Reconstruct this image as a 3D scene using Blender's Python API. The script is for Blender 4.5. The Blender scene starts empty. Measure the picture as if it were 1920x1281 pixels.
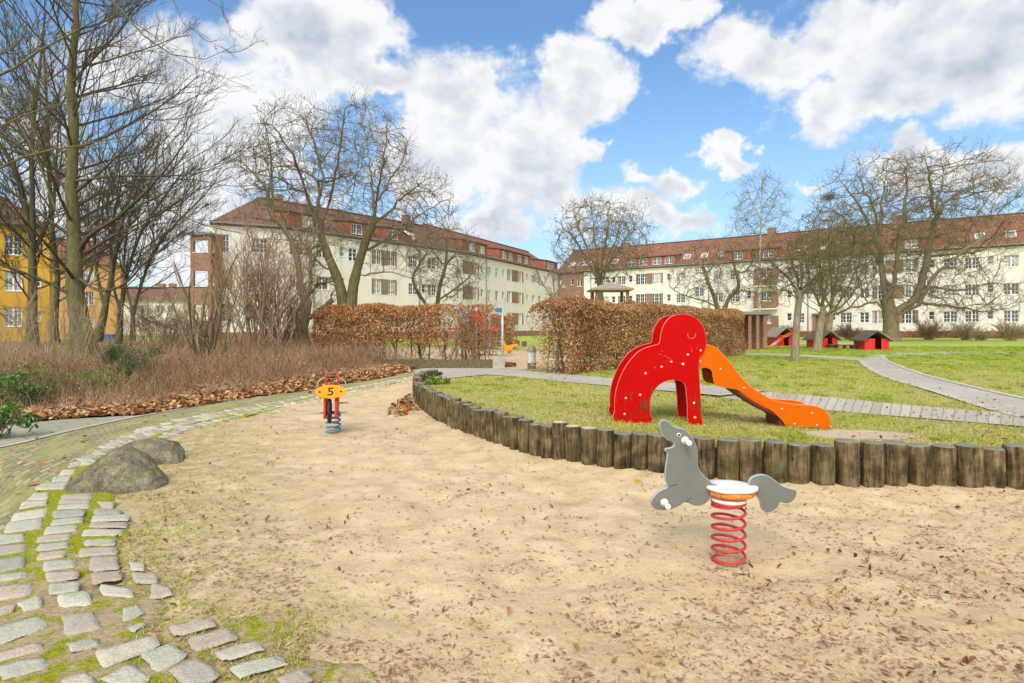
import bpy, bmesh, math, random
import numpy as np
from mathutils import Vector, Matrix, Euler
R = math.radians
SC = bpy.context.scene
COL = SC.collection
F, CX, CY, CAMZ = 1080.0, 960.0, 616.0, 1.4      # focal length in photo pixels, principal point, eye height

# ------------------------------------------------------------------ camera
cd = bpy.data.cameras.new("camera"); cam = bpy.data.objects.new("camera", cd); COL.objects.link(cam)
cam.location = (0, 0, CAMZ); cam.rotation_euler = (R(90), 0, 0)
cd.sensor_width = 36.0; cd.lens = F / 1920 * 36.0; cd.shift_y = -(640.5 - CY) / 1920.0
cd.clip_start = 0.05; cd.clip_end = 3000
SC.camera = cam
SC.view_settings.view_transform = 'Standard'; SC.view_settings.look = 'None'
SC.view_settings.exposure = 0.42; SC.view_settings.gamma = 1.0; SC.view_settings.use_curve_mapping = False
SC.cycles.max_bounces = 6; SC.cycles.diffuse_bounces = 3; SC.cycles.glossy_bounces = 2
SC.cycles.transparent_max_bounces = 4; SC.cycles.use_denoising = True

# ------------------------------------------------------------------ node helper
class NT:
    def __init__(s, tree):
        s.t = tree; s.n = tree.nodes; s.l = tree.links
    def node(s, typ, **kw):
        nd = s.n.new(typ)
        for k, v in kw.items(): setattr(nd, k, v)
        return nd
    def put(s, sock, v):
        if v is None: return
        if isinstance(v, bpy.types.NodeSocket): s.l.new(v, sock)
        else:
            if hasattr(sock.default_value, '__len__') and not hasattr(v, '__len__'): v = (v,) * len(sock.default_value)
            if hasattr(v, '__len__') and len(v) == 3 and len(sock.default_value) == 4: v = tuple(v) + (1,)
            sock.default_value = v
    def math(s, op, a, b=None, c=None, clamp=False):
        nd = s.node('ShaderNodeMath', operation=op, use_clamp=clamp)
        s.put(nd.inputs[0], a); s.put(nd.inputs[1], b)
        if c is not None: s.put(nd.inputs[2], c)
        return nd.outputs[0]
    def vmath(s, op, a, b=None):
        nd = s.node('ShaderNodeVectorMath', operation=op)
        s.put(nd.inputs[0], a)
        if b is not None: s.put(nd.inputs[1], b)
        return nd.outputs['Value'] if op in ('LENGTH', 'DOT_PRODUCT', 'DISTANCE') else nd.outputs[0]
    def noise(s, vec=None, scale=5, detail=3, rough=0.5, dist=0.0, col=False):
        nd = s.node('ShaderNodeTexNoise')
        s.put(nd.inputs['Vector'], vec); nd.inputs['Scale'].default_value = scale
        nd.inputs['Detail'].default_value = detail; nd.inputs['Roughness'].default_value = rough
        nd.inputs['Distortion'].default_value = dist
        return nd.outputs['Color' if col else 'Fac']
    def voro(s, vec=None, scale=5, feature='F1', out='Distance', rnd=1.0):
        nd = s.node('ShaderNodeTexVoronoi', feature=feature)
        s.put(nd.inputs['Vector'], vec); nd.inputs['Scale'].default_value = scale
        nd.inputs['Randomness'].default_value = rnd
        return nd.outputs[out]
    def ramp(s, fac, stops, interp='LINEAR'):
        nd = s.node('ShaderNodeValToRGB'); e = nd.color_ramp.elements
        nd.color_ramp.interpolation = interp
        while len(e) < len(stops): e.new(0.5)
        for i, (p, c) in enumerate(stops):
            if not hasattr(c, '__len__'): c = (c, c, c)
            e[i].position = p; e[i].color = tuple(c[:3]) + (1,)
        s.put(nd.inputs[0], fac); return nd.outputs[0]
    def mix(s, fac, a, b, mode='MIX'):
        nd = s.node('ShaderNodeMix', data_type='RGBA', blend_type=mode)
        s.put(nd.inputs[0], fac); s.put(nd.inputs[6], a); s.put(nd.inputs[7], b)
        return nd.outputs[2]
    def smooth(s, v, a, b, lo=0.0, hi=1.0):
        nd = s.node('ShaderNodeMapRange', interpolation_type='SMOOTHSTEP')
        s.put(nd.inputs['Value'], v); nd.inputs['From Min'].default_value = a; nd.inputs['From Max'].default_value = b
        nd.inputs['To Min'].default_value = lo; nd.inputs['To Max'].default_value = hi
        return nd.outputs[0]
    def mapping(s, vec, loc=(0, 0, 0), rot=(0, 0, 0), scale=(1, 1, 1)):
        nd = s.node('ShaderNodeMapping')
        s.put(nd.inputs['Vector'], vec); nd.inputs['Location'].default_value = loc
        nd.inputs['Rotation'].default_value = rot; nd.inputs['Scale'].default_value = scale
        return nd.outputs[0]
    def bump(s, h, strength=0.3, dist=0.02, normal=None):
        nd = s.node('ShaderNodeBump'); nd.inputs['Strength'].default_value = strength
        nd.inputs['Distance'].default_value = dist; s.put(nd.inputs['Height'], h)
        if normal is not None: s.put(nd.inputs['Normal'], normal)
        return nd.outputs[0]
    def attr(s, name): return s.node('ShaderNodeAttribute', attribute_name=name).outputs['Fac']
    def obj(s): return s.node('ShaderNodeTexCoord').outputs['Object']
    def uv(s): return s.node('ShaderNodeTexCoord').outputs['UV']
    def geo(s): return s.node('ShaderNodeNewGeometry').outputs['Position']
    def rnd(s): return s.node('ShaderNodeObjectInfo').outputs['Random']

# ------------------------------------------------------------------ sky and sun
SUN_AZ, SUN_EL = R(-166), R(44)       # azimuth clockwise from +Y: behind the camera, to the left
w = bpy.data.worlds.new("World"); SC.world = w; w.use_nodes = True
w.node_tree.nodes.clear()
q = NT(w.node_tree)
sky = q.node('ShaderNodeTexSky', sky_type='NISHITA', sun_disc=False)
sky.sun_elevation = SUN_EL; sky.sun_rotation = SUN_AZ; sky.air_density = 1.0; sky.dust_density = 0.3; sky.ozone_density = 2.5
dv = q.node('ShaderNodeTexCoord').outputs['Generated']
sep = q.node('ShaderNodeSeparateXYZ'); q.put(sep.inputs[0], dv)
ysafe = q.math('MAXIMUM', sep.outputs['Y'], 0.04)
cmb = q.node('ShaderNodeCombineXYZ')
q.put(cmb.inputs[0], q.math('DIVIDE', sep.outputs['X'], ysafe)); q.put(cmb.inputs[2], q.math('DIVIDE', sep.outputs['Z'], ysafe))
wn = q.noise(dv, 7, 2, 0.5, col=True)                       # gentle warp of the cloud outlines
qv = q.vmath('ADD', cmb.outputs[0], q.vmath('MULTIPLY', q.vmath('SUBTRACT', wn, (.5, .5, .5)), (.16, 0, .12)))
qv = q.vmath('ADD', qv, q.vmath('MULTIPLY', q.vmath('SUBTRACT', q.noise(dv, 22, 4, 0.6, col=True), (.5, .5, .5)), (.13, 0, .09)))
CLOUDS = [  # centre x, centre y, half width, half height in degrees-like photo units
    (570, 50, 175, 120), (420, 230, 215, 190), (680, 115, 70, 42), (260, 120, 240, 120), (330, 420, 260, 140), (100, 330, 120, 150),
    (900, 185, 170, 110), (1080, 160, 125, 95), (960, 290, 200, 100), (830, 330, 140, 90), (1000, 380, 130, 70), (1110, 280, 60, 40),
    (1245, 345, 75, 42), (1215, 395, 110, 40), (1290, 425, 80, 40), (930, 430, 160, 50),
    (1460, 110, 190, 95), (1640, 100, 260, 130), (1850, 110, 220, 140), (1530, 210, 110, 70), (1650, 190, 140, 60),
    (1240, 25, 130, 45), (1385, 285, 50, 36), (1850, 330, 120, 55), (1700, 320, 130, 50), (1540, 345, 60, 22), (2200, 200, 250, 180), (-150, 250, 200, 260)]
acc = None
for (cx, cy, rx, rz) in CLOUDS:
    c = ((cx - CX) / F, (CY - cy) / F); sx, sz = F / rx, F / rz
    e = q.vmath('LENGTH', q.mapping(qv, (-c[0] * sx, 0, -c[1] * sz), (0, 0, 0), (sx, 0, sz)))
    if acc is None: acc = e
    else:
        nd = q.node('ShaderNodeMath', operation='SMOOTH_MIN'); q.put(nd.inputs[0], acc); q.put(nd.inputs[1], e); nd.inputs[2].default_value = 0.25
        acc = nd.outputs[0]
blob = q.math('SUBTRACT', 1.0, acc)
back = q.smooth(sep.outputs['Y'], 0.30, 0.12)               # elsewhere in the sky: clouds by noise alone
gen = q.math('MULTIPLY', q.math('SUBTRACT', q.noise(dv, 2.2, 3, 0.5), 0.47), 5.0)
blob = q.math('ADD', q.math('MULTIPLY', blob, q.math('SUBTRACT', 1.0, back)), q.math('MULTIPLY', gen, back))
puff = q.vmath('MULTIPLY', dv, (1, 1, 1.25))
f1 = q.noise(q.vmath('ADD', puff, q.vmath('MULTIPLY', q.vmath('SUBTRACT', q.noise(dv, 11, 4, 0.55, col=True), (.5, .5, .5)), (.07, .07, .05))), 6.0, 10, 0.60)
f2 = q.noise(q.vmath('ADD', puff, (-.012, 0, .026)), 7.5, 4, 0.5)
f1b = q.noise(puff, 7.5, 4, 0.5)
dens = q.math('ADD', blob, q.math('MULTIPLY', q.math('SUBTRACT', f1, 0.5), 2.6))
mask = q.smooth(dens, -0.06, 0.40)
core = q.smooth(dens, 0.30, 1.15)
relief = q.math('MULTIPLY', q.math('SUBTRACT', f1b, f2), 3.6)
shade = q.math('ADD', q.math('ADD', q.math('MULTIPLY', core, -0.48), q.math('MULTIPLY', q.math('SUBTRACT', q.noise(puff, 2.6, 3, 0.5), 0.50), 1.3)), q.math('ADD', relief, 1.0), clamp=True)
ccol = q.mix(shade, (0.40, 0.445, 0.52), (0.735, 0.735, 0.74))
skyc = q.vmath('MULTIPLY', sky.outputs[0], (0.118, 0.143, 0.152))
hz = q.smooth(sep.outputs['Z'], 0.42, 0.02)
skyh = q.mix(q.math('MULTIPLY', hz, 0.62), skyc, (0.38, 0.50, 0.61))
fin = q.mix(q.math('MULTIPLY', mask, 0.96), skyh, ccol)
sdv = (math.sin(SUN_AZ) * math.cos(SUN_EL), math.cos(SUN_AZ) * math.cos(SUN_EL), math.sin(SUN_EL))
glow = q.smooth(q.vmath('DOT_PRODUCT', dv, sdv), 0.1, 1.0)          # glow added around the sun direction, as soft fill from behind the viewer
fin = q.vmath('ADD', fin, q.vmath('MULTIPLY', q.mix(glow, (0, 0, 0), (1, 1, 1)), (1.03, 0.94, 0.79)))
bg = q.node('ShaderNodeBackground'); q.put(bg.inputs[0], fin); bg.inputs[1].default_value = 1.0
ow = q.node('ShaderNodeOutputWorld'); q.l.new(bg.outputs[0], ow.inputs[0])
w.cycles.sampling_method = 'MANUAL'; w.cycles.sample_map_resolution = 512

sl = bpy.data.lights.new("sun", 'SUN'); sl.energy = 1.5; sl.angle = R(20); sl.color = (1.0, 0.955, 0.885)
sun = bpy.data.objects.new("sun", sl); COL.objects.link(sun)
sd = Vector((math.sin(SUN_AZ) * math.cos(SUN_EL), math.cos(SUN_AZ) * math.cos(SUN_EL), math.sin(SUN_EL)))
sun.rotation_euler = sd.to_track_quat('Z', 'Y').to_euler(); sun.location = (-10, -10, 30)

# ------------------------------------------------------------------ building helpers
def smooth01(t):
    t = np.clip(t, 0, 1); return t * t * (3 - 2 * t)
def Hl(X, Y):                      # level of the sand pit, the paths and the planted bed
    return 0.33 * smooth01((np.asarray(Y, float) - 9.5) / 6.0) + 0 * np.asarray(X, float)
def Zl(X, Y):                      # level of the raised lawn
    X = np.asarray(X, float); Y = np.asarray(Y, float)
    return 0.33 - 0.05 * smooth01((X - 1.2) / 2.3) * (1 - smooth01((Y - 7.5) / 4))
def gp(x, y, z=None, fn=None):     # where the ray of a photo position meets the ground
    d = F * (CAMZ - (z or 0)) / (y - CY)
    if z is None:
        for _ in range(25):
            zz = float((fn or Hl)((x - CX) / F * d, d)); d = 0.5 * d + 0.5 * F * (CAMZ - zz) / (y - CY)
    return ((x - CX) / F * d, d)
def at(x, y, d): return ((x - CX) / F * d, d, CAMZ + (CY - y) / F * d)

def mesh_np(name, V, Q=None, T=None, smooth=False, rnd=None, uv=None):
    me = bpy.data.meshes.new(name)
    V = np.asarray(V, np.float32).reshape(-1, 3)
    nq = 0 if Q is None else len(Q); nt = 0 if T is None else len(T)
    loops = []
    if nq: loops.append(np.asarray(Q, np.int32).ravel())
    if nt: loops.append(np.asarray(T, np.int32).ravel())
    loops = np.concatenate(loops)
    starts = np.concatenate([np.arange(nq) * 4, nq * 4 + np.arange(nt) * 3]).astype(np.int32)
    me.vertices.add(len(V)); me.vertices.foreach_set('co', V.ravel())
    me.loops.add(len(loops)); me.loops.foreach_set('vertex_index', loops)
    me.polygons.add(nq + nt); me.polygons.foreach_set('loop_start', starts)
    if smooth: me.polygons.foreach_set('use_smooth', np.ones(nq + nt, bool))
    if uv is not None:
        l = me.uv_layers.new(name='UVMap'); l.data.foreach_set('uv', np.asarray(uv, np.float32)[loops].ravel())
    if rnd is not None:
        a = me.attributes.new('rnd', 'FLOAT', 'FACE'); a.data.foreach_set('value', np.asarray(rnd, np.float32))
    me.update(calc_edges=True)
    return me
def put(name, me, m=None, parent=None, loc=None, rot=None):
    o = bpy.data.objects.new(name, me); COL.objects.link(o)
    if m is not None and me is not None and not len(me.materials):
        for mm in (m if isinstance(m, (list, tuple)) else [m]): me.materials.append(mm)
    if parent is not None: o.parent = parent
    if loc is not None: o.location = loc
    if rot is not None: o.rotation_euler = rot
    return o
def tag(o, label=None, cat=None, group=None, kind=None):
    if label: o['label'] = label
    if cat: o['category'] = cat
    if group: o['group'] = group
    if kind: o['kind'] = kind
    return o
def empty(name, label, cat, loc=(0, 0, 0), rz=0, group=None):
    o = bpy.data.objects.new(name, None); COL.objects.link(o); o.location = loc; o.rotation_euler = (0, 0, rz)
    o.empty_display_size = 0.1
    return tag(o, label, cat, group)
def copy_tree(o, parent=None):
    c = o.copy(); COL.objects.link(c)
    if parent is not None: c.parent = parent
    for ch in [k for k in o.children]: copy_tree(ch, c)
    return c

class MB:                           # collects simple solids into one mesh
    def __init__(s): s.v = []; s.f = []; s.mi = []; s.sm = []
    def add(s, vs, fs, mi=0, sm=False):
        b = len(s.v); s.v += [tuple(v) for v in vs]
        for f in fs: s.f.append([b + i for i in f]); s.mi.append(mi); s.sm.append(sm)
        return s
    def box(s, x0, x1, y0, y1, z0, z1, mi=0, M=None):
        vs = [(x, y, z) for z in (z0, z1) for y in (y0, y1) for x in (x0, x1)]
        if M is not None: vs = [tuple(M @ Vector(v)) for v in vs]
        return s.add(vs, [(0, 2, 3, 1), (4, 5, 7, 6), (0, 1, 5, 4), (2, 6, 7, 3), (0, 4, 6, 2), (1, 3, 7, 5)], mi)
    def tube(s, pts, r, n=8, mi=0, caps=True):
        pts = [Vector(p) for p in pts]; rs = r if hasattr(r, '__len__') else [r] * len(pts)
        vs = []; fs = []
        ref = None
        for i, p in enumerate(pts):
            t = (pts[min(i + 1, len(pts) - 1)] - pts[max(i - 1, 0)]).normalized()
            if ref is None:
                ref = Vector((0, 0, 1)) if abs(t.z) < .9 else Vector((1, 0, 0))
            a = t.cross(ref).normalized(); b = a.cross(t).normalized(); ref = b
            for k in range(n):
                an = 2 * math.pi * k / n
                vs.append(p + (a * math.cos(an) + b * math.sin(an)) * rs[i])
        for i in range(len(pts) - 1):
            for k in range(n):
                k2 = (k + 1) % n
                fs.append((i * n + k, i * n + k2, (i + 1) * n + k2, (i + 1) * n + k))
        s.add(vs, fs, mi, True)
        if caps:
            m = len(pts) - 1
            s.add(vs[:n], [tuple(range(n))[::-1]], mi); s.add(vs[m * n:], [tuple(range(n))], mi)
        return s
    def lathe(s, prof, n=24, mi=0, c=(0, 0), scale=(1, 1), fn=None):
        vs = []; fs = []
        for (r, z) in prof:
            for k in range(n):
                a = 2 * math.pi * k / n; rr = r * (fn(a) if fn else 1)
                vs.append((c[0] + rr * math.cos(a) * scale[0], c[1] + rr * math.sin(a) * scale[1], z))
        for i in range(len(prof) - 1):
            for k in range(n):
                k2 = (k + 1) % n
                fs.append((i * n + k, i * n + k2, (i + 1) * n + k2, (i + 1) * n + k))
        s.add(vs, fs, mi, True)
        return s
    def panel(s, outline, y0, y1, bev=0.004, mi_face=0, mi_edge=0):
        """vertical plate from an x/z outline between y0 (front) and y1, with a bevelled rim"""
        o = [Vector((p[0], p[1])) for p in outline]; n = len(o)
        area = sum(o[i].x * o[(i + 1) % n].y - o[(i + 1) % n].x * o[i].y for i in range(n))
        if area < 0: o.reverse()
        ins = []
        for i in range(n):
            e = (o[(i + 1) % n] - o[i - 1]).normalized(); ins.append(o[i] + Vector((-e.y, e.x)) * bev)
        rings = [(ins, y0), (o, y0 + bev), (o, y1 - bev), (ins, y1)]
        vs = [(p.x, y, p.y) for (pp, y) in rings for p in pp]
        s.add(vs[:n], [tuple(range(n))], mi_face); s.add(vs[3 * n:], [tuple(range(n))[::-1]], mi_face)
        fs = [(r * n + i, (r + 1) * n + i, (r + 1) * n + (i + 1) % n, r * n + (i + 1) % n) for r in range(3) for i in range(n)]
        return s.add(vs, fs, mi_edge, False)
    def build(s, name, mats, parent=None, loc=None, rot=None):
        me = bpy.data.meshes.new(name); me.from_pydata(s.v, [], s.f)
        for m in (mats if isinstance(mats, (list, tuple)) else [mats]): me.materials.append(m)
        me.polygons.foreach_set('material_index', s.mi); me.polygons.foreach_set('use_smooth', s.sm)
        me.update()
        bm = bmesh.new(); bm.from_mesh(me); bmesh.ops.remove_doubles(bm, verts=bm.verts, dist=1e-5)
        bmesh.ops.recalc_face_normals(bm, faces=bm.faces); bm.to_mesh(me); bm.free()
        return put(name, me, None, parent, loc, rot)

def catmull(pts, n=6, closed=False):
    P = [np.array(p, float) for p in pts]; out = []
    m = len(P)
    rng_ = range(m if closed else m - 1)
    for i in rng_:
        p1, p2 = P[i], P[(i + 1) % m]
        p0 = P[i - 1] if (closed or i > 0) else 2 * p1 - p2
        p3 = P[(i + 2) % m] if (closed or i + 2 < m) else 2 * p2 - p1
        for k in range(n):
            t = k / n
            out.append(0.5 * ((2 * p1) + (-p0 + p2) * t + (2 * p0 - 5 * p1 + 4 * p2 - p3) * t * t + (-p0 + 3 * p1 - 3 * p2 + p3) * t ** 3))
    if not closed: out.append(P[-1])
    return np.array(out)
def resample(P, n):
    P = np.asarray(P, float); s = np.concatenate([[0], np.cumsum(np.linalg.norm(np.diff(P, axis=0), axis=1))])
    t = np.linspace(0, s[-1], n)
    return np.stack([np.interp(t, s, P[:, k]) for k in range(P.shape[1])], 1)
def in_poly(X, Y, poly):
    X = np.asarray(X); Y = np.asarray(Y); ins = np.zeros(X.shape, bool); n = len(poly)
    for i in range(n):
        x1, y1 = poly[i]; x2, y2 = poly[(i + 1) % n]
        c = ((y1 > Y) != (y2 > Y)) & (X < (x2 - x1) * (Y - y1) / (y2 - y1 + 1e-12) + x1)
        ins ^= c
    return ins
def vnoise(X, Y, s, seed=0):        # cheap smooth value noise for scattering and relief
    r = np.random.RandomState(seed).rand(64, 64)
    x = np.asarray(X) * s; y = np.asarray(Y) * s
    xi = np.floor(x).astype(int); yi = np.floor(y).astype(int); fx = smooth01(x - xi); fy = smooth01(y - yi)
    g = lambda a, b: r[a % 64, b % 64]
    return (g(xi, yi) * (1 - fx) + g(xi + 1, yi) * fx) * (1 - fy) + (g(xi, yi + 1) * (1 - fx) + g(xi + 1, yi + 1) * fx) * fy

# ------------------------------------------------------------------ materials
def mat(name, rough=0.8, spec=0.3):
    m = bpy.data.materials.new(name); m.use_nodes = True
    b = m.node_tree.nodes['Principled BSDF']; b.inputs['Roughness'].default_value = rough
    b.inputs['Specular IOR Level'].default_value = spec
    n = NT(m.node_tree); n.b = b
    return m, n
def col(n, c): n.put(n.b.inputs['Base Color'], c)
def nrm(n, c): n.put(n.b.inputs['Normal'], c)
M = {}
def paint(name, c, rough=0.45, var=0.12, spec=0.4, dirt=None, bump=0.03, scale=9):
    m, n = mat(name, rough, spec)
    o = n.obj(); f = n.noise(o, scale, 6, 0.6)
    lo = tuple(x * (1 - var) for x in c); hi = tuple(min(1, x * (1 + var)) for x in c)
    cc = n.ramp(f, [(0.3, lo), (0.7, hi)])
    if dirt:
        g = n.smooth(n.noise(o, scale * 1.7, 8, 0.7), 0.55, 0.75)
        cc = n.mix(n.math('MULTIPLY', g, 0.6), cc, dirt)
    col(n, cc); n.put(n.b.inputs['Roughness'], n.ramp(f, [(0.3, rough * 0.8), (0.7, min(1, rough * 1.3))]))
    if bump: nrm(n, n.bump(n.noise(o, 140, 3), bump, 0.002))
    M[name] = m; return m

def foliage(name, stops, rough=0.65, trans=0.25, spec=0.25):
    m, n = mat(name, rough, spec)
    col(n, n.ramp(n.attr('rnd'), stops))
    if trans:
        out = n.n['Material Output']; tr = n.node('ShaderNodeBsdfTranslucent'); mx = n.node('ShaderNodeMixShader')
        n.put(tr.inputs[0], n.ramp(n.attr('rnd'), stops)); mx.inputs[0].default_value = trans
        n.l.new(n.b.outputs[0], mx.inputs[1]); n.l.new(tr.outputs[0], mx.inputs[2]); n.l.new(mx.outputs[0], out.inputs[0])
    M[name] = m; return m

# sand
m, n = mat('sand', 0.95, 0.1); p = n.geo()
big = n.noise(p, 0.55, 4, 0.55); mid = n.noise(p, 3.2, 5, 0.6, 0.6); fine = n.noise(p, 55, 4, 0.65)
c = n.ramp(mid, [(0.3, (0.50, 0.375, 0.215)), (0.5, (0.605, 0.465, 0.28)), (0.72, (0.685, 0.54, 0.345))])
sp = n.node('ShaderNodeSeparateXYZ'); n.put(sp.inputs[0], p)
soil = n.math('ADD', n.smooth(n.math('ADD', sp.outputs['Y'], n.math('MULTIPLY', sp.outputs['X'], -0.38)), 4.0, 1.4), n.smooth(big, 0.52, 0.68, 0, 0.5), clamp=True)
soil = n.math('MULTIPLY', soil, n.smooth(n.noise(p, 2.1, 6, 0.65), 0.35, 0.65, 0.35, 1.0))
edgef = n.math('MULTIPLY', n.smooth(n.math('ADD', n.math('ADD', sp.outputs['X'], n.math('MULTIPLY', sp.outputs['Y'], 0.49)), n.math('MULTIPLY', n.noise(p, 1.7, 5, 0.6), 1.3)), 1.75, 0.35), n.smooth(n.noise(p, 7, 6, 0.7), 0.34, 0.6))
c = n.mix(n.math('MULTIPLY', edgef, 0.8), c, n.ramp(n.noise(p, 24, 6, 0.75), [(0.32, (0.19, 0.155, 0.055)), (0.52, (0.36, 0.30, 0.13)), (0.7, (0.50, 0.41, 0.22))]))
c = n.mix(n.math('MULTIPLY', soil, 0.8), c, n.ramp(n.noise(p, 17, 6, 0.7), [(0.3, (0.33, 0.225, 0.115)), (0.55, (0.52, 0.375, 0.205)), (0.75, (0.63, 0.475, 0.285))]))
c = n.mix(n.smooth(fine, 0.30, 0.70, 0.28, 0), c, (0.25, 0.17, 0.10))
sk = n.smooth(n.noise(n.mapping(p, scale=(1, 2.2, 1)), 38, 3, 0.7, 1.5), 0.63, 0.70)      # tiny scraps of litter trodden in
c = n.mix(n.math('MULTIPLY', sk, n.smooth(n.noise(p, 1.3, 4, 0.6), 0.3, 0.55, 0.35, 0.95)), c, (0.17, 0.095, 0.055))
col(n, c)
hsum = n.math('ADD', n.math('MULTIPLY', n.noise(p, 9, 5, 0.6, 0.4), 1.0), n.math('MULTIPLY', fine, 0.22))
nrm(n, n.bump(hsum, 0.6, 0.03)); M['sand'] = m

# soil under the planted bed
m, n = mat('bed_soil', 0.95, 0.1); p = n.geo()
col(n, n.ramp(n.noise(p, 6, 8, 0.7), [(0.3, (0.075, 0.045, 0.026)), (0.55, (0.19, 0.11, 0.06)), (0.75, (0.28, 0.175, 0.095))]))
nrm(n, n.bump(n.noise(p, 14, 6, 0.7), 0.9, 0.05)); M['bed_soil'] = m

m, n = mat('gap_shade_soil', 0.95, 0.1); col(n, n.ramp(n.noise(n.geo(), 20, 4), [(0.3, (0.02, 0.015, 0.01)), (0.7, (0.05, 0.035, 0.02))])); M['gap_shade_soil'] = m  # soil behind the logs, coloured near black to paint shade into their gaps
# turf
m, n = mat('turf', 0.95, 0.1); p = n.geo()
a = n.noise(p, 0.8, 5, 0.6); b_ = n.noise(p, 14, 6, 0.7)
c1 = n.ramp(b_, [(0.3, (0.19, 0.21, 0.035)), (0.5, (0.35, 0.37, 0.075)), (0.68, (0.52, 0.47, 0.18))])
c2 = n.ramp(b_, [(0.3, (0.28, 0.22, 0.10)), (0.6, (0.50, 0.42, 0.22)), (0.75, (0.60, 0.51, 0.31))])
sp = n.node('ShaderNodeSeparateXYZ'); n.put(sp.inputs[0], p)
dist = n.smooth(sp.outputs['Y'], 9, 26)
far = n.ramp(n.mix(0.5, n.noise(p, 2.6, 6, 0.65), n.noise(n.mapping(p, scale=(.5, 1.6, 1)), .22, 5, 0.6)), [(0.3, (0.27, 0.35, 0.055)), (0.55, (0.37, 0.43, 0.085)), (0.75, (0.52, 0.50, 0.19))])
dry = n.math('MULTIPLY', n.smooth(a, 0.44, 0.62), n.math('SUBTRACT', 1.0, n.math('MULTIPLY', dist, 0.8)))
c = n.mix(n.math('MULTIPLY', dry, 0.75), n.mix(dist, c1, far), c2)
worn = n.math('LESS_THAN', n.math('ADD', n.vmath('LENGTH', n.vmath('MULTIPLY', n.vmath('SUBTRACT', p, (3.65, 6.1, 0.3)), (1.0, 1.9, 0))), n.math('MULTIPLY', n.math('SUBTRACT', n.noise(p, 5, 5, 0.6), 0.5), 0.7)), 0.52)
c = n.mix(worn, c, (0.60, 0.47, 0.34))
col(n, c); nrm(n, n.bump(n.noise(p, 30, 5, 0.7), 0.8, 0.05)); M['turf'] = m

# pavers with mossy joints (UV: metres along, metres across)
def paver(name, bw, bh, stops, joint, mortar=0.012, offset=0.5, moss=0.5, scale_n=3.0, freq=2):
    m, n = mat(name, 0.85, 0.25); u = n.uv()
    wv = n.vmath('ADD', u, n.vmath('MULTIPLY', n.vmath('SUBTRACT', n.noise(u, 3.0, 3, 0.5, col=True), (.5, .5, .5)), (.03, .03, 0)))
    br = n.node('ShaderNodeTexBrick'); n.put(br.inputs['Vector'], wv); br.offset = offset; br.offset_frequency = freq
    br.inputs['Scale'].default_value = 1; br.inputs['Brick Width'].default_value = bw; br.inputs['Row Height'].default_value = bh
    br.inputs['Mortar Size'].default_value = mortar; br.inputs['Mortar Smooth'].default_value = 0.3; br.inputs['Bias'].default_value = 0
    br.inputs['Color1'].default_value = (0, 0, 0, 1); br.inputs['Color2'].default_value = (1, 1, 1, 1); br.inputs['Mortar'].default_value = (.5, .5, .5, 1)
    base = n.ramp(n.mix(0.55, br.outputs['Color'], n.noise(u, 24, 6, 0.7)), stops)
    mm = n.smooth(n.noise(u, scale_n, 5, 0.65), 0.40, 0.62)
    jc = n.mix(mm, joint[0], joint[1])
    c = n.mix(br.outputs['Fac'], base, jc)
    film = n.math('MULTIPLY', n.smooth(n.noise(u, scale_n * 1.7, 7, 0.7), 0.45, 0.7), moss)
    c = n.mix(film, c, joint[1]); col(n, c)
    nrm(n, n.bump(n.math('ADD', n.math('MULTIPLY', br.outputs['Fac'], -1.0), n.math('MULTIPLY', n.noise(u, 40, 4), 0.3)), 0.8, 0.012))
    M[name] = m
paver('clay_paver', 0.24, 0.115, [(0.2, (0.23, 0.19, 0.11)), (0.5, (0.33, 0.28, 0.17)), (0.8, (0.43, 0.37, 0.24))],
      ((0.19, 0.16, 0.075), (0.34, 0.36, 0.04)), 0.015, 0.5, 0.24, 1.3)
paver('grey_slab', 0.36, 0.36, [(0.2, (0.26, 0.245, 0.18)), (0.5, (0.35, 0.33, 0.25)), (0.8, (0.44, 0.415, 0.32))],
      ((0.2, 0.17, 0.09), (0.30, 0.33, 0.06)), 0.012, 0.5, 0.12, 2.5)
paver('lawn_slab', 0.115, 3.0, [(0.2, (0.34, 0.30, 0.245)), (0.5, (0.42, 0.375, 0.31)), (0.8, (0.50, 0.45, 0.375))],
      ((0.30, 0.27, 0.15), (0.29, 0.30, 0.11)), 0.007, 0.0, 0.05, 2.0, 1)
m, n = mat('asphalt', 0.9, 0.2); p = n.geo()
col(n, n.mix(n.smooth(n.noise(p, 1.2, 5, 0.6), 0.4, 0.65, 0, 0.5), n.ramp(n.noise(p, 60, 4, 0.7), [(0.3, (0.31, 0.28, 0.235)), (0.7, (0.46, 0.42, 0.355))]), (0.50, 0.455, 0.38)))
nrm(n, n.bump(n.noise(p, 90, 3), 0.5, 0.006)); M['asphalt'] = m
m, n = mat('kerb_stone', 0.85, 0.25); p = n.geo()
col(n, n.ramp(n.noise(p, 8, 7, 0.7), [(0.3, (0.36, 0.33, 0.26)), (0.6, (0.52, 0.485, 0.40)), (0.8, (0.62, 0.59, 0.50))])); nrm(n, n.bump(n.noise(p, 60, 4), 0.4, 0.005)); M['kerb_stone'] = m
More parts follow.
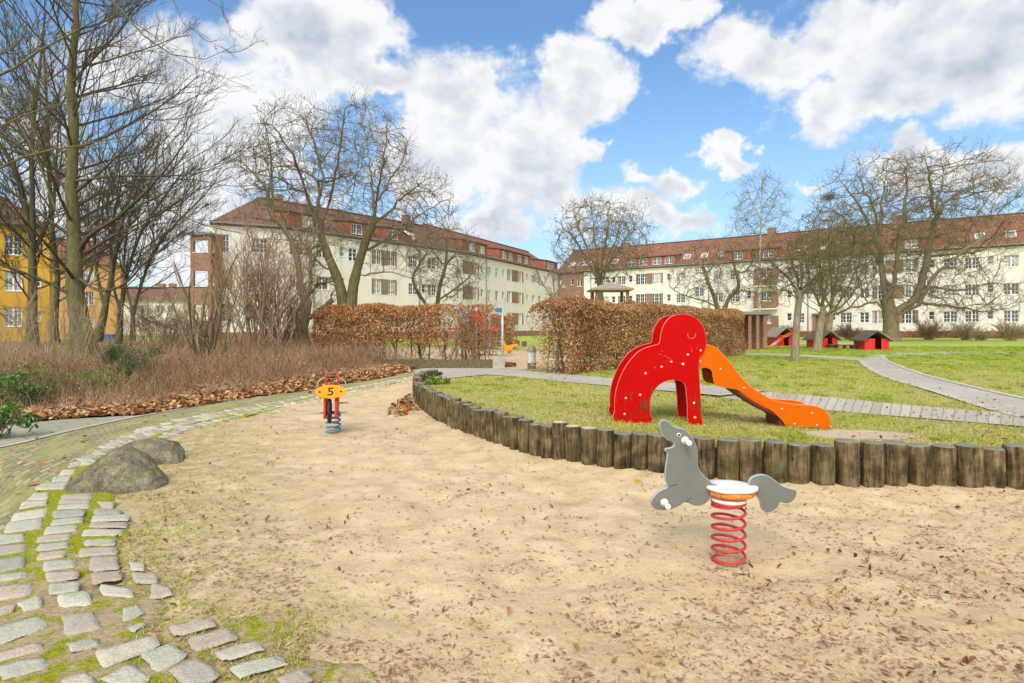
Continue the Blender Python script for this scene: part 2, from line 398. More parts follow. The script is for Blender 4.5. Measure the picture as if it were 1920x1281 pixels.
# joints between the granite setts: moss and drifted sand
m, n = mat('moss_joint', 0.95, 0.1); p = n.geo()
mo = n.ramp(n.noise(p, 45, 5, 0.7), [(0.3, (0.19, 0.20, 0.018)), (0.55, (0.39, 0.40, 0.024)), (0.75, (0.56, 0.54, 0.05))])
sa = n.ramp(n.noise(p, 30, 6, 0.7), [(0.3, (0.36, 0.26, 0.145)), (0.50, (0.55, 0.41, 0.245)), (0.75, (0.66, 0.52, 0.33))])
sp = n.node('ShaderNodeSeparateXYZ'); n.put(sp.inputs[0], p)
fac = n.smooth(n.math('ADD', n.noise(p, 9.0, 6, 0.7), n.smooth(sp.outputs['Y'], 3.7, 3.1, -0.02, 0.10)), 0.52, 0.64)
col(n, n.mix(fac, mo, sa)); nrm(n, n.bump(n.noise(p, 50, 5, 0.7), 1.0, 0.03)); M['moss_joint'] = m
# granite sett: tone by the stone's own random value
m, n = mat('granite', 0.75, 0.35); p = n.geo()
base = n.ramp(n.attr('rnd'), [(0.0, (0.43, 0.42, 0.325)), (0.25, (0.53, 0.50, 0.385)), (0.45, (0.40, 0.325, 0.25)), (0.6, (0.33, 0.34, 0.30)), (0.75, (0.50, 0.395, 0.30)), (1.0, (0.57, 0.545, 0.43))])
sp_ = n.ramp(n.noise(p, 130, 4, 0.75), [(0.32, 0.62), (0.5, 1.0), (0.7, 1.25)])
c = n.mix(1.0, base, sp_, 'MULTIPLY')
c = n.mix(n.smooth(n.noise(p, 9, 6, 0.7), 0.56, 0.72, 0, 0.65), c, (0.50, 0.39, 0.24))
c = n.mix(n.smooth(n.noise(p, 6.5, 6, 0.7, 0.5), 0.60, 0.70, 0, 0.8), c, (0.30, 0.33, 0.04))
col(n, c); nrm(n, n.bump(n.math('ADD', n.noise(p, 24, 6, 0.7), n.math('MULTIPLY', n.noise(p, 110, 3), 0.3)), 0.9, 0.016)); M['granite'] = m
# boulder
m, n = mat('boulder', 0.85, 0.3); p = n.obj(); g = n.geo()
c = n.ramp(n.noise(p, 5.5, 9, 0.75, 0.8), [(0.28, (0.11, 0.095, 0.06)), (0.44, (0.27, 0.235, 0.15)), (0.56, (0.42, 0.37, 0.25)), (0.70, (0.60, 0.53, 0.38))])
nz = n.node('ShaderNodeSeparateXYZ'); n.put(nz.inputs[0], n.node('ShaderNodeNewGeometry').outputs['Normal'])
mossf = n.math('MULTIPLY', n.smooth(nz.outputs['Z'], 0.2, 0.8), n.smooth(n.noise(p, 6, 6, 0.7), 0.53, 0.60))
c = n.mix(mossf, c, (0.20, 0.23, 0.03)); c = n.mix(1.0, c, n.ramp(n.noise(p, 48, 6, 0.75), [(0.35, 0.55), (0.5, 0.95), (0.68, 1.3)]), 'MULTIPLY'); col(n, c)
nrm(n, n.bump(n.math('ADD', n.noise(p, 9, 10, 0.75, 0.5), n.math('MULTIPLY', n.voro(p, 6), 0.25)), 1.0, 0.10)); M['boulder'] = m
# palisade log: grey weathered end grain on top, brown-green sides
m, n = mat('weathered_log', 0.9, 0.15); o = n.obj(); r = n.rnd()
sh = n.vmath('ADD', o, n.vmath('MULTIPLY', n.node('ShaderNodeObjectInfo').outputs['Location'], (7, 5, 0)))
gr = n.noise(n.mapping(sh, scale=(1, 1, 0.09)), 42, 5, 0.65); pt = n.noise(sh, 6.5, 6, 0.65)
side = n.ramp(n.mix(0.5, gr, pt), [(0.34, (0.014, 0.011, 0.007)), (0.46, (0.075, 0.053, 0.027)), (0.55, (0.165, 0.118, 0.062)), (0.70, (0.37, 0.28, 0.155))])
side = n.mix(n.math('MULTIPLY', n.smooth(n.noise(sh, 3.2, 5, 0.6), 0.45, 0.65), n.smooth(r, 0.3, 0.95, 0.05, 0.6)), side, (0.12, 0.12, 0.042))
side = n.mix(n.smooth(n.noise(n.mapping(sh, scale=(1, 1, 0.25)), 16, 5, 0.7), 0.60, 0.68, 0, 0.85), side, (0.03, 0.022, 0.014))
top = n.ramp(n.noise(sh, 18, 7, 0.7), [(0.3, (0.14, 0.135, 0.11)), (0.6, (0.27, 0.255, 0.20)), (0.8, (0.36, 0.34, 0.27))])
nz = n.node('ShaderNodeSeparateXYZ'); n.put(nz.inputs[0], n.node('ShaderNodeTexCoord').outputs['Normal'])
col(n, n.mix(n.smooth(nz.outputs['Z'], 0.45, 0.7), side, top))
nrm(n, n.bump(n.math('ADD', gr, n.math('MULTIPLY', pt, 0.6)), 0.9, 0.02)); M['weathered_log'] = m
# fresh pale wood for the tops of some logs
paint('pale_wood', (0.50, 0.44, 0.33), 0.9, 0.25, 0.1, (0.2, 0.17, 0.12), 0.2, 20)

def bark(name, a, b, c_, moss=0.3, mcol=(0.15, 0.165, 0.04), sc=1.0):
    m, n = mat(name, 0.92, 0.15); p = n.obj()
    g = n.noise(n.mapping(p, scale=(1, 1, 0.22)), 11 * sc, 7, 0.7)
    c = n.ramp(g, [(0.3, a), (0.52, b), (0.74, c_)])
    c = n.mix(n.math('MULTIPLY', n.smooth(n.noise(p, 1.1, 5, 0.6), 0.4, 0.62), moss), c, mcol)
    col(n, c); nrm(n, n.bump(g, 0.9, 0.04)); M[name] = m
bark('bark_green', (0.065, 0.053, 0.03), (0.15, 0.125, 0.068), (0.25, 0.212, 0.125), 0.42, (0.155, 0.155, 0.05))
bark('bark_brown', (0.08, 0.062, 0.04), (0.20, 0.155, 0.098), (0.32, 0.26, 0.17), 0.3)
bark('bark_pale', (0.12, 0.095, 0.065), (0.27, 0.22, 0.15), (0.40, 0.34, 0.25), 0.3)
bark('twig_brown', (0.12, 0.095, 0.064), (0.215, 0.175, 0.118), (0.32, 0.265, 0.185), 0.35, (0.20, 0.195, 0.09))
bark('twig_red', (0.20, 0.12, 0.078), (0.34, 0.225, 0.145), (0.46, 0.33, 0.225), 0.15)
bark('cane_tan', (0.24, 0.18, 0.10), (0.42, 0.32, 0.19), (0.56, 0.45, 0.29), 0.25, (0.2, 0.2, 0.07))
bark('birch_bark', (0.16, 0.15, 0.13), (0.46, 0.45, 0.41), (0.62, 0.60, 0.55), 0.05, sc=0.5)

bark('twig_grey', (0.055, 0.046, 0.034), (0.115, 0.094, 0.066), (0.19, 0.16, 0.115), 0.35, (0.16, 0.155, 0.06))
foliage('beech_leaf', [(0.0, (0.14, 0.062, 0.024)), (0.3, (0.34, 0.17, 0.068)), (0.65, (0.53, 0.295, 0.13)), (1.0, (0.68, 0.45, 0.25))], 0.6, 0.25)
foliage('beech_leaf_orange', [(0.0, (0.17, 0.068, 0.025)), (0.35, (0.39, 0.18, 0.065)), (0.7, (0.57, 0.30, 0.12)), (1.0, (0.68, 0.45, 0.25))], 0.6, 0.25)
foliage('fallen_leaf', [(0.0, (0.085, 0.036, 0.013)), (0.3, (0.27, 0.12, 0.042)), (0.6, (0.45, 0.235, 0.095)), (0.85, (0.60, 0.38, 0.195)), (1.0, (0.70, 0.50, 0.31))], 0.7, 0.1)
foliage('litter', [(0.0, (0.11, 0.065, 0.042)), (0.5, (0.30, 0.175, 0.115)), (0.85, (0.45, 0.27, 0.17)), (1.0, (0.58, 0.30, 0.14))], 0.8, 0.0)
foliage('dead_stem', [(0.0, (0.18, 0.09, 0.048)), (0.4, (0.44, 0.26, 0.15)), (0.75, (0.63, 0.42, 0.26)), (1.0, (0.76, 0.58, 0.40))], 0.8, 0.1)
foliage('straw_stem', [(0.0, (0.32, 0.22, 0.12)), (0.5, (0.52, 0.39, 0.24)), (1.0, (0.68, 0.55, 0.37))], 0.8, 0.1)
foliage('grass_blade', [(0.0, (0.16, 0.25, 0.015)), (0.3, (0.30, 0.40, 0.032)), (0.55, (0.46, 0.48, 0.08)), (0.78, (0.60, 0.53, 0.20)), (1.0, (0.70, 0.56, 0.32))], 0.6, 0.35)
foliage('green_leaf', [(0.0, (0.035, 0.085, 0.02)), (0.5, (0.10, 0.21, 0.04)), (0.85, (0.20, 0.36, 0.06)), (1.0, (0.36, 0.48, 0.11))], 0.4, 0.2, 0.5)
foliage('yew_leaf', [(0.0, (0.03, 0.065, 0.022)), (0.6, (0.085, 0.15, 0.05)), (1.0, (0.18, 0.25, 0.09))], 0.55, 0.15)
foliage('ivy_leaf', [(0.0, (0.06, 0.12, 0.02)), (0.5, (0.17, 0.28, 0.035)), (1.0, (0.34, 0.44, 0.08))], 0.5, 0.3)

paint('plastic_grey', (0.155, 0.158, 0.140), 0.55, 0.09, 0.3, (0.22, 0.20, 0.15), 0.02, 5)
paint('plastic_grey_edge', (0.36, 0.39, 0.41), 0.5, 0.05)
paint('white_plastic', (0.74, 0.72, 0.66), 0.4, 0.06, 0.45, (0.5, 0.44, 0.34))
paint('orange_plastic', (0.72, 0.22, 0.02), 0.35, 0.12, 0.5)
paint('yellow_plastic', (0.78, 0.32, 0.004), 0.4, 0.06, 0.45)
paint('spring_red', (0.50, 0.028, 0.028), 0.35, 0.15, 0.5, (0.35, 0.08, 0.06))
paint('spring_blue', (0.06, 0.24, 0.38), 0.4, 0.15, 0.5, (0.2, 0.3, 0.34))
paint('rubber_black', (0.018, 0.018, 0.018), 0.6, 0.3, 0.4)
paint('grey_metal', (0.33, 0.32, 0.29), 0.45, 0.15, 0.5)
paint('steel_post', (0.50, 0.53, 0.54), 0.4, 0.1, 0.5)
paint('bolt_metal', (0.42, 0.36, 0.25), 0.4, 0.2, 0.6)
paint('bolt_yellow', (0.80, 0.62, 0.03), 0.5, 0.1)
paint('orange_panel', (0.62, 0.115, 0.002), 0.55, 0.06, 0.06, None, 0.02, 3)
paint('orange_edge', (0.80, 0.33, 0.10), 0.5, 0.08)
paint('dark_red', (0.16, 0.025, 0.012), 0.5, 0.25, 0.3, (0.05, 0.03, 0.02))
paint('chute', (0.62, 0.13, 0.01), 0.35, 0.1, 0.5)
paint('blue_panel', (0.035, 0.15, 0.38), 0.5, 0.15)
paint('toy_red', (0.62, 0.022, 0.016), 0.5, 0.12)
paint('toy_roof', (0.12, 0.095, 0.075), 0.85, 0.3, 0.2)
paint('toy_roof_pale', (0.30, 0.25, 0.195), 0.85, 0.2, 0.2)
paint('old_timber', (0.14, 0.11, 0.065), 0.9, 0.4, 0.1, (0.12, 0.12, 0.05), 0.4, 14)
paint('brown_timber', (0.24, 0.125, 0.06), 0.85, 0.25, 0.15, None, 0.3, 14)
paint('concrete', (0.40, 0.37, 0.29), 0.9, 0.2, 0.15, (0.2, 0.19, 0.11), 0.4, 10)
paint('window_white', (0.78, 0.77, 0.73), 0.5, 0.05)
paint('zinc', (0.21, 0.20, 0.185), 0.6, 0.2)
paint('bin_blue', (0.03, 0.11, 0.33), 0.5, 0.15)
paint('dormer_red', (0.32, 0.10, 0.066), 0.8, 0.2, 0.2, (0.26, 0.075, 0.045), 0.1, 1.5)
paint('scuff', (0.36, 0.10, 0.045), 0.9, 0.5, 0.1, (0.13, 0.10, 0.05), 0.2, 25)
paint('scuff_pink', (0.72, 0.26, 0.20), 0.8, 0.2, 0.2, None, 0.1, 25)
# red elephant panels with worn, muddy patches low down (marks with a shape of their own)
m, n = mat('red_panel', 0.55, 0.06); o = n.obj()
c = n.ramp(n.noise(o, 3, 5, 0.6), [(0.3, (0.42, 0.0022, 0.002)), (0.7, (0.50, 0.003, 0.003))])
s = n.node('ShaderNodeSeparateXYZ'); n.put(s.inputs[0], o)
st = n.noise(n.mapping(o, scale=(1, 1, 0.28)), 22, 6, 0.7, 0.6)
zone = n.math('MULTIPLY', n.smooth(s.outputs['X'], 0.62, 0.40), n.math('MULTIPLY', n.smooth(s.outputs['Z'], 0.60, 0.35), n.smooth(s.outputs['Z'], 0.02, 0.10)))
wear = n.math('MULTIPLY', n.smooth(n.math('MULTIPLY', n.math('ADD', st, -0.18), n.math('ADD', zone, 0.42)), 0.47, 0.60), 0.8)
c = n.mix(wear, c, n.ramp(n.noise(o, 9, 4), [(0.4, (0.16, 0.02, 0.01)), (0.6, (0.11, 0.062, 0.022))]))
col(n, c); n.put(n.b.inputs['Roughness'], n.math('ADD', 0.4, n.math('MULTIPLY', wear, 0.5))); nrm(n, n.bump(n.noise(o, 120, 3), 0.03, 0.002)); M['red_panel'] = m
paint('red_edge', (0.72, 0.22, 0.17), 0.5, 0.1)

# buildings
def plaster(name, a, b, stain):
    m, n = mat(name, 0.95, 0.1); p = n.geo()
    c = n.ramp(n.noise(p, 0.25, 5, 0.6), [(0.3, a), (0.7, b)])
    sv = n.noise(n.mapping(p, scale=(1, 1, 0.15)), 0.9, 6, 0.65)
    c = n.mix(n.smooth(sv, 0.5, 0.75, 0, 0.45), c, stain); col(n, c); nrm(n, n.bump(n.noise(p, 14, 4), 0.3, 0.02)); M[name] = m
plaster('cream_plaster', (0.69, 0.64, 0.565), (0.76, 0.71, 0.635), (0.52, 0.47, 0.39))
plaster('yellow_plaster', (0.56, 0.32, 0.045), (0.64, 0.38, 0.06), (0.42, 0.25, 0.06))
plaster('orange_plaster', (0.60, 0.32, 0.11), (0.66, 0.38, 0.15), (0.5, 0.27, 0.11))
plaster('pale_plaster', (0.62, 0.56, 0.45), (0.68, 0.62, 0.5), (0.5, 0.45, 0.36))
m, n = mat('brick', 0.9, 0.15); u = n.geo()
# brick courses on upright walls: run along the horizontal distance, rise with height
cx_ = n.node('ShaderNodeSeparateXYZ'); n.put(cx_.inputs[0], u); cb = n.node('ShaderNodeCombineXYZ')
n.put(cb.inputs[0], n.math('ADD', cx_.outputs['X'], n.math('MULTIPLY', cx_.outputs['Y'], 0.8))); n.put(cb.inputs[1], cx_.outputs['Z'])
br = n.node('ShaderNodeTexBrick'); n.put(br.inputs['Vector'], cb.outputs[0]); br.inputs['Scale'].default_value = 1
br.inputs['Brick Width'].default_value = 0.26; br.inputs['Row Height'].default_value = 0.085; br.inputs['Mortar Size'].default_value = 0.009
br.inputs['Color1'].default_value = (0.22, 0.10, 0.065, 1); br.inputs['Color2'].default_value = (0.33, 0.175, 0.12, 1); br.inputs['Mortar'].default_value = (0.33, 0.25, 0.19, 1)
col(n, n.mix(n.smooth(n.noise(u, 0.8, 5), 0.4, 0.7, 0, 0.4), br.outputs['Color'], (0.20, 0.10, 0.065))); nrm(n, n.bump(br.outputs['Fac'], -0.4, 0.01)); M['brick'] = m
def roofm(name, stops):
    m, n = mat(name, 0.9, 0.15); u = n.uv()
    br = n.node('ShaderNodeTexBrick'); n.put(br.inputs['Vector'], u); br.inputs['Scale'].default_value = 1; br.offset = 0.5
    br.inputs['Brick Width'].default_value = 0.22; br.inputs['Row Height'].default_value = 0.34; br.inputs['Mortar Size'].default_value = 0.02
    br.inputs['Color1'].default_value = (0, 0, 0, 1); br.inputs['Color2'].default_value = (1, 1, 1, 1); br.inputs['Mortar'].default_value = (.2, .2, .2, 1)
    f = n.mix(0.35, n.mix(0.5, n.noise(u, 0.5, 6, 0.65), n.noise(u, 4, 4, 0.6)), br.outputs['Color'])
    c = n.ramp(f, stops); c = n.mix(n.math('MULTIPLY', br.outputs['Fac'], 0.5), c, (0.08, 0.04, 0.03))
    c = n.mix(n.math('GREATER_THAN', n.noise(n.mapping(u, scale=(1, .7, 1)), 1.6, 2), 0.71), c, (0.52, 0.22, 0.12))   # replaced tiles
    col(n, c); nrm(n, n.bump(br.outputs['Fac'], -0.6, 0.03)); M[name] = m
roofm('roof_tile', [(0.2, (0.13, 0.065, 0.043)), (0.45, (0.235, 0.105, 0.066)), (0.8, (0.33, 0.155, 0.098))])
roofm('roof_tile_dark', [(0.2, (0.09, 0.058, 0.042)), (0.45, (0.165, 0.098, 0.067)), (0.8, (0.25, 0.14, 0.092))])
for nm, cc in (('glass_dark', (0.045, 0.055, 0.075)), ('glass_curtain', (0.40, 0.40, 0.38))):
    m, n = mat(nm, 0.08, 0.7); g = n.geo()
    col(n, n.mix(n.smooth(n.noise(g, 0.9, 3), 0.45, 0.6), cc, tuple(x * 0.45 for x in cc))); M[nm] = m

# ------------------------------------------------------------------ plan lines of the site (metres, from measured positions)
def line(pxs, **k): return [gp(x, y, **k) for x, y in pxs]
PAL = catmull([(13.0, 4.1), (9.0, 4.5), (6.2, 4.75), (4.33, 4.93), (2.89, 5.03), (2.0, 5.18), (1.37, 5.42), (0.75, 5.78), (0.235, 6.28), (-0.41, 7.28), (-0.95, 8.35), (-1.5, 9.8), (-1.80, 10.9), (-1.84, 12.0), (-1.66, 13.2)], 12)
C1 = catmull([(-0.35, 0.9), (-0.62, 1.7), gp(575, 1281), gp(460, 1180), gp(345, 1110), gp(285, 1040), gp(240, 965), gp(215, 900), gp(265, 850), gp(350, 808), gp(450, 783), gp(560, 757), gp(650, 738), gp(770, 712)], 8)
C2 = catmull([(-2.6, 0.5), (-2.75, 1.6), (-3.1, 2.4), gp(-60, 1060), gp(20, 985), gp(75, 925), gp(140, 870), gp(215, 828), gp(300, 795), gp(410, 773), gp(500, 757), gp(600, 738), gp(690, 722), gp(782, 706)], 8)
C3 = catmull([(-7.5, 2.2), (-7.2, 3.6), gp(-160, 900), gp(-60, 855), gp(40, 832), gp(120, 812), gp(262, 782), gp(400, 757), gp(560, 731), gp(690, 711), gp(775, 694)], 8)
C4 = [gp(-260, 845), gp(-120, 815), gp(10, 797), gp(110, 788), gp(262, 779)]
def dist_line(X, Y, L):
    X = np.asarray(X, float); Y = np.asarray(Y, float); L = np.asarray(L, float); best = np.full(X.shape, 1e9)
    for i in range(len(L) - 1):
        a = L[i]; b = L[i + 1]; d = b - a; l2 = (d ** 2).sum() + 1e-12
        t = np.clip(((X - a[0]) * d[0] + (Y - a[1]) * d[1]) / l2, 0, 1)
        best = np.minimum(best, np.hypot(X - a[0] - t * d[0], Y - a[1] - t * d[1]))
    return best

def strip(name, A, B, nu, nv, fn, off, m, kind='structure', vf=None):
    A = resample(A, nu); B = resample(B, nu); mid = (A + B) / 2
    s = np.concatenate([[0], np.cumsum(np.linalg.norm(np.diff(mid, axis=0), axis=1))])
    V = []; UV = []
    for j in range(nv):
        t = j / (nv - 1); P = A * (1 - t) + B * t; wd = np.linalg.norm(B - A, axis=1)
        z = fn(P[:, 0], P[:, 1]) + off + (vf(t, P[:, 0], P[:, 1]) if vf else 0)
        V.append(np.column_stack([P, z])); UV.append(np.column_stack([s, (t - .5) * wd + 5]))
    V = np.array(V).reshape(-1, 3); UV = np.array(UV).reshape(-1, 2)
    i, j = np.meshgrid(np.arange(nu - 1), np.arange(nv - 1)); i = i.ravel(); j = j.ravel()
    Q = np.column_stack([j * nu + i, j * nu + i + 1, (j + 1) * nu + i + 1, (j + 1) * nu + i])
    a = V[Q[0][1]] - V[Q[0][0]]; b = V[Q[0][3]] - V[Q[0][0]]
    if a[0] * b[1] - a[1] * b[0] < 0: Q = Q[:, ::-1]
    return tag(put(name, mesh_np(name, V, Q, uv=UV, smooth=True), m), kind=kind)

# ground: one sheet to the horizon, a hand's breadth under everything laid on it
xs = np.concatenate([-np.geomspace(1200, 12, 26), np.linspace(-11, 11, 45), np.geomspace(12, 1200, 26)])
ys = np.concatenate([[-200, -60, -20], np.linspace(-6, 20, 53), np.geomspace(21, 1500, 36)])
GX, GY = np.meshgrid(xs, ys); GZ = Hl(GX, GY) - 0.06
nx = len(xs); i, j = np.meshgrid(np.arange(nx - 1), np.arange(len(ys) - 1)); i = i.ravel(); j = j.ravel()
tag(put('ground', mesh_np('ground', np.column_stack([GX.ravel(), GY.ravel(), GZ.ravel()]), np.column_stack([j * nx + i, j * nx + i + 1, (j + 1) * nx + i + 1, (j + 1) * nx + i]), smooth=True), M['turf']), kind='structure')

# sand of the play area
PALp = [tuple(p) for p in PAL]
SANDPOLY = [(p[0], p[1] + 0.10) for p in PALp] + [(-2.2, 14.2)] + [tuple(p) for p in ((C1 * 0.6 + resample(C2, len(C1)) * 0.4)[::-1])] + [(-2, -2.5), (13, -2.5)]
def sand_relief(X, Y):
    r = (vnoise(X, Y, 1.1, 1) - .5) * 0.03 + (vnoise(X, Y, 2.7, 2) - .5) * 0.016 - .014 * smooth01((vnoise(X, Y, 4.6, 5) - .62) / .16) + (vnoise(X, Y, 7.3, 3) - .5) * 0.018 + (vnoise(X, Y, 15, 4) - .5) * 0.008
    d = dist_line(X, Y, C1); r = r * smooth01(d / 0.7) + (vnoise(X, Y, 6, 73) - .5) * .012
    dp = dist_line(X, Y, PAL)
    return r + 0.05 * smooth01(1 - dp / 0.7) - 0.035 * smooth01(1 - np.hypot(np.asarray(X) - 1.32, np.asarray(Y) - 3.5) / 0.5)
def Sz(X, Y): return Hl(X, Y) + sand_relief(X, Y)
def fine_sheet(name, x0, x1, y0, y1, st, poly, fn, m):
    xs = np.arange(x0, x1, st); ys = np.arange(y0, y1, st); X, Y = np.meshgrid(xs, ys); Z = fn(X, Y)
    nx = len(xs); i, j = np.meshgrid(np.arange(nx - 1), np.arange(len(ys) - 1)); i = i.ravel(); j = j.ravel()
    keep = in_poly(xs[i] + st / 2, ys[j] + st / 2, poly); i = i[keep]; j = j[keep]
    Q = np.column_stack([j * nx + i, j * nx + i + 1, (j + 1) * nx + i + 1, (j + 1) * nx + i])
    used = np.unique(Q); remap = np.full(X.size, -1); remap[used] = np.arange(len(used))
    V = np.column_stack([X.ravel(), Y.ravel(), Z.ravel()])[used]
    return tag(put(name, mesh_np(name, V, remap[Q], smooth=True), m), kind='structure')
fine_sheet('sand', -6.4, 12.5, -2.4, 14.2, 0.055, SANDPOLY, Sz, M['sand'])

# raised lawn behind the palisade, running out to the houses
LP = np.vstack([[(60, -6)], PAL, [(-1.72, 14.0), (-2.1, 15.2), (-3.4, 18.0), (-6, 20.0), (-12, 23), (-60, 40)]])
LPr = resample(LP[1:-1], 150); LPr = np.vstack([[(60, -6)], LPr, [(-60, 40)]])
FAR = np.array([(700, 20)] + [(700 * math.cos(a), 900 * math.sin(a)) for a in np.linspace(0.05, math.pi - 0.5, 150)] + [(-700, 420)])
nu = len(LPr); ts = np.concatenate([[0], np.linspace(0.0001, 0.02, 45), np.geomspace(0.021, 1, 30)])
V = [np.column_stack([LPr, np.full(nu, -0.05)])]
for t in ts:
    P = LPr * (1 - t) + FAR * t; V.append(np.column_stack([P, Zl(P[:, 0], P[:, 1])]))
V = np.array(V).reshape(-1, 3); nv = len(ts) + 1
i, j = np.meshgrid(np.arange(nu - 1), np.arange(nv - 1)); i = i.ravel(); j = j.ravel()
lw = tag(put('lawn', mesh_np('lawn', V, np.column_stack([j * nu + i, j * nu + i + 1, (j + 1) * nu + i + 1, (j + 1) * nu + i])), [M['turf'], M['gap_shade_soil']]), kind='structure')
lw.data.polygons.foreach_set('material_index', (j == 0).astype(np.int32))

# planted bed soil on the left
BED = [gp(-260, 852)] + C4 + [gp(400, 757), gp(560, 733), gp(690, 713), gp(775, 692), (-2.6, 17.2), (-0.6, 15.6), (-0.6, 17.2), (-5.6, 18.0), (-6.5, 30), (-14, 44.5), (-60, 44.5), (-40, 10), (-16, 4)]
BED = [(x, y) for x, y in BED]
def Bz(X, Y): return Hl(X, Y) + 0.045 + (vnoise(X, Y, 0.7, 8) - .5) * 0.05 + 0.0
xs = np.arange(-60, 0, 0.28); ys = np.arange(3, 45, 0.28)
fine_sheet('planted_bed', -60, 0, 3, 45, 0.2, BED, Bz, M['bed_soil'])

# paved path round the sand: clay pavers, a pale kerb line and a grey slab branch
strip('paved_path', C2, C3, 160, 9, Hl, 0.012, M['clay_paver'])
K3 = C3[np.argmax(C3[:, 1] > 6.2):]
nrmv = np.gradient(K3, axis=0); nrmv = np.column_stack([-nrmv[:, 1], nrmv[:, 0]]); nrmv /= np.linalg.norm(nrmv, axis=1)[:, None]
strip('kerb_line', K3 - nrmv * 0.06, K3 + nrmv * 0.02, 90, 3, Hl, 0.022, M['kerb_stone'])
KB = C3[np.argmax(C3[:, 0] > -7.9):]
strip('slab_branch_path', C4, catmull([gp(-240, 905), gp(-120, 872), gp(0, 842), gp(110, 816), gp(262, 782)], 6), 50, 6, Hl, 0.008, M['grey_slab'])
# junction and the path across the raised lawn
UP = [gp(x, y, z=.33) for x, y in ((775, 694), (850, 686), (942, 688), (1000, 697), (1155, 711), (1300, 722), (1438, 734), (1548, 742), (1697, 755), (1920, 771), (2300, 798))]
LO = [gp(770, 713), gp(835, 713, z=.30)] + [gp(x, y, z=.33) for x, y in ((908, 703.6), (981, 709), (1065, 717.6), (1150, 725), (1350, 743), (1518, 761), (1697, 776), (1920, 793.6), (2300, 826))]
i0 = 5
strip('asphalt_path', catmull(UP[:i0 + 2], 8), catmull(LO[:i0 + 2 + 0], 8), 60, 7, lambda X, Y: np.maximum(Hl(X, Y), 0.33 * smooth01((np.asarray(X) + 2.6) / .7)), 0.012, M['asphalt'])
strip('lawn_slab_path', catmull(UP[i0 - 1:], 8), catmull(LO[i0:], 8), 120, 5, lambda X, Y: Zl(X, Y), 0.014, M['lawn_slab'])
g33 = lambda *p: [gp(x, y, z=.33) for x, y in p]
A_ = catmull(g33((1612, 676), (1618, 682), (1637, 695.7), (1682, 715), (1756, 734), (1845, 758), (1920, 777), (2050, 800)), 8)
B_ = catmull(g33((1655, 668), (1662, 676), (1697, 691), (1741, 706), (1815, 724), (1920, 744.6), (2050, 766), (2200, 785)), 8)
strip('curved_path', A_, B_, 90, 5, Zl, 0.010, M['asphalt'])
for nm, L in (('path_kerb', A_), ('path_kerb', B_)):
    g = np.gradient(L, axis=0); g = np.column_stack([-g[:, 1], g[:, 0]]); g /= np.linalg.norm(g, axis=1)[:, None]
    strip(nm, L - g * 0.07, L + g * 0.07, 90, 2, Zl, 0.02, M['kerb_stone'])
strip('far_path', catmull(g33((1380, 664.6), (1500, 669), (1612, 676.5)), 8), catmull(g33((1380, 662), (1500, 665), (1612, 671), (1660, 668)), 8), 40, 3, Zl, 0.007, M['asphalt'])
strip('far_path', catmull(g33((1612, 676.5), (1655, 669), (1720, 667), (1790, 664.5), (1860, 663.5), (2000, 666)), 8), catmull(g33((1612, 671), (1655, 664), (1720, 661.5), (1790, 659.5), (1860, 660), (2000, 662)), 8), 40, 3, Zl, 0.012, M['asphalt'])
strip('far_path', g33((1340, 645), (1500, 646), (1640, 648)), g33((1340, 643), (1500, 643.6), (1640, 645)), 20, 3, Zl, 0.007, M['sand'])
# sandy ground of the rear playground seen through the gap
strip('rear_sand', g33((600, 672), (800, 672), (925, 690), (955, 693), (1008, 695), (1060, 690)), g33((600, 652), (800, 652), (925, 651), (955, 651), (1008, 650), (1160, 650)), 60, 6, Zl, 0.016, M['sand'])

